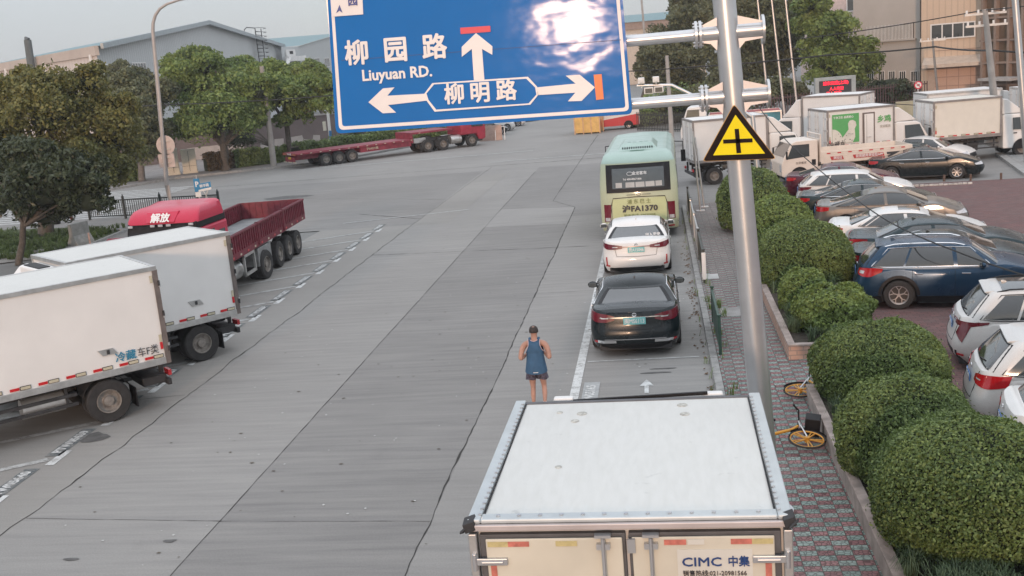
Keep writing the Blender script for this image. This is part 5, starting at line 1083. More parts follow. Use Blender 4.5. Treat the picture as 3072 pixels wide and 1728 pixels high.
def zc(x, y, D): return CAM + ray(x * 3072 / 2576, y * 3072 / 2576) * D
class Face:
    """vertical facade through ground points a, b; local x along it, y into the building, z up"""
    def __init__(s, name, label, cat, a, b):
        s.a = Vector((a[0], a[1], 0)); d = Vector((b[0] - a[0], b[1] - a[1], 0)); s.ang = math.atan2(d.y, d.x); s.root = thing(name, label, cat, s.a, s.ang); s.a2 = (a[0], a[1]); s.b2 = (b[0], b[1]); s.inv = Matrix.Rotation(-s.ang, 3, 'Z')
    def L(s, x, y):
        v = s.inv @ (onplane(x, y, s.a2, s.b2) - s.a); return v.x, v.z
    def box(s, nm, x0, x1, z0, z1, y0, y1, m, parent=None, bevel=None):
        q = MB(); q.box(x0, x1, y0, y1, z0, z1); return q.build(nm, m, parent or s.root, bevel=bevel)
    def window(s, x0, x1, z0, z1, bars=4, fm=None, nm='window', cross=0):
        fm = fm or WHITEP; w = s.box(nm, x0, x1, z0, z1, -.05, .0, GLASS); q = MB(); t = min(.09, (x1 - x0) * .10); bw_ = min(.04, (x1 - x0) / bars * .10)
        q.box(x0 - t, x1 + t, -.1, -.05, z1, z1 + t); q.box(x0 - t, x1 + t, -.12, -.05, z0 - t, z0); q.box(x0 - t, x0, -.1, -.05, z0, z1); q.box(x1, x1 + t, -.1, -.05, z0, z1)
        for k in range(1, bars): x = lerp(x0, x1, k / bars); q.box(x - bw_, x + bw_, -.09, -.052, z0, z1)
        for k in range(1, cross + 1): z = lerp(z0, z1, k / (cross + 1)); q.box(x0, x1, -.088, -.053, z - bw_, z + bw_)
        q.build('window_frame', fm, w); return w
TEAL = ribbed('teal_roof_sheet', (.17, .27, .29), .5, .8, 1); GREYR = ribbed('grey_wall_sheet', (.50, .52, .52), .55, .72); BEIGER = ribbed('beige_wall_sheet', (.50, .46, .41), .55, .82)
# factory with the gable, left
A = zc(*z1(720, 350), 88); B_ = zc(*z1(2120, 350), 156); F = Face('factory_building', 'long grey corrugated factory with a gable front and teal roof behind the street trees', 'building', A, B_)
cx0, ze = F.L(*z1(720, 350)); ax_, za = F.L(*z1(1540, 178)); vx, zv = F.L(*z1(2120, 350)); ze = (ze + zv) / 2; zl = F.L(*z1(720, 350))[1]
s_end = zc(*z1(0, 475), 111); sv = F.inv @ (s_end - F.a); sv = Vector((sv.x, sv.y, 0)) * 1.5
def fb(name, polys, m): 
    q = MB()
    for p in polys: q.poly(p)
    return q.build(name, m, F.root, fix=False)
fb('front_wall', [[(cx0, 0, 0), (vx, 0, 0), (vx, 0, zv), (ax_, 0, za), (cx0, 0, zl)]], GREYR)
fb('side_wall', [[(cx0, 0, 0), (cx0 + sv.x, sv.y, 0), (cx0 + sv.x, sv.y, zl), (cx0, 0, zl)]], ribbed('beige_side_sheet', (.62, .55, .50), .55, .82, 1))
fb('roof', [[(cx0, -.5, zl + .05), (ax_, -.5, za + .12), (ax_ + sv.x, sv.y, za + .12), (cx0 + sv.x, sv.y, zl + .05)], [(ax_, -.5, za + .12), (vx, -.5, zv + .05), (vx + sv.x, sv.y, zv + .05), (ax_ + sv.x, sv.y, za + .12)]], TEAL)
q = MB(); q.beam((cx0, -.55, zl), (ax_, -.55, za + .1), .25, .45); q.beam((ax_, -.55, za + .1), (vx, -.55, zv), .25, .45); q.build('verge_flashing', mat('flashing', (.34, .38, .40), .4, .5), F.root)
q = MB(); q.beam((cx0 - .1, -.1, zl - .35), (cx0 + sv.x - .1, sv.y, zl - .35), .35, .8); q.build('gutter', mat('gutter_beige', (.50, .42, .36), .6, var=.12, scale=.4), F.root)
for t in (.03, .32, .62): q = MB(); p = Vector((cx0 - .2, 0, 0)) + sv * t / 1.0; q.cyl((p.x, p.y, 0), (p.x, p.y, zl - .6), .17, n=8); q.build('downpipe', WHITEP, F.root)
for (xa, ya, xb, yb) in ((785, 492, 915, 640), (992, 480, 1113, 620), (1712, 455, 1745, 560), (2030, 445, 2085, 520)):
    x0, zt_ = F.L(*z1(xa, ya)); x1, zb_ = F.L(*z1(xb, yb)); F.window(x0, x1, zb_, zt_, 5)
x0, zq = F.L(*z1(1890, 215)); x1, _ = F.L(*z1(1935, 215)); _, zb_ = F.L(*z1(1930, 430)); q = MB()
for x in (x0, x1): q.cyl((x, -.6, zb_ - 3), (x, -.6, zq), .06, n=6)
k = zb_ - 3
while k < zq: q.cyl((x0, -.6, k), (x1, -.6, k), .035, n=5); k += .45
for zz in [zb_ + i * (zq - zb_) / 7 for i in range(8)]: q.tube([(lerp(x0, x1, .5) + 1.05 * math.cos(a) * (x1 - x0) * .7, -.7 - .8 * math.sin(a), zz) for a in [math.pi * i / 8 for i in range(9)]], .03, 5)
xh, zh = F.L(*z1(1825, 262)); q.tube([(xh, -.3, zh), (xh, -.4, zq - .3), (xh + 1, -.5, zq), (x0, -.6, zq)], .06, 6); q.build('roof_ladder', BLACK, F.root)
# second factory gable, partly behind the sign
A2 = zc(*z1(2250, 350), 158); B2 = zc(*z1(2720, 350), 185); F2 = Face('factory_building', 'second grey factory gable with teal roof, right beside the sign edge', 'building', A2, B2)
x0, e0 = F2.L(*z1(2120, 350)); x1, e1 = F2.L(*z1(2500, 268)); x2, e2 = F2.L(*z1(2560, 255)); x3 = x2 + (x2 - x0)
def fp(nm, pts, m): q = MB(); q.poly(pts); return q.build(nm, m, F2.root, fix=False)
xv, ev = F2.L(*z1(2250, 350)); fp('front_wall', [(x0, 0, 0), (x3, 0, 0), (x3, 0, e0), (x2, 0, e2), (xv, 0, ev), (x0, 0, ev)], GREYR)
rb = zc(*z1(1990, 312), 200); rb = F2.inv @ (rb - F2.a); fp('roof', [(xv, -.3, ev + .1), (x2, -.3, e2 + .1), (x2 - 10, 40, e2 + .4), (xv - 12, 38, ev + .3)], TEAL)
for xa, xb in ((2290, 2337), (2370, 2413), (2447, 2487)): a_, t_ = F2.L(*z1(xa, 442)); b2_, u_ = F2.L(*z1(xb, 498)); F2.window(a_, b2_, u_, t_, 4)
a_, t_ = F2.L(*z1(2150, 375)); b2_, u_ = F2.L(*z1(2225, 430)); s_ = F2.box('notice_board', a_, b2_, u_, t_, -.2, -.05, WHITEP); F2.box('notice_mark', lerp(a_, b2_, .35), lerp(a_, b2_, .7), lerp(u_, t_, .4), lerp(u_, t_, .8), -.24, -.2, BLACK, s_)
a_, t_ = F2.L(*z1(2120, 440)); b2_, u_ = F2.L(*z1(2290, 560)); q = MB(); q.tube([(a_, -.8, u_), (a_, -.8, t_ - 1), (a_ + 1, -.8, t_)], .35, 8); q.tube([(b2_, -.8, u_), (b2_, -.8, t_ - 1), (b2_ - 1, -.8, t_)], .35, 8); q.box(a_ + .5, b2_ - .5, -1, -.5, t_ - .5, t_ + .2); q.build('door_canopy', WHITEP, F2.root); F2.box('door', a_ + .8, b2_ - .8, 0, t_ - .6, -.06, -.01, BLACK)
# chimney
c0 = zc(*z1(225, 600), 100); c0.z = 0; c1 = zc(*z1(208, 302), 100); b = MB(); b.cyl((0, 0, 0), c1 - c0, .42, .34, 10); b.cyl(c1 - c0, c1 - c0 + Vector((-.2, 0, .3)), .3, .1, 6); o = b.build('chimney', mat('chimney_dark', (.10, .11, .11), .7), loc=c0); tag(o, 'thin dark chimney rising behind the brown-green trees on the left', 'chimney')
# perimeter wall with pale repair patches; the leftmost stands for sunlight, painted beige
W0, W1 = (-46., 74.3), (-19.5, 92.3); F = Face('perimeter_wall', 'dark brown roadside wall with pale repairs and a painted sunlight patch behind the tree trunks', 'wall', W0, W1)
WL = (Vector(W1) - Vector(W0)).length; _, wt = F.L(*z1(2300, 912)); wt = max(2.6, wt); WALLM = mat('brown_render', (.145, .115, .11), .85, var=.15, scale=.6); F.box('wall_panel', 0, WL, 0, wt, 0, .3, WALLM); F.box('wall_coping', -.05, WL + .05, wt, wt + .12, -.06, .36, mat('coping', (.3, .28, .27), .8))
PATCHM = mat('pale_render_sun_patch', (.40, .36, .335), .85, var=.12, scale=1.5)
for pl in ([(1412, 1120), (1500, 1110), (1640, 1095), (1700, 1130), (1700, 1190), (1420, 1225)], [(1720, 1100), (1835, 1090), (1850, 1160), (1720, 1180)], [(1965, 1080), (2040, 1072), (2045, 1150), (1970, 1170)], [(2070, 1050), (2140, 1044), (2145, 1140), (2072, 1152)], [(2195, 1035), (2280, 1020), (2290, 1050), (2325, 1055), (2320, 1075), (2230, 1085), (2200, 1105)], [(2365, 1018), (2415, 1020), (2415, 1050), (2430, 1055), (2428, 1080), (2355, 1088)]):
    q = MB(); P_ = [F.L(*z1(*p)) for p in pl]; q.prism([(x, z) for x, z in P_], lambda p: Vector((p[0], -.012, max(.05, p[1]))), lambda p: Vector((p[0], 0.01, max(.05, p[1])))); q.build('repair_sun_patch', PATCHM, F.root)
# right-hand buildings
def facade(nm, lb, xa, xb, D0, D1, zt, m, dep=14):
    a = zc(*z3(xa, 300), D0); b = zc(*z3(xb, 300), D1); f = Face(nm, lb, 'building', a, b); L = (Vector((b.x, b.y)) - Vector((a.x, a.y))).length; f.box('facade_wall', 0, L, 0, zt, 0, dep, m); f.len = L; return f
GB = mat('grey_beige_render', (.44, .41, .38), .8, var=.07, scale=.5); TAN = ribbed('tan_wall_sheet', (.58, .45, .34), .42, .80)
F = facade('office_building', 'plain grey-beige building with a louvre band and a row of tall windows, right background', 1290, 1790, 84, 80, 15, GB)
x0, t0 = F.L(*z3(1385, 200)); x1, b0 = F.L(*z3(1745, 288)); lv = F.box('louvre_band', x0, x1, b0, t0, -.04, .0, BLACK); q = MB()
for k in range(34): x = lerp(x0, x1, (k + .5) / 34); q.box(x - .024, x + .024, -.12, -.04, b0, t0)
q.build('louvre_slats', WHITEP, lv); q = MB(); q.box(x0 - .2, x1 + .2, -.2, -.0, b0 - .12, b0); q.build('louvre_sill', GB, lv)
for xa in (1400, 1480, 1560, 1640, 1728):
    a_, t_ = F.L(*z3(xa, 540)); b_, u_ = F.L(*z3(xa + 44, 690)); F.window(a_, b_, u_, t_, 3, cross=1)
F = facade('warehouse_building', 'tan corrugated warehouse with a shutter door under a small canopy', 1800, 2262, 78, 76, 15.5, TAN)
x0, t0 = F.L(*z3(1880, 193)); x1, b0 = F.L(*z3(2200, 268)); F.window(x0, x1, b0, t0, 4)
x0, t0 = F.L(*z3(1905, 462)); x1, _ = F.L(*z3(2290, 462)); d = F.box('shutter_door', x0, x1 - .2, 0, t0, -.05, 0, mat('shutter_salmon', (.50, .33, .25), .6, var=.08, scale=.6)); q = MB()
for k in range(6): q.box(x0, x1 - .2, -.075, -.05, .6 + k * .65, .64 + k * .65)
for k in range(1, 4): x = lerp(x0, x1 - .2, k / 4); q.box(x - .02, x + .02, -.07, -.05, .0, t0)
q.build('shutter_ribs', mat('shutter_rib', (.30, .20, .16), .7), d); F.box('door_frame', x0 - .5, x0, 0, t0 + .3, -.1, 0, mat('door_frame_tan', (.42, .33, .27), .7))
xa, ta = F.L(*z3(1822, 436)); xb, _ = F.L(*z3(2280, 436)); q = MB(); q.prism([(0, ta - .75), (-1.1, ta - .75), (-1.1, ta - .5), (0, ta)], lambda p: Vector((xa, p[0], p[1])), lambda p: Vector((xb, p[0], p[1]))); q.build('canopy', mat('canopy_tan', (.52, .43, .35), .7, var=.1), F.root)
F = facade('scaffolded_building', 'brown glass-fronted building behind a grid of columns at the far right edge', 2262, 2900, 75, 68, 17, mat('bronze_glass', (.16, .11, .075), .3, .2, var=.25, scale=.35))
COLM = mat('facade_column', (.26, .19, .15), .7, var=.15, scale=1)
for k in range(12): x = .15 + k * 1.25; F.box('facade_column', x, x + .22, 0, 17, -.3, -.0, COLM)
for k in range(10): F.box('facade_beam', 0, F.len, 1.2 + k * 1.55, 1.34 + k * 1.55, -.26, -.02, COLM)
q = MB(); x0, t0 = F.L(*z3(2400, 580)); q.box(x0, x0 + 3, -2, -.3, t0 - .12, t0 + .05); q.build('porch_roof', mat('porch_grey', (.4, .38, .36), .6), F.root)
F = facade('apartment_building', 'pale pink building far behind the bright green tree', 1120, 1330, 128, 128, 14, mat('pink_render', (.52, .42, .39), .8)); 
F.window(2, 4.5, 8, 9.5, 3)
a = zc(*z2(2100, 240), 165); b = zc(*z2(2450, 235), 165); F = Face('warehouse_building', 'far low beige warehouse with a teal roof seen right of the sign', 'building', a, b); _, t0 = F.L(*z2(2200, 182)); L = (Vector((b.x, b.y)) - Vector((a.x, a.y))).length; F.box('facade_wall', -3, L + 6, 0, t0 - .8, 0, 15, mat('far_beige', (.52, .44, .36), .8)); F.box('fascia', -3.2, L + 6.2, t0 - .8, t0 + .3, -.3, 15.2, mat('far_fascia', (.30, .22, .18), .8)); q = MB(); q.prism([(-.5, t0 + .3), (7, t0 + 1.6), (15.5, t0 + .3)], lambda p: Vector((-3.3, p[0], p[1])), lambda p: Vector((L + 6.3, p[0], p[1]))); q.build('roof', TEAL, F.root)
for k in range(8): F.window(1 + k * 3, 2.6 + k * 3, t0 - 3, t0 - 1.6, 2)

# ------------------------------------------------------------------ poles, wires and other far things
POLEC = mat('concrete_pole', (.33, .31, .29), .85, var=.12, scale=2)
def pole(label, g, top, r0, r1, m=POLEC, name='utility_pole', arms=0, cat='pole', group=None):
    g = Vector(g); t = Vector(top) - g; r = thing(name, label, cat, g, group=group); b = MB(); b.cyl((0, 0, 0), t, r0, r1, 12); b.build('shaft', m, r, smooth=50)
    for k in range(arms):
        c = t * (.97 - .08 * k); b = MB(); b.box(c.x - .9, c.x + .9, c.y - .06, c.y + .06, c.z - .05, c.z + .05); ca = b.build('crossarm', ALU, r)
        for x in (-.8, -.3, .3, .8): b = MB(); b.cyl((c.x + x, c.y, c.z + .05), (c.x + x, c.y, c.z + .2), .05, n=6); b.build('insulator', WHITEP, ca)
    return r
up = pole('tall concrete utility pole with crossarms and a red and white band', (15.72, 51.28, 0), p2y(*z3(2280, 70), 51.28), .2, .12, arms=2)
b = MB(); c = (p2y(*z3(2372, 985), 51.28) - Vector((15.72, 51.28, 0))); b.cyl((c.x, 0, c.z - .15), (c.x + .01, 0, c.z + .12), .19, n=12); b.build('warning_band', REDREF, up); b = MB(); b.cyl((c.x, 0, c.z - .35), (c.x + .01, 0, c.z - .16), .192, n=12); b.build('warning_band', WHREF, up)
pole('leaning concrete pole by the kerb left of the flatbed tail', (-26.25, 69.75, .12), p2y(*z1(1975, 500), 69.75), .22, .15)
g = p2(*z1(2505, 1140)); r = pole('slim pole, white above and blue below, beside the sign edge', g, p2y(*z1(2462, 740), g.y), .13, .1, WHITEP); b = MB(); b.cyl((0, 0, 0), (p2y(*z1(2490, 985), g.y) - g) * 1., .14, .125, 12); b.build('blue_sleeve', mat('pole_blue', (.03, .16, .35), .5), r)
b = MB(); c = p2y(*z1(2468, 950), g.y) - g; b.box(c.x - .3, c.x - .1, -.15, .1, c.z - .35, c.z + .35); b.build('junction_box', CREAM, r)
for i, (xa, xb, yb) in enumerate(((565, 638, 650), (670, 757, 830), (775, 857, 800))):
    t = p2y(*z3(xa - 12, -120), 74); b2_ = p2y(*z3(xb + 6, yb + 40), 74); gg = Vector((b2_.x + .1, 74, 0)); r = thing('flagpole', ('leftmost of the three bare silver flagpoles before the trees', 'middle one of the three bare silver flagpoles', 'rightmost of the three bare silver flagpoles')[i], 'flagpole', gg, group='bare flagpoles'); b = MB(); b.cyl((0, 0, 0), t - gg, .09, .055, 10); b.build('shaft', mat('flagpole_metal', (.72, .66, .62), .25, .7), r, smooth=50); b = MB(); b.tube([(.13, -.08, .2), (t - gg) + Vector((.1, -.08, 0))], .012, 4); b.build('halyard', BLACK, r)
pole('thin utility pole far behind the overhead sign', zc(*z2(2300, 250), 150) * 1. - Vector((0, 0, zc(*z2(2300, 250), 150).z)), zc(*z2(2262, -40), 150), .2, .14)
g = zc(*z2(2480, 740), 60); g.z = 0; pole('grey pole standing in front of the dark trees right of the sign', g, zc(*z2(2456, 420), 60), .15, .1)
g = zc(*z3(1935, 720), 74); g.z = 0; r = pole('narrow lattice pole with cables before the shutter door', g, zc(*z3(1885, 290), 74), .09, .07, mat('lattice_pole', (.2, .19, .18), .7), arms=1)
g = p2y(2576 + 12, 330, 46); g.z = 0; pole('pale steel mast cut by the right edge of the view', (g.x, 46, 0), p2y(2552, -20, 46), .16, .13, STEEL)
WIREM = mat('cable_black', (.02, .02, .02), .7)
def wire(label, pts, r=.02, name='overhead_cable'):
    b = MB(); out = []
    for i in range(len(pts) - 1):
        for k in range(8): t = k / 8; out.append(Vector(pts[i]).lerp(Vector(pts[i + 1]), t) - Vector((0, 0, 4 * .03 * (Vector(pts[i + 1]) - Vector(pts[i])).length * .25 * t * (1 - t))))
    out.append(Vector(pts[-1])); b.tube(out, r, 5); o = b.build(name, WIREM, smooth=60); tag(o, label, 'cable'); return o
PT = p2y(*z3(2280, 75), 51.28)
wire('highest cable running left from the utility pole crossarm', [p2y(*z3(900, 290), 60), PT], .025); wire('second cable from the crossarm toward the right edge', [PT, p2y(*z3(2700, 30), 48)], .025)
wire('thick sagging cable across the tan warehouse front', [p2y(*z3(0, 510), 66), p2y(*z3(1100, 415), 64), p2y(*z3(1910, 352), 60), p2y(*z3(2330, 380), 51.28), p2y(*z3(2700, 400), 50)], .045)
wire('lower thin cable across the white box trucks', [p2y(*z3(1240, 755), 56), p2y(*z3(1900, 800), 54), p2y(*z3(2700, 805), 50)], .02)
wire('cable crossing the trees left of the road sign', [p2y(*z1(0, 840), 62), p2y(*z1(1230, 790), 62), p2y(*z1(2600, 712), 62)], .035); wire('cable crossing the dark trees right of the sign', [p2y(*z2(2100, 540), 60), p2y(*z2(2640, 505), 60)], .03)
wire('long stay cable sloping over the parked cars', [p2y(1909, 270, 36.6), p2y(*z3(800, 1080), 33), p2y(2130, 483, 29), p2y(2240, 560, 25), p2y(2400, 630, 21), p2y(2620, 705, 18)], .016)
# LED board
D = 71; a = zc(*z3(1000, 600), D); b_ = zc(*z3(1305, 600), D); F = Face('led_board', 'grey framed LED message board with red characters behind the white trucks', 'sign', (a.x, a.y), (b_.x, b_.y)); x0, t0 = F.L(*z3(1000, 592)); x1, u0 = F.L(*z3(1308, 740)); u0 = max(u0, .6)
F.box('cabinet', x0, x1, u0, t0, 0, .35, mat('led_frame', (.33, .36, .36), .5)); fc = F.box('screen', x0 + .25, x1 - .3, u0, t0 - .22, -.02, 0, mat('led_screen', (.03, .03, .035), .5)); LED = emat('led_red', (1, .012, .035), 1.3)
for s_, x, z, sz in (('浦东交通(上海)', .5, -.42, .26), ('人人有责', .52, -.8, .24), ('出入平安', .45, -1.1, .26), ('05:57', .5, -1.45, .3)): text(s_, sz, frame((lerp(x0, x1, x), -.03, t0 + z), (1, 0, 0), (0, 0, 1)), LED, fc, 'led_lettering', .01)
for x in (x0 + .5, x1 - .5): F.box('leg', x - .1, x + .1, 0, u0, .1, .3, ALU)
# no-horn sign
g = zc(*z3(1780, 745), 72); g.z = 0; r = thing('no_horn_sign', 'small round red-rimmed prohibition sign before the tan warehouse', 'road sign', g); c = zc(*z3(1775, 642), 72) - g
b = MB(); b.cyl((0, 0, 0), c, .05, n=8); b.build('post', ALU, r); b = MB(); b.cyl(c + Vector((0, -.1, 0)), c + Vector((0, -.08, 0)), .27, n=24); dsc = b.build('disc', SIGNR, r); b = MB(); b.cyl(c + Vector((0, -.11, 0)), c + Vector((0, -.1, 0)), .2, n=24); b.build('face', WHITEP, dsc); b = MB(); b.prism([(-.1, -.025), (-.025, -.025), (.08, -.09), (.08, .09), (-.025, .025), (-.1, .025)], lambda p: c + Vector((p[0], -.12, p[1])), lambda p: c + Vector((p[0], -.11, p[1]))); b.build('horn_symbol', BLACK, dsc); b = MB(); b.beam(c + Vector((-.15, -.125, .15)), c + Vector((.15, -.125, -.15)), .02, .04); b.build('slash', SIGNR, dsc)
# fences at the back of the junction
def picket(label, a, b_, h, m, base=0., step=.16):
    a = Vector(a); b_ = Vector(b_); L = (b_ - a).length; r = thing('picket_fence', label, 'fence', (a.x, a.y, 0)); d = (b_ - a) / L; n = int(L / step); q = MB()
    for k in range(n + 1):
        p = d * (L * k / n); q.box(p.x - .03, p.x + .03, p.y - .03, p.y + .03, base, h)
    q.build('pickets', m, r); q = MB()
    for z in (base + .15, h - .2): q.beam((0, 0, z), (d.x * L, d.y * L, z), .05, .07)
    q.build('rails', m, r)
    if base > .1: q = MB(); q.beam((0, 0, base / 2), (d.x * L, d.y * L, base / 2), .3, base); q.build('plinth', mat('plinth_grey', (.33, .31, .3), .9, var=.15), r)
    return r
ga, gb = p2(*z3(600, 905)), p2(*z3(1000, 900)); picket('dark red-brown picket fence behind the white trucks', (7., 76.), (19.5, 80.), 1.9, mat('fence_maroon', (.10, .06, .06), .7), .5, .2)
ga, gb = p2(*z2(2235, 985)), p2(*z2(2520, 1000)); picket('low black picket fence round the shrubs behind the coach', (ga.x, ga.y), (gb.x + 3, gb.y - 3), 1.35, FB, .0, .18)
b = MB(); g = p2(*z3(1670, 885)); b.box(-.6, .6, -.2, .2, 0, 1.0); o = b.build('wall_block', mat('ochre_wall', (.42, .38, .26), .8, var=.2, scale=1.2), loc=(16.55, 73.6, 0)); tag(o, 'short ochre wall block between two white box trucks', 'wall')
# guard booth and clutter at the far side
BOOTH = mat('booth_cream_sun_tint', (.62, .42, .16), .3, .5, var=.15, scale=3)  # warm sunlight is mixed into the cream base colour
r = thing('guard_booth', 'small shiny cream guard booth tinted by painted sunlight, standing in the junction below the sign', 'booth', (-4.95, 79.6, 0), R(-8)); b = MB(); b.box(-.95, .95, -.7, .7, .08, 1.25); b.build('lower_panel', BOOTH, r, bevel=.02); b = MB(); b.box(-1.0, 1.0, -.75, .75, 2.35, 2.55); b.build('roof', CREAM, r, bevel=.02); b = MB(); b.box(-.9, .9, -.65, .65, 1.25, 2.35); b.build('booth_glass', CGLASS, r)
for x in (-.95, -.3, .3, .95):
    for y in (-.7, .7): b = MB(); b.box(x - .04, x + .04, y - .04, y + .04, 0, 2.4); b.build('corner_post' if abs(x) > .5 else 'mullion', mat('booth_frame', (.5, .33, .2), .4, .4), r)
b = MB(); b.box(-.9, .9, -.06, .06, 0, 1.15); o = b.build('board', mat('pinkish_board', (.45, .32, .27), .8, var=.15), loc=(-12.45, 79.3, 0)); tag(o, 'pale brown board leaning low in front of the red tractor', 'board')
r = thing('trestle', 'small white metal trestle beside the brown board', 'trestle', (-11.7, 79.3, 0)); b = MB()
for x in (-.35, .35): b.cyl((x, -.15, 0), (x, 0, 1.0), .03, n=6); b.cyl((x, .15, 0), (x, 0, 1.0), .03, n=6)
b.cyl((-.4, 0, 1.0), (.4, 0, 1.0), .03, n=6); b.build('frame', WHITEP, r)
# utility cabinets by the left pavement
for i, (x, w, h) in enumerate(((-33.0, .75, 1.75), (-32.05, .95, 1.6))):
    r = thing('utility_cabinet', ('taller cream street cabinet directly behind the street lamp post', 'wider cream two-door street cabinet beside the hedge')[i], 'cabinet', (x, 68.6 + i * .5, .12), R(22)); b = MB(); b.box(-w / 2, w / 2, -.25, .25, .1, h); b.build('cabinet_body', CREAM, r, bevel=.02); b = MB(); b.box(-w / 2 - .03, w / 2 + .03, -.28, .28, 0, .1); b.build('plinth', CREAM, r); b = MB(); b.box(-.01, .01, -.262, -.25, .15, h - .06); b.box(-w / 2, w / 2, -.262, -.25, .5, .515); b.build('door_gap', BLACK, r)
    b = MB(); b.box(-w / 2 - .02, w / 2 + .02, -.27, .27, h, h + .05); b.build('lid', CREAM, r)
# ------------------------------------------------------------------ foliage
import numpy as np
def leafmat(name, c0, c1, c2, rough=.55):
    m, n, b, oc = newmat(name, rough, spec=.35); g = n.nodes.new('ShaderNodeNewGeometry')
    c = _ramp(n, g.outputs['Random Per Island'], [(0, c0), (.5, c1), (1, c2)])
    c = mixc(n, _ramp(n, noise(n, oc, .55, 3), [(.35, (0, 0, 0)), (.7, (.55, .55, .55))]), c, tuple(x * 1.35 for x in c2)); n.links.new(c, b.inputs['Base Color'])
    tr = n.nodes.new('ShaderNodeBsdfTranslucent'); n.links.new(c, tr.inputs[0]); mx = n.nodes.new('ShaderNodeMixShader'); mx.inputs[0].default_value = .25
    n.links.new(b.outputs[0], mx.inputs[1]); n.links.new(tr.outputs[0], mx.inputs[2]); n.links.new(mx.outputs[0], n.nodes['Material Output'].inputs[0]); return m
L_CAMPHOR = leafmat('camphor_leaves', (0.058, 0.104, 0.031), (0.124, 0.189, 0.055), (0.247, 0.305, 0.091)); L_BROWN = leafmat('brownish_leaves', (.062, .075, .028), (.125, .138, .042), (.22, .20, .065)); L_DARK = leafmat('dark_glossy_leaves', (.016, .026, .013), (.032, .048, .021), (.075, .09, .045), .4)
L_MIX = leafmat('dull_green_leaves', (0.052, 0.062, 0.036), (0.098, 0.111, 0.057), (0.182, 0.189, 0.098)); L_BUSH = leafmat('box_leaves', (.034, .062, .020), (.085, .135, .038), (.20, .26, .085), .5); L_BUSHY = leafmat('privet_leaves', (.042, .072, .022), (.105, .160, .040), (.22, .29, .085), .5)
L_REDH = leafmat('reddish_hedge_leaves', (.05, .045, .025), (.10, .07, .04), (.14, .10, .05)); L_GRASS = leafmat('lilyturf_blades', (.022, .042, .020), (.055, .090, .045), (.12, .17, .09), .5); L_LAWN = leafmat('lawn_blades', (.03, .05, .015), (.06, .10, .025), (.11, .16, .05))
BARK = mat('bark', (.10, .085, .07), .9, var=.3, scale=8, bump=.5); BARKP = mat('pale_bark', (.17, .15, .135), .9, var=.25, scale=8, bump=.4)
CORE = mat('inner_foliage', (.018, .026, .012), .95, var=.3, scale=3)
def leaves(name, P, N, size, asp, m, parent, seed=1, tilt=.9, loc=None):
    rg = np.random.default_rng(seed); n = len(P); N = N + rg.normal(0, tilt, (n, 3)); N /= np.linalg.norm(N, axis=1)[:, None] + 1e-9
    R_ = rg.normal(0, 1, (n, 3)); T = np.cross(N, R_); T /= np.linalg.norm(T, axis=1)[:, None] + 1e-9; B_ = np.cross(N, T); s = size * rg.uniform(.55, 1.3, (n, 1))
    c = s * .5; v = np.stack([P - T * c * asp, P + B_ * c * .62 + N * c * .15, P + T * c * asp, P - B_ * c * .62 + N * c * .15], 1).reshape(-1, 3)
    me = bpy.data.meshes.new(name); me.vertices.add(4 * n); me.vertices.foreach_set('co', v.ravel().astype(np.float32)); me.loops.add(4 * n); me.loops.foreach_set('vertex_index', np.arange(4 * n, dtype=np.int32)); me.polygons.add(n)
    me.polygons.foreach_set('loop_start', np.arange(0, 4 * n, 4, dtype=np.int32)); me.update(calc_edges=True); me.materials.append(m); o = bpy.data.objects.new(name, me); COL.objects.link(o); o.parent = parent
    if loc is not None: o.location = loc
    return o
def crownpts(ells, n, seed, blob=.34, nb=26, inner=.25):
    """leaf positions on the surfaces of many small blobs spread over the crown ellipsoids"""
    rg = np.random.default_rng(seed); Ps = []; Ns = []; vol = np.array([e[3] * e[4] * e[5] for e in ells]) ** .67; vol = vol / vol.sum()
    for e, w in zip(ells, vol):
        c = np.array(e[:3]); r = np.array(e[3:]); k = max(8, int(nb * len(ells) * w)); d = rg.normal(0, 1, (k, 3)); d /= np.linalg.norm(d, axis=1)[:, None]; d[:, 2] = np.where(d[:, 2] < -.55, -d[:, 2] * .5, d[:, 2])
        bc = c + d * r * rg.uniform(.45, .82, (k, 1)); br = np.mean(r) * blob * rg.uniform(.6, 1.25, k); m = int(n * w); bi = rg.choice(k, m, p=br ** 2 / (br ** 2).sum())
        u = rg.normal(0, 1, (m, 3)); u /= np.linalg.norm(u, axis=1)[:, None]; u[:, 2] = np.abs(u[:, 2]) * np.where(rg.random(m) < .22, -1, 1); rad = br[bi][:, None] * rg.uniform(.72, 1.08, (m, 1)) * (1 + .1 * rg.normal(0, 1, (m, 1)))
        Ps.append(bc[bi] + u * rad * np.array([1, 1, .82])); Ns.append(u)
    return np.concatenate(Ps), np.concatenate(Ns)
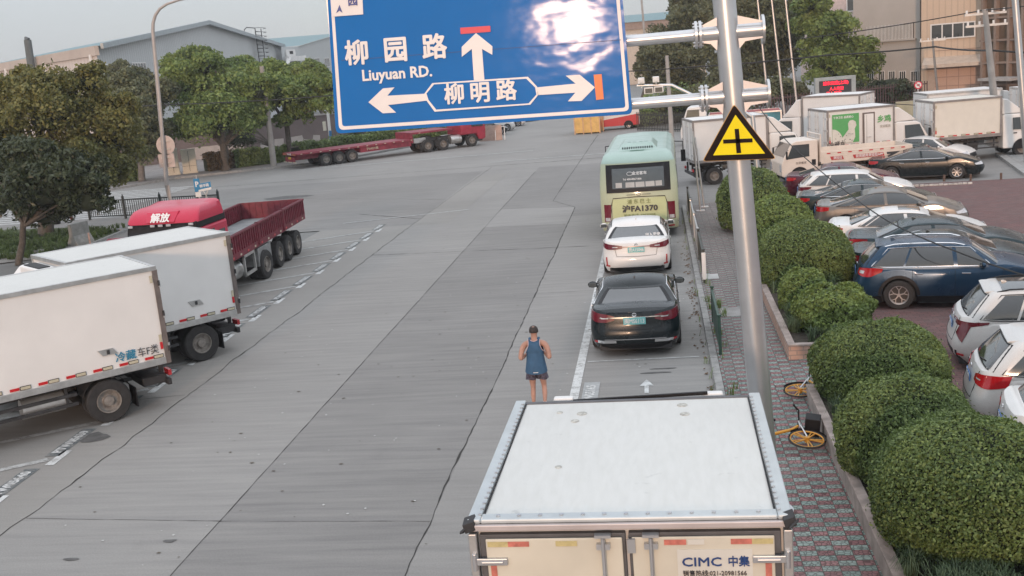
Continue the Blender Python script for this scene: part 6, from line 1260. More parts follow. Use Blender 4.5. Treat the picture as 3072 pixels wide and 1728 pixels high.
def tree(label, base, ells_px, Y=None, lm=L_CAMPHOR, n=9000, size=.26, trunk=.22, seed=1, group=None, blob=.34, nb=26, bark=BARK, depth=1.0, asp=1.0, lean=None, name='tree', z0=0.):
    """ells_px: crown ellipsoids as (x, y, half-width, half-height) in 2576 px at the trunk's distance"""
    g = Vector((base[0], base[1], z0)); r = thing(name, label, 'tree', g, group=group); ells = []
    Zc = (CM @ (g - CAM)).z; ppm = FPX / Zc / 1.19255
    for k, (x, y, a, b_) in enumerate(ells_px): c = p2y(x, y, g.y) - g; ells.append((c.x, (k % 3 - 1) * .35 * a / ppm * (1 if len(ells_px) > 1 else 0), c.z, a / ppm, a / ppm * depth, b_ / ppm))
    n = int(n * 2.2); size *= .76
    P_, N_ = crownpts(ells, n, seed, blob, nb); rg = random.Random(seed)
    t = MB(); top = Vector(ells[0][:3]); h = max(.8, top.z - ells[0][5] * .75); fork = Vector((top.x * .25, 0, min(h, top.z * .6)))
    t.tube([(0, 0, 0), (0, 0, .12), tuple(fork * .5 + Vector((.05, 0, 0))), tuple(fork)], [trunk * 1.35, trunk * 1.05, trunk * .92, trunk * .8], 10); t.build('trunk', bark, r, smooth=60)
    l = MB(); sel = P_[np.random.default_rng(seed).choice(len(P_), 12)]
    for i, q in enumerate(sel):
        q = Vector(q) * .92; mid = fork.lerp(q, .45) + Vector((rg.uniform(-.3, .3), rg.uniform(-.3, .3), rg.uniform(-.1, .5))); l.tube([tuple(fork - Vector((0, 0, .2))), tuple(mid), tuple(q)], [trunk * .5, trunk * .28, trunk * .08], 6)
    l.build('limb', bark, r, smooth=60); q = MB()
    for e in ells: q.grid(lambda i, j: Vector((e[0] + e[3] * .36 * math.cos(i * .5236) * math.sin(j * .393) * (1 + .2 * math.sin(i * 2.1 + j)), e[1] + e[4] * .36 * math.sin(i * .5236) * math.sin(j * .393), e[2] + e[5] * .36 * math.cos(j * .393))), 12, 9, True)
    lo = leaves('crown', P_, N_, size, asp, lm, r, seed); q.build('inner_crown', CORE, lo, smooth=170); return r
tree('dark glossy magnolia at the left edge, nearest the camera', (-24.3, 36.4), [(135, 470, 125, 105), (60, 400, 95, 75), (15, 500, 90, 90), (235, 500, 85, 75), (200, 430, 85, 55), (90, 545, 110, 60)], lm=L_DARK, n=15000, size=.19, trunk=.13, seed=2, asp=1.5, depth=.7)
tree('large brown-green camphor tree rising behind the dark magnolia', (-27.4, 43.4), [(150, 285, 120, 110), (45, 260, 100, 85), (255, 350, 95, 120), (180, 400, 130, 80), (275, 425, 80, 60), (215, 455, 80, 35), (90, 205, 65, 50), (215, 210, 70, 50), (290, 290, 60, 60), (5, 350, 90, 90), (235, 270, 60, 50)], lm=L_BROWN, n=26000, size=.22, trunk=.34, seed=3, nb=30, blob=.32, bark=BARK)
tree('olive-green tree half hidden behind the street lamp', (-33.9, 65.6), [(350, 290, 75, 75), (375, 370, 60, 70), (300, 215, 60, 45), (395, 320, 40, 80), (415, 240, 38, 55)], lm=L_MIX, n=9000, size=.3, trunk=.22, seed=4, bark=BARKP, z0=.12)
tree('broad camphor with a thick forked trunk in front of the pale wall patch', (-29.4, 68.9), [(560, 295, 105, 85), (490, 225, 80, 75), (620, 290, 60, 70), (520, 170, 60, 40), (650, 225, 50, 60), (640, 300, 45, 38), (440, 190, 45, 45), (470, 330, 60, 50), (575, 220, 65, 50)], n=22000, size=.3, trunk=.3, seed=5, bark=BARK, z0=.12)
tree('camphor tree with slender forked trunk behind the flatbed tail', (-26.1, 72.6), [(725, 240, 75, 60), (680, 200, 60, 50), (790, 230, 55, 55), (655, 250, 45, 55), (740, 290, 60, 35), (820, 215, 40, 50), (815, 262, 45, 40)], n=15000, size=.3, trunk=.22, seed=6, z0=.12)
tree('small dark drooping tree under the broad camphor', (-27.3, 76.), [(612, 345, 42, 38), (585, 325, 32, 30)], lm=L_DARK, n=3500, size=.26, trunk=.1, seed=7)
tree('rounded camphor behind the others, its top before the grey gable', (-33., 84.), [(500, 160, 68, 42), (455, 170, 50, 40), (550, 190, 55, 45)], n=9000, size=.34, trunk=.25, seed=8)
tree('bushy tree top in front of the factory windows', (-43., 84.), [(320, 195, 55, 38), (350, 230, 55, 60)], lm=L_MIX, n=6000, size=.34, trunk=.2, seed=9)
tree('camphor crown between the factory windows and the sign edge', (-27.5, 90.), [(615, 185, 60, 45), (680, 175, 45, 32), (760, 195, 60, 40)], n=9000, size=.36, trunk=.22, seed=10)
tree('thin young tree seen below the big sign', (-21.5, 88.), [(895, 330, 22, 22)], lm=L_MIX, n=1200, size=.24, trunk=.07, seed=11)
# right of the sign
tree('big dull green tree mass right of the sign, against the sky', (-1.5, 96.), [(1720, 120, 95, 100), (1780, 60, 90, 90), (1700, 200, 90, 70), (1640, 160, 45, 80), (1740, 20, 70, 50)], lm=L_MIX, n=24000, size=.38, trunk=.35, seed=12)
tree('dull green tree behind the flagpoles', (7., 90.), [(1920, 70, 95, 100), (1900, 170, 90, 80), (1960, 130, 70, 90), (1850, 30, 70, 70), (1840, 200, 80, 60)], lm=L_MIX, n=24000, size=.38, trunk=.35, seed=13)
tree('bright green camphor right of the flagpoles', (14.5, 84.), [(2080, 90, 75, 75), (2140, 150, 75, 65), (2040, 60, 55, 60), (2085, 170, 75, 70), (2185, 165, 40, 45), (2120, 205, 70, 50), (2040, 10, 60, 40)], lm=L_CAMPHOR, n=22000, size=.36, trunk=.3, seed=14)
tree('dark tree filling the gap behind the tall grey pole', (3., 80.), [(1780, 245, 75, 35), (1880, 240, 80, 45), (1700, 262, 60, 30), (1960, 235, 70, 50)], lm=L_MIX, n=12000, size=.34, trunk=.2, seed=15)
def shrub(label, base, ell, n, size, m, seed, name='shrub', group=None, core=.8, asp=1., cat='shrub'):
    g = Vector((base[0], base[1], base[2] if len(base) > 2 else 0)); r = thing(name, label, cat, g, group=group); P_, N_ = crownpts([ell], n, seed, .4, 30); lo = leaves('foliage', P_, N_, size, asp, m, r, seed); q = MB(); e = ell
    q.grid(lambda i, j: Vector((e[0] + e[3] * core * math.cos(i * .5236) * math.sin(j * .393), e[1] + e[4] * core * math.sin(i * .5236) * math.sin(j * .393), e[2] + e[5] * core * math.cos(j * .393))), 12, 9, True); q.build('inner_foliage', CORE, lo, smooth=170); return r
shrub('dark clipped shrub row in front of the tall office windows', (16.9, 80.2), (0, 0, 1.1, 2.0, 1.0, 1.4), 5000, .26, L_DARK, 21); shrub('dark shrubs between the office and the white box truck', (14.0, 80.5), (0, 0, 1.2, 1.2, 1.0, 1.5), 3500, .26, L_DARK, 22)
shrub('shrubs inside the low black fence behind the coach', (2.0, 84), (0, 0, 1.0, 4., 2., 1.6), 5000, .26, L_CAMPHOR, 23); shrub('low light green shrub by the black fence', (-1, 82.2), (0, 0, .6, 1.6, 1., .9), 2500, .2, L_CAMPHOR, 24)
# hedges at the foot of the perimeter wall
def hedge(label, a, b_, w, h, n, m, seed, size=.2):
    a = Vector((*a, .12)); b_ = Vector((*b_, .12)); d = b_ - a; L = d.length; d = d / L; s = Vector((-d.y, d.x, 0)); r = thing('hedge', label, 'hedge', a); rg = np.random.default_rng(seed)
    t = rg.random(n) * L; f = rg.random(n); u = np.where(f < .5, rg.uniform(-1, 1, n) * w / 2, -w / 2 * np.ones(n)); z = np.where(f < .5, h * np.ones(n), rg.random(n) * h); z = z * (1 + .10 * np.sin(t * 1.7) + .06 * np.sin(t * 5.)) + rg.normal(0, .05, n)
    P_ = np.stack([d.x * t + s.x * u, d.y * t + s.y * u, z], 1) + rg.normal(0, .06, (n, 3)); N_ = np.where((f < .5)[:, None], np.array([[0, 0, 1.]]), np.array([[-s.x, -s.y, .2]])); lo = leaves('foliage', P_, N_, size, 1, m, r, seed)
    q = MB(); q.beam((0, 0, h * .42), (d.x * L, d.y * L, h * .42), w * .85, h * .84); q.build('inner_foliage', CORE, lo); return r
hedge('low reddish hedge left of the broad camphor trunk', (-31.1, 69.6), (-29.7, 70.9), 1.0, 1.0, 2600, L_REDH, 31); hedge('short green hedge behind the street lamp', (-36.8, 64.8), (-34.6, 66.9), 1.1, 1.2, 3000, L_BUSH, 32); hedge('green hedge between the camphor trunk and the leaning pole', (-29.6, 70.9), (-26.4, 73.2), 1.2, 1.0, 4500, L_BUSH, 33); hedge('long hedge behind the flatbed trailer', (-26., 73.6), (-16.5, 88), 1.5, 1.0, 11000, L_BUSH, 34)
hedge('hedge seen below the sign behind the red tractor', (-21, 84), (-15.2, 92), 2, 1.7, 7000, L_MIX, 35, .26)
# ---- clipped bushes in the planters
def dome(label, c, rx, ry, zt, n, size, m, seed, z0=.15, under=.55, rough=.05):
    g = Vector((c[0], c[1], SW)); r = thing('clipped_bush', label, 'bush', g, group='clipped bushes in the planters'); rg = np.random.default_rng(seed); hz = (zt - SW - z0) / (1 + under); cz = z0 + hz * under
    u = rg.normal(0, 1, (n * 2, 3)); u /= np.linalg.norm(u, axis=1)[:, None]; u = u[u[:, 2] > -under][:n]; az = np.arctan2(u[:, 1], u[:, 0]); bump = 1 + rough * (np.sin(az * 3 + seed) * .6 + np.sin(az * 5 + u[:, 2] * 6 + seed * 2) * .5 + np.sin(u[:, 2] * 9 + az * 2) * .4)
    rad = bump * (1 - np.abs(rg.normal(0, .045, len(u)))) + np.where(rg.random(len(u)) < .05, rg.uniform(0, .07, len(u)), 0); P_ = u * rad[:, None]; P_ = np.sign(P_) * np.abs(P_) ** .93; P_ = P_ * np.array([rx, ry, hz]); P_[:, 2] += cz
    lo = leaves('foliage', P_, u, size, 1.15, m, r, seed, .75); q = MB()
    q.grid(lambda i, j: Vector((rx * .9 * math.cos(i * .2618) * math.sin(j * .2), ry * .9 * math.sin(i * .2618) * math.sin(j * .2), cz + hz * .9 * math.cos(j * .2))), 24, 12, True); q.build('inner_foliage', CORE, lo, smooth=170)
    b = MB(); rr = random.Random(seed)
    for k in range(5): a = k * 1.26; b.tube([(.08 * math.cos(a), .08 * math.sin(a), 0), (rx * .3 * math.cos(a), ry * .3 * math.sin(a), cz * .7), (rx * .6 * math.cos(a + .2), ry * .6 * math.sin(a + .2), cz + .1)], [.035, .025, .012], 6)
    b.build('stem', BARK, r, smooth=60); return r
dome('largest and nearest clipped round bush, at the bottom right', (3.32, 11.65), 1.10, 1.18, 1.76, 46000, .04, L_BUSH, 41, .42, .5)
dome('second clipped bush from the camera, just behind the largest one', (3.12, 13.75), .94, 1.0, 1.61, 34000, .042, L_BUSH, 42, .28)
dome('wide dome bush before the brick planter corner', (3.42, 17.0), 1.08, 1.22, 1.48, 34000, .046, L_BUSH, 43, .22)
dome('loose bright green bush with bare stems above the planter corner', (3.32, 20.9), .78, .8, 1.22, 9000, .075, L_BUSHY, 44, .35, .45, .10)
dome('small round bush between the loose one and the big middle dome', (2.98, 22.7), .55, .6, 1.2, 7000, .06, L_BUSHY, 45)
dome('big middle dome bush right of the pole', (3.32, 25.6), 1.2, 1.35, 1.73, 28000, .056, L_BUSH, 46)
dome('rounded bush behind the middle dome', (3.36, 30.5), .94, 1.4, 1.66, 15000, .07, L_BUSHY, 47)
dome('farthest clipped bush of the row, by the camera mast', (2.95, 34.2), 1.12, 1.5, 2.05, 14000, .075, L_BUSH, 48)
# lilyturf tufts: clumps of arching blades, ground cover
def blades(name, boxes, m, seed, h=.30, w=.014, label=None, kind='stuff'):
    rg = np.random.default_rng(seed); V = []; F_ = []
    for (x0, x1, y0, y1, n, z) in boxes:
        nc = max(3, int((x1 - x0) * (y1 - y0) * 14)); cx_ = rg.uniform(x0, x1, nc); cy_ = rg.uniform(y0, y1, nc)
        for i in range(n):
            k = rg.integers(nc); a = rg.uniform(0, 6.283); hh = h * rg.uniform(.6, 1.2); sp = rg.uniform(.15, 1.) * hh; bx, by = cx_[k] + rg.normal(0, .03), cy_[k] + rg.normal(0, .03); dx, dy = math.cos(a), math.sin(a); s = len(V)
            for t, zz in ((0, 0), (.35, .75), (.75, .95), (1.1, .62)):
                ww = w * (1 - t * .8); V.append((bx + dx * sp * t - dy * ww / 2, by + dy * sp * t + dx * ww / 2, z + hh * zz)); V.append((bx + dx * sp * t + dy * ww / 2, by + dy * sp * t - dx * ww / 2, z + hh * zz))
            F_ += [(s + 2 * q, s + 2 * q + 1, s + 2 * q + 3, s + 2 * q + 2) for q in range(3)]
    me = bpy.data.meshes.new(name); me.from_pydata(V, [], F_); me.materials.append(m); o = bpy.data.objects.new(name, me); COL.objects.link(o); o['kind'] = kind; return o
blades('grass', [(2.45, 3.9, 19.85, 22.0, 2600, .33), (2.45, 3.9, 22., 37.4, 2600, .33), (2.45, 3.9, 9.0, 10.9, 6500, .36), (2.45, 3.9, 10.75, 17.2, 2600, .33)], L_GRASS, 51)
blades('grass', [(-30, -24, 37.5, 44.5, 9000, .03), (-38, -30, 36, 46, 6000, .03), (-34, -25, 29, 34, 3000, .03)], L_LAWN, 52, .22, .035)
blades('weeds', [(1.0, 1.35, 22.8, 24.6, 160, SW), (1.0, 1.15, 17.5, 22, 90, SW), (1.0, 1.15, 24, 38, 140, SW), (.72, .8, 15, 38, 60, 0)], L_BUSHY, 53, .16, .012)
rg = random.Random(9); q = MB()
for i in range(95):
    y = rg.choice([rg.gauss(29, 1.6), rg.gauss(22.5, 2.2), rg.uniform(15, 38), rg.gauss(25.8, .8)]); x = .76 - abs(rg.gauss(0, .11)); s = rg.uniform(.02, .045); a = rg.random() * 3; z = .012 + rg.random() * .02
    q.poly([(x + s * math.cos(a + k), y + s * 1.2 * math.sin(a + k) * (1 if k % 2 else .5), z + .02 * (k == 0)) for k in (0, 1.5, 3, 4.6)])
o = q.build('fallen_leaves', mat('fallen_leaf_brown', (.12, .075, .045), .9, var=.5, scale=2)); o['kind'] = 'stuff'
# ------------------------------------------------------------------ the jogger
SKIN = mat('skin', (.42, .235, .175), .6, var=.16, scale=6); HAIR = mat('short_dark_hair', (.035, .028, .026), .8, var=.4, scale=30); VEST = mat('blue_vest', (.038, .10, .185), .8, var=.12, scale=9, bump=.4, bscale=14); TRIM = mat('pink_trim', (.6, .42, .42), .8)
SHORTM = mat('patterned_shorts', (.07, .06, .085), .8, var=.9, scale=28); SOCK = mat('pale_sock', (.62, .55, .53), .8); SHOE = mat('pink_shoe', (.50, .28, .27), .6, var=.3, scale=20); SOLE = mat('shoe_sole', (.6, .58, .55), .7)
def skinned(name, verts, edges, m, parent, sub=2, root=0):
    me = bpy.data.meshes.new(name); me.from_pydata([v[:3] for v in verts], edges, []); o = bpy.data.objects.new(name, me); COL.objects.link(o); sk = o.modifiers.new('skin', 'SKIN'); sk.use_smooth_shade = True
    for i, v in enumerate(verts):
        r = v[3]; me.skin_vertices[0].data[i].radius = (r, r) if not isinstance(r, tuple) else r
        me.skin_vertices[0].data[i].use_root = i == root
    ss = o.modifiers.new('sub', 'SUBSURF'); ss.levels = sub; ss.render_levels = sub
    bpy.context.view_layer.update(); nm = bpy.data.meshes.new_from_object(o.evaluated_get(bpy.context.evaluated_depsgraph_get())); bpy.data.objects.remove(o); nm.name = name; nm.materials.clear(); nm.materials.append(m)
    nm.shade_smooth(); q = bpy.data.objects.new(name, nm); COL.objects.link(q); q.parent = parent; return q
def jogger(loc, rz, s):
    r = thing('person', 'man jogging away on the road in a blue sleeveless vest and dark patterned shorts', 'person', loc, rz, s)
    V = []; E = []
    def ch(pts, start=None):
        prev = start
        for p in pts:
            V.append(p); i = len(V) - 1
            if prev is not None: E.append((prev, i))
            prev = i
        return prev
    ch([(0, 0, .92, (.155, .115))]); sp1 = ch([(0, .01, 1.04, (.145, .105)), (0, .03, 1.2, (.155, .11))], 0); chest = ch([(0, .055, 1.34, (.165, .115))], sp1); neck0 = ch([(0, .075, 1.455, (.10, .08)), (0, .085, 1.51, (.064, .064))], chest)
    head = ch([(0, .10, 1.575, (.072, .082)), (0, .105, 1.64, (.084, .098)), (0, .105, 1.71, (.066, .078))], neck0)
    ends = {}
    for sx in (-1, 1):
        # shoulder, elbow bent, forearm forward
        sh = ch([(sx * .10, .07, 1.42, .075), (sx * .21, .06, 1.385, .076)], chest); el = ch([(sx * .265, .01, 1.27, .061), (sx * .30, -.07, 1.14, .049), (sx * .292, -.065, 1.105, .046)], sh)
        hx = .17 if sx < 0 else .16; fw = .21 if sx < 0 else .19; hz = 1.17 if sx < 0 else 1.20
        wr = ch([(sx * .24, .04, 1.13, .042), (sx * hx, fw - .02, hz - .01, .026), (sx * (hx - .01), fw + .04, hz, (.03, .018))], el); ends[sx] = (sx * (hx - .01), fw + .04, hz)
    lg = {}
    for sx in (-1, 1):
        hp = ch([(sx * .085, .0, .86, .098)], 0)
        if sx < 0: pts = [(-.10, .02, .66, .082), (-.098, .045, .50, .058), (-.098, .035, .44, .054), (-.105, -.0, .32, .056), (-.105, -.02, .14, .034), (-.105, -.015, .085, .036)]
        else: pts = [(.115, .045, .67, .082), (.125, .08, .52, .060), (.13, .07, .46, .055), (.14, -.02, .34, .057), (.135, -.11, .20, .036), (.135, -.125, .145, .036)]
        ch(pts, hp); lg[sx] = pts[-1]
    skinned('body', V, E, SKIN, r, 2)
    # face, ears (head parts are lowered 3 cm onto the neck)
    f = MB()
    for sx in (-1, 1):
        f.grid(lambda i, j: Vector((sx * (.078 + .012 * math.sin(j * .6)), .095 + .014 * math.cos(i * .785), 1.63 + .03 * math.sin(i * .785) * math.sin(j * .6 + .4))), 8, 5, True)
    f.tube([(0, .195, 1.655), (0, .225, 1.615), (0, .2, 1.605)], [.008, .014, .008], 6); f.build('face_features', SKIN, r, smooth=170)
    f = MB()
    for sx in (-1, 1): f.box(sx * .03 - .012, sx * .03 + .012, .19, .198, 1.647, 1.656)
    f.box(-.022, .022, .19, .196, 1.577, 1.583); f.build('eyes_and_mouth', HAIR, r)
    h = MB(); h.grid(lambda i, j: Vector((.096 * math.cos(i * .349) * math.sin(.12 + j * .185) ** .75, .10 + .112 * math.sin(i * .349) * math.sin(.12 + j * .185) * (1 if math.sin(i * .349) < 0 else .62), 1.645 + .112 * math.cos(.12 + j * .185))), 18, 10, True); h.poly([(.02 * math.cos(k), .106 + .02 * math.sin(k), 1.756) for k in range(6)]); h.build('hair', HAIR, r, smooth=170)
    b = MB(); b.poly([(.03 * math.cos(k * .785) , .04 + .022 * math.sin(k * .785), 1.748 + .012 * math.sin(k * .785)) for k in range(8)]); b.build('bald_patch', mat('scalp', (.20, .125, .10), .5), r)
    # hands with five fingers
    for sx in (-1, 1):
        p = ends[sx]
        for k, (L, dz) in enumerate(((.055, .024), (.062, .008), (.058, -.008), (.046, -.023))):
            a = Vector((p[0], p[1] + .02, p[2] + dz)); skinned('finger', [(a.x, a.y, a.z, .009), (a.x + .0, a.y + L * .5, a.z, .0085), (a.x - sx * .02, a.y + L * .62, a.z - .002, .008), (a.x - sx * .034, a.y + L * .3, a.z - .003, .007)], [(0, 1), (1, 2), (2, 3)], SKIN, r, 1)
        a = Vector((p[0] - sx * .012, p[1] - .01, p[2] + .025)); skinned('thumb', [(a.x, a.y, a.z, .011), (a.x - sx * .02, a.y + .03, a.z + .01, .0095), (a.x - sx * .03, a.y + .05, a.z - .002, .008)], [(0, 1), (1, 2)], SKIN, r, 1)
    # vest: rings from hem to shoulder straps
    n = 28
    def ring(z, a, b_, cy, flare=0.): return [(a * math.cos(2 * math.pi * i / n) * (1 + flare * .0), cy + b_ * math.sin(2 * math.pi * i / n), z + .012 * math.cos(4 * math.pi * i / n) * flare) for i in range(n)]
    rings = [ring(.80, .228, .172, .0, 1), ring(.90, .215, .168, -.005, .5), ring(1.04, .190, .150, .005), ring(1.16, .176, .130, .02), ring(1.26, .186, .132, .035)]
    v = MB(); v.grid(lambda i, j: Vector(rings[j][i]) + Vector((.004 * math.sin(i * 2.2 + j), .006 * math.sin(i * 1.7 + j * 2), 0)), n, len(rings), True)
    # upper back and front panels narrow between the arm holes
    for sy in (-1, 1):
        tab = [(1.25, .180, .13), (1.31, .146, .138), (1.38, .118, .135), (1.44, .112, .12), (1.49, .118, .075)]
        v.grid(lambda i, j: Vector(((lambda u: tab[j][1] * u)(-1 + i / 5), .04 + (tab[j][0] - 1.26) * .14 + sy * (tab[j][2] + .012) * math.sqrt(max(.0, 1 - .72 * (-1 + i / 5) ** 2 * (tab[j][1] / .186) ** 1)), tab[j][0] - (.035 * (1 - abs(-1 + i / 5)) if j == 4 else 0))), 11, 5)
    for sx in (-1, 1): v.tube([(sx * .085, -.01, 1.475), (sx * .09, .06, 1.50), (sx * .085, .13, 1.47)], [.026, .03, .026], 6)
    vo = v.build('vest', VEST, r, smooth=170); t = MB()
    for sx in (-1, 1):
        t.tube([(sx * .185, -.05, 1.25), (sx * .152, -.095, 1.31), (sx * .122, -.085, 1.38), (sx * .116, -.062, 1.44), (sx * .122, .0, 1.496)], .006, 5)
    t.tube([(-.075, -.035, 1.492), (-.04, -.062, 1.475), (0, -.07, 1.468), (.04, -.062, 1.475), (.075, -.035, 1.492)], .006, 5); t.build('vest_trim', TRIM, vo, smooth=60)
    t = MB(); t.box(-.05, .05, -.178, -.170, .83, .842); t.build('vest_tag', WHITE, vo)
    sh = MB()
    def cuff(i, j): 
        a = 2 * math.pi * i / n; return Vector((.180 * math.cos(a), .138 * math.sin(a), (.94, .90, .82)[j]))
    sh.grid(cuff, n, 3, True)
    for sx in (-1, 1): sh.grid(lambda i, j: Vector((sx * (.094 + .012 * j) + (.102 + .010 * j) * math.cos(2 * math.pi * i / 16), .005 + .02 * j + (.13 + .005 * j) * math.sin(2 * math.pi * i / 16), (.86, .76, .655 + .012 * math.sin(i * 1.3))[j])), 16, 3, True)
    sh.build('shorts', SHORTM, r, smooth=170)
    for sx in (-1, 1):
        x, y, z = lg[sx][:3]; k = MB(); k.tube([(x, y, z + .055), (x, y - .002, z - .02)], [.039, .042], 12); k.build('sock', SOCK, r, smooth=60)
        lift = z - .085; tilt = 0 if sx < 0 else .5; m = Matrix.Translation((x, y, z - .03)) @ Matrix.Rotation(-tilt, 4, 'X')
        k = MB(); prof = [(-.06, .035, .05), (-.03, .042, .055), (.03, .044, .045), (.10, .046, .03), (.17, .042, .018), (.205, .02, .008)]
        k.grid(lambda i, j: m @ Vector((prof[j][1] * math.cos(2 * math.pi * i / 14), prof[j][0], -.04 + prof[j][2] + (.012 + prof[j][2] * .75) * math.sin(2 * math.pi * i / 14))), 14, 6, True); k.poly([m @ Vector((.035 * math.cos(i * .449), -.06, .01 + .045 * math.sin(i * .449))) for i in range(14)])
        so_ = k.build('shoe', SHOE, r, smooth=170); k = MB(); k.prism([(-.065, -.036), (-.065, .036), (.1, .047), (.19, .03), (.2, 0), (.19, -.03), (.1, -.047)], lambda p: m @ Vector((p[1], p[0], -.055)), lambda p: m @ Vector((p[1], p[0], -.035))); k.build('sole', SOLE, so_)
    return r

# ------------------------------------------------------------------ share bicycles lying on the pavement
YEL = mat('bike_orange_yellow', (.50, .25, .035), .4, .2, var=.08)
def bicycle(label, M_, basket=True):
    """upright local frame: wheels in the yz plane, M_ lays it on its side"""
    r = bpy.data.objects.new('bicycle', None); COL.objects.link(r); r.matrix_world = M_; tag(r, label, 'bicycle', 'fallen share bicycles')
    for y in (0., 1.0):
        t = MB(); t.tube([(0, y + .31 * math.cos(a * math.pi / 16), .33 + .31 * math.sin(a * math.pi / 16)) for a in range(32)], .02, 6, True); w = t.build('wheel', RUBBER, r, smooth=60)
        g = MB(); g.tube([(0, y + .285 * math.cos(a * math.pi / 16), .33 + .285 * math.sin(a * math.pi / 16)) for a in range(32)], .015, 6, True)
        for k in range(5): a = k * 1.2566; 
        for k in range(5):
            for da in (-.13, .13): a = k * 1.2566; g.beam((0, y, .33), (0, y + .285 * math.cos(a + da), .33 + .285 * math.sin(a + da)), .02, .018)
        g.cyl((-.05, y, .33), (.05, y, .33), .045, n=10); g.build('rim', YEL, w)
    f = MB(); f.tube([(0, 0, .33), (0, .38, .32), (0, .72, .62), (0, .80, .78)], [.018, .03, .03, .025], 8); f.tube([(0, .38, .32), (0, .30, .62), (0, .26, .86)], .022, 8); f.tube([(.05, 0, .33), (.05, .29, .60)], .012, 6); f.tube([(-.05, 0, .33), (-.05, .29, .60)], .012, 6); f.cyl((-.06, 0, .33), (.06, 0, .33), .014, n=6); f.cyl((-.06, .29, .60), (.06, .29, .60), .014, n=6); f.build('frame', YEL, r, smooth=60)
    k = MB(); k.tube([(.05, 1.0, .33), (.05, .86, .72), (-.05, .86, .72), (-.05, 1.0, .33)], .014, 6); k.tube([(0, .86, .72), (0, .80, .98)], .018, 8); k.build('fork', mat('fork_silver', (.6, .6, .6), .3, .7), r, smooth=60)
    k = MB(); k.tube([(-.28, .70, 1.02), (-.2, .78, 1.02), (0, .80, .98), (.2, .78, 1.02), (.28, .70, 1.02)], .014, 8); k.cyl((-.3, .68, 1.02), (-.2, .76, 1.02), .018, n=8); k.cyl((.3, .68, 1.02), (.2, .76, 1.02), .018, n=8); k.build('handlebar', BLACK, r, smooth=60)
    k = MB(); k.prism([(-.07, .12), (.07, .12), (.02, .40), (-.02, .40)], lambda p: Vector((p[0], p[1], .88)), lambda p: Vector((p[0], p[1], .92))); k.build('saddle', BLACK, r, bevel=.015)
    k = MB(); k.beam((-.09, .38, .30), (.09, .38, .30), .03, .03); k.beam((.09, .38, .30), (.09, .38, .15), .02, .02); k.beam((-.09, .38, .30), (-.09, .38, .45), .02, .02); k.build('crank', BLACK, r)
    for y in (0., 1.): k = MB(); k.grid(lambda i, j: Vector(((-.03, .03)[j], y + .355 * math.cos(.5 + i * .26), .33 + .355 * math.sin(.5 + i * .26))), 9, 2); k.build('mudguard', BLACK, r)
    if basket:
        k = MB(); x0, x1, y0, y1, z0, z1 = -.17, .17, .92, 1.18, .76, 1.02
        k.box(x0, x1, y0, y1, z0, z0 + .015)
        for a in ((x0, x1, y0, y0 + .012), (x0, x1, y1 - .012, y1), (x0, x0 + .012, y0, y1), (x1 - .012, x1, y0, y1)): k.box(*a, z0 + .016, z1)
        k.build('basket', BLACK, r, bevel=.012)
    return r
# ------------------------------------------------------------------ nearest box truck (seen from behind)
ROOFW = None
def roofmat(name, base):
    m, n, b, oc = newmat(name, .55, spec=.3); st = noise(n, oc, 3.2, 5, .7, (1, 1.3, 1)); sc = noise(n, oc, 5., 4, .6, (3.2, .7, 1)); c = mixc(n, _ramp(n, st, [(.63, (0, 0, 0)), (.72, (.6, .6, .6))]), base, tuple(x * .55 for x in base)); c = mixc(n, .5, c, _ramp(n, sc, [(.3, (.44, .44, .43)), (.62, (.54, .54, .53))]), 'OVERLAY')
    dr = noise(n, oc, .6, 3); c = mixc(n, _ramp(n, dr, [(.45, (0, 0, 0)), (.8, (.5, .5, .5))]), c, tuple(x * .82 for x in base)); n.links.new(c, b.inputs['Base Color']); bp = n.nodes.new('ShaderNodeBump'); bp.inputs['Strength'].default_value = .35; bp.inputs['Distance'].default_value = .01; n.links.new(sc, bp.inputs['Height']); n.links.new(bp.outputs[0], b.inputs['Normal']); return m
ROOFW = roofmat('truck_roof_white', (.60, .60, .575)); BLUEG = mat('roof_edge_blue_grey', (.50, .535, .54), .4, .3, var=.08, scale=4); FRAMEG = mat('door_frame_grey', (.115, .115, .12), .6, .2, var=.15, scale=6); DCREAM = mat('rear_door_cream', (.60, .56, .46), .5, var=.10, scale=1.6)
t = box_truck('nearest truck at the bottom, white roof and cream rear doors with navy lettering', (-.37, 7.18, 0), R(-.7), L=2.66, W=2.36, zb=.75, zt=2.8, roofm=ROOFW, lock=False, reflect=None, doors=FRAMEG, framem=FRAMEG, deflector=False, cab_h=2.02, cabgap=.1)
YR = mat('old_yellow_reflector', (.50, .42, .20), .5, var=.25, scale=15); RR = mat('faded_red_reflector', (.52, .16, .12), .5, var=.3, scale=15)
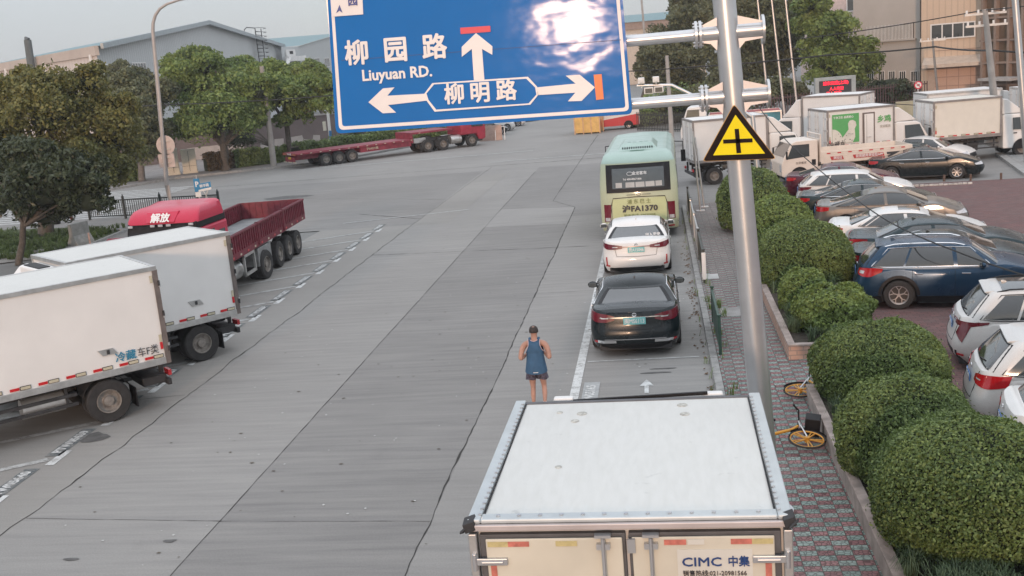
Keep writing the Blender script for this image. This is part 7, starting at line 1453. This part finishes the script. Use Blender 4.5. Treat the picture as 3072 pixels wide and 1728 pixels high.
for sx in (-1, 1):
    q = MB(); q.box(*sorted((sx * 1.09, sx * 1.195)), -.03, 2.7, 2.79, 2.826); q.build('roof_edge_strip', BLUEG, t, bevel=.012)
    for i in range(26): y = .06 + i * .1; q = MB(); q.cyl((sx * 1.105, y, 2.82), (sx * 1.105, y, 2.838), .014, n=7); q.build('rivet', STEEL, t)
    q = MB(); q.tube([(sx * 1.078, i * .2, 2.812 + .004 * math.sin(i * 7)) for i in range(14)], .008, 5); q.build('sealant_line', BLACK, t)
    q = MB(); q.box(*sorted((sx * 1.125, sx * 1.19)), -.055, -.022, .8, 2.72); q.build('corner_post', ALU, t, bevel=.008)
    q = MB(); q.obox((sx * 1.17, -.02, 2.79), (.04, .01, .01), (0, .05, .01), (-.01, 0, .035)); q.obox((sx * 1.2, -.05, 2.765), (.03, .02, .02), (.01, .03, -.01), (0, .01, .008)); q.build('torn_corner_cap', CHASSIS, t, bevel=.004)
    for z in (2.5, 1.8):
        q = MB(); q.box(*sorted((sx * .90, sx * 1.14)), -.075, -.05, z - .028, z + .028); q.cyl((sx * 1.15, -.07, z - .07), (sx * 1.15, -.07, z + .07), .02, n=10); q.beam((sx * .93, -.082, z), (sx * 1.1, -.082, z), .016, .02); q.build('hinge', STEEL, t, bevel=.008)
    q = MB(); q.cyl((sx * .175, -.085, .85), (sx * .175, -.085, 2.69), .016, n=10)
    for z in (2.62, 1.7): q.box(sx * .175 - .05, sx * .175 + .05, -.09, -.045, z - .022, z + .022)
    q.box(sx * .175 - .06, sx * .175 + .06, -.1, -.045, 2.695, 2.715); q.build('lock_rod', STEEL, t)
    q = MB(); q.box(*sorted((sx * .035, sx * 1.06)), -.048, -.03, .93, 2.675); dd = q.build('door_leaf', DCREAM, t, bevel=.008)
    for x0, x1, m_ in (((-1.046, -.89, YR), (-.89, -.73, RR), (-.53, -.37, YR)) if sx < 0 else ((.27, .43, RR), (.75, .90, RR), (.90, 1.05, YR), (.44, .56, mat('label_pale', (.62, .60, .54), .5, var=.05)))):
        q = MB(); q.box(x0, x1, -.054, -.049, 2.615, 2.655); q.build('reflector', m_, dd)
    for z, m_ in ((2.33, RR), (2.2, YR), (2.07, RR)): q = MB(); q.box(*sorted((sx * .99, sx * 1.035)), -.054, -.049, z, z + .13); q.build('reflector', m_, dd)
q = MB(); q.box(-1.09, 1.09, -.03, .085, 2.79, 2.826); q.build('roof_edge_strip', BLUEG, t, bevel=.012)
for i in range(13): x = -.96 + i * .16; q = MB(); q.cyl((x, .03, 2.82), (x, .03, 2.838), .016, n=7); q.build('rivet', STEEL, t)
q = MB(); q.box(-1.19, 1.19, -.06, -.022, 2.745, 2.79); q.build('top_rail', mat('top_rail_pale', (.50, .45, .44), .45, .3), t, bevel=.006)
q = MB(); q.box(.0, .06, -.07, -.05, 2.56, 2.67); q.build('door_catch', STEEL, t)
lab = MB(); lab.box(.36, .90, -.0535, -.049, 2.30, 2.575); lb_ = lab.build('label_panel', MATS['label_pale'], t); NAVY = mat('label_navy', (.012, .05, .18), .5)
text('CIMC', .098, frame((.535, -.056, 2.475), (1, 0, 0), (0, 0, 1)), NAVY, lb_, 'lettering', .0018, sx=1.22); text('中集', .088, frame((.80, -.056, 2.475), (1, 0, 0), (0, 0, 1)), NAVY, lb_, 'lettering', .002, sx=.9); text('销售热线:021-20981566', .05, frame((.625, -.056, 2.385), (1, 0, 0), (0, 0, 1)), DARKTXT, lb_, 'lettering', .0003, sx=.92)
q = MB(); q.beam((-.62, 2.72, 2.79), (.70, 2.72, 2.83), .03, .03); q.build('wiper_strip', BLACK, t)
for x in (-.72, .75): q = MB(); q.obox((x, 2.76, 2.80), (.10, 0, 0), (0, .05, 0), (0, 0, .025)); q.build('roof_marker', WHITEP, t, bevel=.02)
for x, y, rr_ in ((-.5, 2.3, .05), (.45, 2.45, .05), (.47, 2.2, .045), (-.72, 2.35, .03), (-.6, 1.0, .03), (-.55, 2.1, .04)): q = MB(); q.cyl((x, y, 2.806), (x, y, 2.811), rr_, n=10); q.build('roof_stain', mat('roof_grime', (.42, .41, .37), .8, var=.4, scale=30), t)

# ------------------------------------------------------------------ white trucks on the left
t1 = box_truck('nearest white refrigerated box truck at the left edge, with blue lettering low on its side', (-10.39, 19.39, 0), R(224.7 - 90), L=4.6, W=2.1, zb=.9, zt=2.82, roofm=ROOFW, reefer=True, cab_h=1.9, rw=.42)
t2 = box_truck('second white box truck from the left, its tail behind the nearest one', (-10.54, 23.17, 0), R(230.3 - 90), L=3.7, W=2.03, zb=.88, zt=2.81, roofm=ROOFW, reefer=True, cab_h=1.9, rw=.42)
for t, lx in ((t1, .95), (t2, .85)):
    hw = 1.05 if t is t1 else 1.015; q = MB(); q.prism([(lx + .0, 1.32), (lx + .28, 1.32), (lx + .36, 1.44), (lx + .08, 1.44)], lambda p: Vector((-hw - .0, p[0] + 0, p[1])), lambda p: Vector((-hw + .03 - .0, p[0], p[1]))); hb = q.build('side_latch_box', ALU, t); q = MB(); q.box(-hw - .02, -hw, lx + .15, lx + .2, 1.34, 1.42); q.build('latch', CHASSIS, hb)
    q = MB(); q.box(-.75, .75, .02, .5, .45, .62); q.build('rear_step', CHASSIS, t, bevel=.02)
    for sx in (-1, 1):
        q = MB(); q.box(*sorted((sx * (hw + .011), sx * (hw - .06))), -.02, .075, .9, 2.76); q.build('corner_post', mat('corner_post_brown', (.16, .135, .125), .6, .2, var=.2, scale=6), t)
        for z in (1.2, 1.9, 2.5): q = MB(); q.cyl((sx * (hw + .03), -.01, z - .05), (sx * (hw + .03), -.01, z + .05), .022, n=8); q.build('hinge', CHASSIS, t)
BLUT = mat('lettering_blue', (.02, .20, .33), .6)
text('冷藏', .20, frame((-1.055, .82, 1.22), (0, -1, 0), (0, 0, 1)), BLUT, t1, 'lettering', .004); text('车F类', .20, frame((-1.055, .39, 1.22), (0, -1, 0), (0, 0, 1)), DARKTXT, t1, 'lettering', -.0, sx=.85)
ct = tractor('tractor_unit', 'bright red high-roof tractor cab facing the camera, coupled to the maroon trailer', (-13.25, 31.9, 0), R(180 - 3), s=.95, big=False)
drop_side_trailer((-13.83, 35.98, 0), R(273.3 - 90), s=.94)
flatbed_trailer((-24.35, 67.9, 0), R(40 - 90), s=.95)
t = tractor('tractor_unit', 'dark red tractor unit at the front of the flatbed trailer', (-17.0, 73.4, 0), R(40 - 90), s=.95, txt=False)
coach((-.66, 33.95, 0), R(-1.), .93)
hz = MB(); hz.box(-455, 455, -66, 806, -1.2, 34); hz = hz.build('haze', bpy.data.materials.new('haze')); hz['kind'] = 'stuff'; _m = hz.data.materials[0]; _m.use_nodes = True; _n = _m.node_tree; _n.nodes.remove(_n.nodes['Principled BSDF']); _v = _n.nodes.new('ShaderNodeVolumePrincipled'); _v.inputs['Density'].default_value = .00055; _v.inputs['Color'].default_value = (.9, .93, .96, 1); _v.inputs['Anisotropy'].default_value = .2; _n.links.new(_v.outputs[0], _n.nodes['Material Output'].inputs['Volume'])
# ------------------------------------------------------------------ cars
def sedan_tail(*_): pass
def acc(root, B, G, rear):
    for sx in (-1, 1):
        q = MB(); patch(q, lambda a, c: B.endpt(sx * lerp(.38, .74, a) / (.9), lerp(.33, .39, c), -1), 6, 3, .02, Vector((0, 0, .6))); q.build('exhaust_tip', CHROME, root, smooth=50)
    rear('chrome_strip', -.7, .7, .82, .838, CHROME, .02); rear('chrome_strip', -.62, .62, .40, .415, CHROME, .02)
car('sedan', 'black sedan with chrome trim parked behind the white one, green plate ending 6113', 'car', (-.63, 22.7, 0), R(0), CBLACK, s=1.02, W=1.84, L=4.3, wb=2.5, H=1.28, plate='闽MS6113', platemat=PLATE, chrome=True, extras=acc, trunk=.97, belt=.89, gh=(-1.52, -.7, .35, 1.02), tail=[(.40, .78, .86), (.55, .74, .90), (.80, .74, .93), (.98, .80, .96), (1.06, .87, .95)], tailmat=DREDL)
def cor(root, B, G, rear):
    rear('dark_light_bar', -.5, .5, .83, .85, DREDL, .02); q = MB(); q.obox(G.endpt(.05, .16, -1) + Vector((0, -.01, 0)), (.1, 0, 0), (0, .01, .0), (0, 0, .015)); q.build('window_sticker', WHITE, root); text('出入平安', .1, frame(G.endpt(.55, .3, -1) + Vector((0, -.02, .01)), (1, 0, 0), (0, .5, 1)), WHITE, root, 'window_lettering', .002)
    for sx in (-1, 1): q = MB(); patch(q, lambda a, c: B.arc(lerp(.80, .84, a), sx, lerp(.36, .58, c)), 3, 5, .014, Vector((0, 0, .6))); q.build('rear_reflector', REDL, root, smooth=50)
car('sedan', 'white sedan parked between the coach and the black sedan, green plate', 'car', (-.70, 30.3, 0), R(0), CWHITE, s=1.03, W=1.84, L=4.4, H=1.32, plate='贵A15046', platemat=PLATE, extras=cor, trunk=.98, tail=[(.36, .80, .87), (.55, .78, .90), (.80, .78, .93), (1.0, .84, .94)], tailmat=DREDL, gh=(-1.65, -.8, .5, 1.15))
HD = R(-90 - 10)
def lot(name, label, rx, ry, paint, s=.92, L=4.6, hd=HD, **k):
    """rx, ry: right rear corner on the ground"""
    W_ = k.get('W', 1.8); d = Vector((-math.sin(hd), math.cos(hd), 0)); rt = Vector((d.y, -d.x, 0)); c = Vector((rx, ry, 0)) + (d * L / 2 - rt * W_ / 2) * s; c.z = .008
    return car(name, label, 'car', c, hd, paint, s=s, L=L, group='cars parked side by side in the car park', **k)
SUV = dict(kind='suv', H=1.62, belt=1.0, trunk=1.08, hood=1.06, nose=.85, tyre=.355, gh=(-2.06, -1.62, .45, 1.1), spoiler=True, clad=True)
lot('sedan', 'white hatchback mostly outside the bottom right corner of the view', 4.35, 13.75, CWHITE, plate='沪B·55L2', W=1.78, L=4.4, trunk=1.05, gh=(-1.9, -1.5, .5, 1.2), H=1.5)
lot('suv', 'white SUV with big red tail lamps and a black lower bumper, by the corner', 4.42, 15.6, CPEARL, plate='沪C·65L1', L=4.55, W=1.84, tail=[(.42, .86, .96), (.55, .84, 1.0), (.85, .80, 1.03), (1.15, .86, 1.04)], **SUV)
def csx(root, B, G, rear):
    for sx in (-1, 1):
        q = MB(); patch(q, lambda a, c: B.arc(lerp(.62, .86, a) + .05 * c, sx, lerp(.60, .92, c) + .16 * (1 - a) * (1 - c)), 6, 6, .016, Vector((0, 0, .6))); q.build('lower_tail_light', DREDL, root, smooth=50)
lot('suv', 'white SUV with dark wing-shaped tail lamps below the navy one', 4.98, 18.7, CPEARL, plate='皖AX292', L=4.6, W=1.84, tail=[(.15, .93, .98), (.5, .90, .99), (.85, .90, 1.0), (1.2, .97, 1.01)], tailmat=DREDL, rails=BLACK, extras=csx, darkroof=True, **SUV)
lot('suv', 'navy blue SUV with chrome window line and Y-spoke wheels', 4.15, 23.5, CBLUE, L=4.45, W=1.82, chrome=True, rims=RIM, style='y', plate='', rails=CHROME, tail=[(.55, .86, .98), (.8, .80, 1.01), (1.0, .80, 1.02), (1.22, .92, 1.0)], **{**SUV, 'H': 1.57})
lot('sedan', 'dark teal sedan half hidden behind the navy SUV', 4.3, 25.25, CGREEN, L=4.9, W=1.8, chrome=True, H=1.38, gh=(-1.95, -.75, .5, 1.3))
lot('sedan', 'dark teal sedan with hooked red tail lamp behind the middle dome bush', 4.6, 27.05, CTEAL, L=4.95, W=1.82, H=1.39, plate='', tail=[(.45, .84, .93), (.7, .78, .97), (.95, .78, .99), (1.15, .88, .98)])
lot('sedan', 'white sedan with dark windows between the teal and the grey-brown cars', 4.4, 29.1, CWHITE, L=4.7, W=1.8, H=1.36, glassroof=True)
lot('sedan', 'grey-brown liftback sedan with red tail lamp and ten-spoke wheels', 4.6, 32.6, CBROWN, L=4.86, W=1.86, H=1.42, style='ten', plate='', gh=(-2.05, -.75, .5, 1.3), tail=[(.42, .82, .94), (.6, .80, .95), (.9, .80, .96), (1.12, .84, .95)])
lot('sedan', 'black-teal sedan with a chrome window line behind the grey-brown one', 4.35, 34.8, CGREEN, L=4.9, W=1.84, H=1.40, chrome=True, gh=(-1.95, -.75, .5, 1.3))
lot('suv', 'white crossover with a small rear spoiler behind the black-teal sedan', 4.65, 37.1, CWHITE, L=4.5, W=1.82, plate='', s=.9, **{**SUV, 'H': 1.48, 'clad': False}, tail=[(.42, .86, .94), (.6, .84, .97), (.9, .84, .99), (1.15, .92, .99)], tailmat=DREDL)
lot('sedan', 'maroon sedan at the far end of the parked row', 4.65, 40.3, CMAROON, L=4.8, W=1.84, H=1.40, chrome=True, s=.88, plate='', gh=(-1.95, -.75, .5, 1.3))
# cars across the end of the car park
d = R(-90 - 12); car('sedan', 'black sedan parked side-on behind the three stubby posts, chrome window line and pinwheel rims', 'car', (10.6, 43.9, 0), d, CBLACK, s=.9, L=4.9, W=1.86, H=1.38, chrome=True, style='turbine', gh=(-1.95, -.75, .5, 1.3))
car('sedan', 'dark grey sedan behind the black side-on sedan', 'car', (10.75, 46.6, 0), R(-90 - 28), CGREEN, s=.8, L=4.7, W=1.82)
car('suv', 'white hatchback facing right in front of the tall box truck', 'car', (11.75, 48.0, 0), R(-90 - 32), CWHITE, s=.84, L=4.6, W=1.82, H=1.5, gh=(-2., -1.4, .5, 1.25))
for i, (x, y, p_, lb, h_) in enumerate(((-13.3, 84.2, CBLACK, 'black car nose showing right of the red tractor', -60), (-13.2, 88.5, CWHITE, 'nearest white car at the far road edge below the sign', -75), (-12.9, 93.5, CWHITE, 'middle white car at the far road edge below the sign', -75), (-12.3, 99., CWHITE, 'farthest white car at the far road edge below the sign', -75))):
    car('sedan', lb, 'car', (x - .6, y, 0), R(h_), p_, s=.9, H=1.55, group='cars at the far road edge')
car('sedan', 'black car half hidden behind the van and the sign corner', 'car', (-.4, 88, 0), R(10), CBLACK, s=.95)
red_van((-1.2, 81.6, 0), R(90 + 3), .97)
# ------------------------------------------------------------------ box trucks behind the car park
box_truck('white box truck parked behind the coach, its rear doors and side facing the camera', (1.37, 46.84, 0), R(10 - 90), framem=mat('box_frame_dark', (.24, .22, .21), .6, .2, var=.2, scale=4), L=3.24, W=2.17, zb=.97, zt=2.81, s=1., reflect=None, cab_h=2.0)
tc = box_truck('white box truck with a green poster and an open-framed side door', (7.09, 48.11, 0), R(13 - 90), framem=mat('box_frame_dark', (.24, .22, .21), .6, .2, var=.2, scale=4), L=3.02, W=2.2, zb=1.0, zt=2.72, cab_h=1.95)
hw = 1.1; GRN = mat('poster_green', (.10, .36, .12), .5, var=.05)
q = MB(); q.box(hw, hw + .012, .22, 1.42, 1.28, 2.52); po = q.build('poster', GRN, tc)
q = MB(); WP = mat('poster_white', (.62, .60, .54), .6)
q.prism([(.22 + .0, 1.28)] + [(.22 + .42 * (math.sin(k * .26)) * 1.15, 1.28 + .62 * math.cos(k * .26) * (1 if k < 6 else .3)) for k in range(0, 7)] + [(.72, 1.28)], lambda p: Vector((hw + .013, p[0], p[1])), lambda p: Vector((hw + .016, p[0], p[1])))
q.prism([(.66, 1.28), (.66, 1.5), (.95, 1.85), (.92, 2.1), (1.0, 2.22), (1.14, 2.24), (1.26, 2.16), (1.30, 2.0), (1.22, 1.86), (1.24, 1.5), (1.12, 1.28)], lambda p: Vector((hw + .014, p[0], p[1])), lambda p: Vector((hw + .018, p[0], p[1])))
q.build('poster_hen', WP, po); q = MB(); rg = random.Random(4)
for k in range(16): y, z = rg.uniform(.28, 1.18), rg.uniform(1.32, 1.7); q.box(hw + .018, hw + .021, y, y + .04, z, z + .025)
q.build('poster_spots', DARKTXT, po); text('干净卫生 品质放心', .11, frame((hw + .016, .72, 2.38), (0, 1, 0), (0, 0, 1)), WHITE, po, 'lettering', .003)
text('冷藏车', .26, frame((hw + .02, .42, 1.22), (0, 1, 0), (0, 0, 1)), DARKTXT, po, 'lettering', .004); text('乡鸡', .32, frame((hw + .008, 2.55, 2.15), (0, 1, 0), (0, 0, 1)), GRN, tc, 'lettering', .012); text('安全配送', .12, frame((hw + .008, 2.6, 1.85), (0, 1, 0), (0, 0, 1)), mat('pale_lettering', (.42, .40, .36), .7), tc, 'lettering', .003)
q = MB(); q.box(hw + .0, hw + .03, 1.58, 2.12, 1.12, 2.5); sd_ = q.build('side_door_frame', mat('door_frame_brown', (.14, .11, .10), .6), tc); q = MB(); q.box(hw + .03, hw + .05, 1.65, 2.06, 1.17, 2.44); dl = q.build('side_door', WHITEP, sd_, bevel=.01); q = MB(); q.cyl((hw + .06, 1.74, 1.2), (hw + .06, 1.74, 2.4), .012, n=6); q.beam((hw + .06, 1.70, 1.45), (hw + .06, 1.95, 1.45), .03, .02); q.build('door_bolt', STEEL, dl)
box_truck('large white box truck at the right with a small brown latch low on its side', (11.8, 48.94, 0), R(7.2 - 90), framem=mat('box_frame_dark', (.24, .22, .21), .6, .2, var=.2, scale=4), L=2.95, W=2.16, zb=1.0, zt=2.70, cab_h=1.9, paint=mat('warm_white_paint', (.66, .63, .56), .5, var=.04))
box_truck('white high-roof box truck facing left behind the poster truck', (10.2, 53.2, 0), R(150 - 90), framem=mat('box_frame_dark', (.24, .22, .21), .6, .2, var=.2, scale=4), L=2.9, W=2.05, zb=.9, zt=3.0, reflect=None, cab_h=2.0)
box_truck('white box truck whose roof shows above the large one at the right', (13.2, 55.5, 0), R(5 - 90), L=3.6, W=2.1, zb=.9, zt=2.62, reflect=None, lock=False)
box_truck('white box truck cut by the right edge of the view', (16.75, 52.0, 0), R(5 - 90), L=3.6, W=2.1, zb=.9, zt=2.75, reflect=None)
flat_truck((10.15, 45.6, 0), R(189 - 90), .93)
lt = box_truck('white-cabbed lorry with a teal load body, half hidden behind the thick pole', (7.4, 64.5, 0), R(86), L=4.2, W=2.1, zb=1.0, zt=1.75, reflect=None, paint=mat('teal_load_body', (.05, .20, .24), .6, var=.3, scale=2.), cab_h=2.3, lock=False, deflector=False, doors=TRED, roofm=mat('red_load_edge', (.3, .05, .05), .6))
# small things
tpos = at(1622, 1226); jogger((tpos.x - .02, tpos.y, 0), R(2), .865)
def lay(wx, wy, wz, ydir, zdir, wheel_y=1.0):
    """lay a bicycle down so that its wheel hub rests at the given point"""
    yv = Vector(ydir).normalized(); xv = yv.cross(Vector(zdir)).normalized(); zv = xv.cross(yv); m = Matrix(((xv.x, yv.x, zv.x, 0), (xv.y, yv.y, zv.y, 0), (xv.z, yv.z, zv.z, 0), (0, 0, 0, 1))); h = m @ Vector((0, wheel_y, .33)); return Matrix.Translation(Vector((wx, wy, wz)) - h * .85) @ m @ Matrix.Diagonal((.85, .85, .85, 1))
bicycle('yellow share bicycle lying on its side with a black basket, beside the nearest truck', lay(1.98, 15.1, SW + .17, (1, -.22, -.1), (.15, 1, .12)))
bicycle('second fallen share bicycle, only its orange wheel showing past the planter corner', lay(2.2, 17.5, SW + .12, (-1, .1, .0), (0, 1, .1)), basket=False)
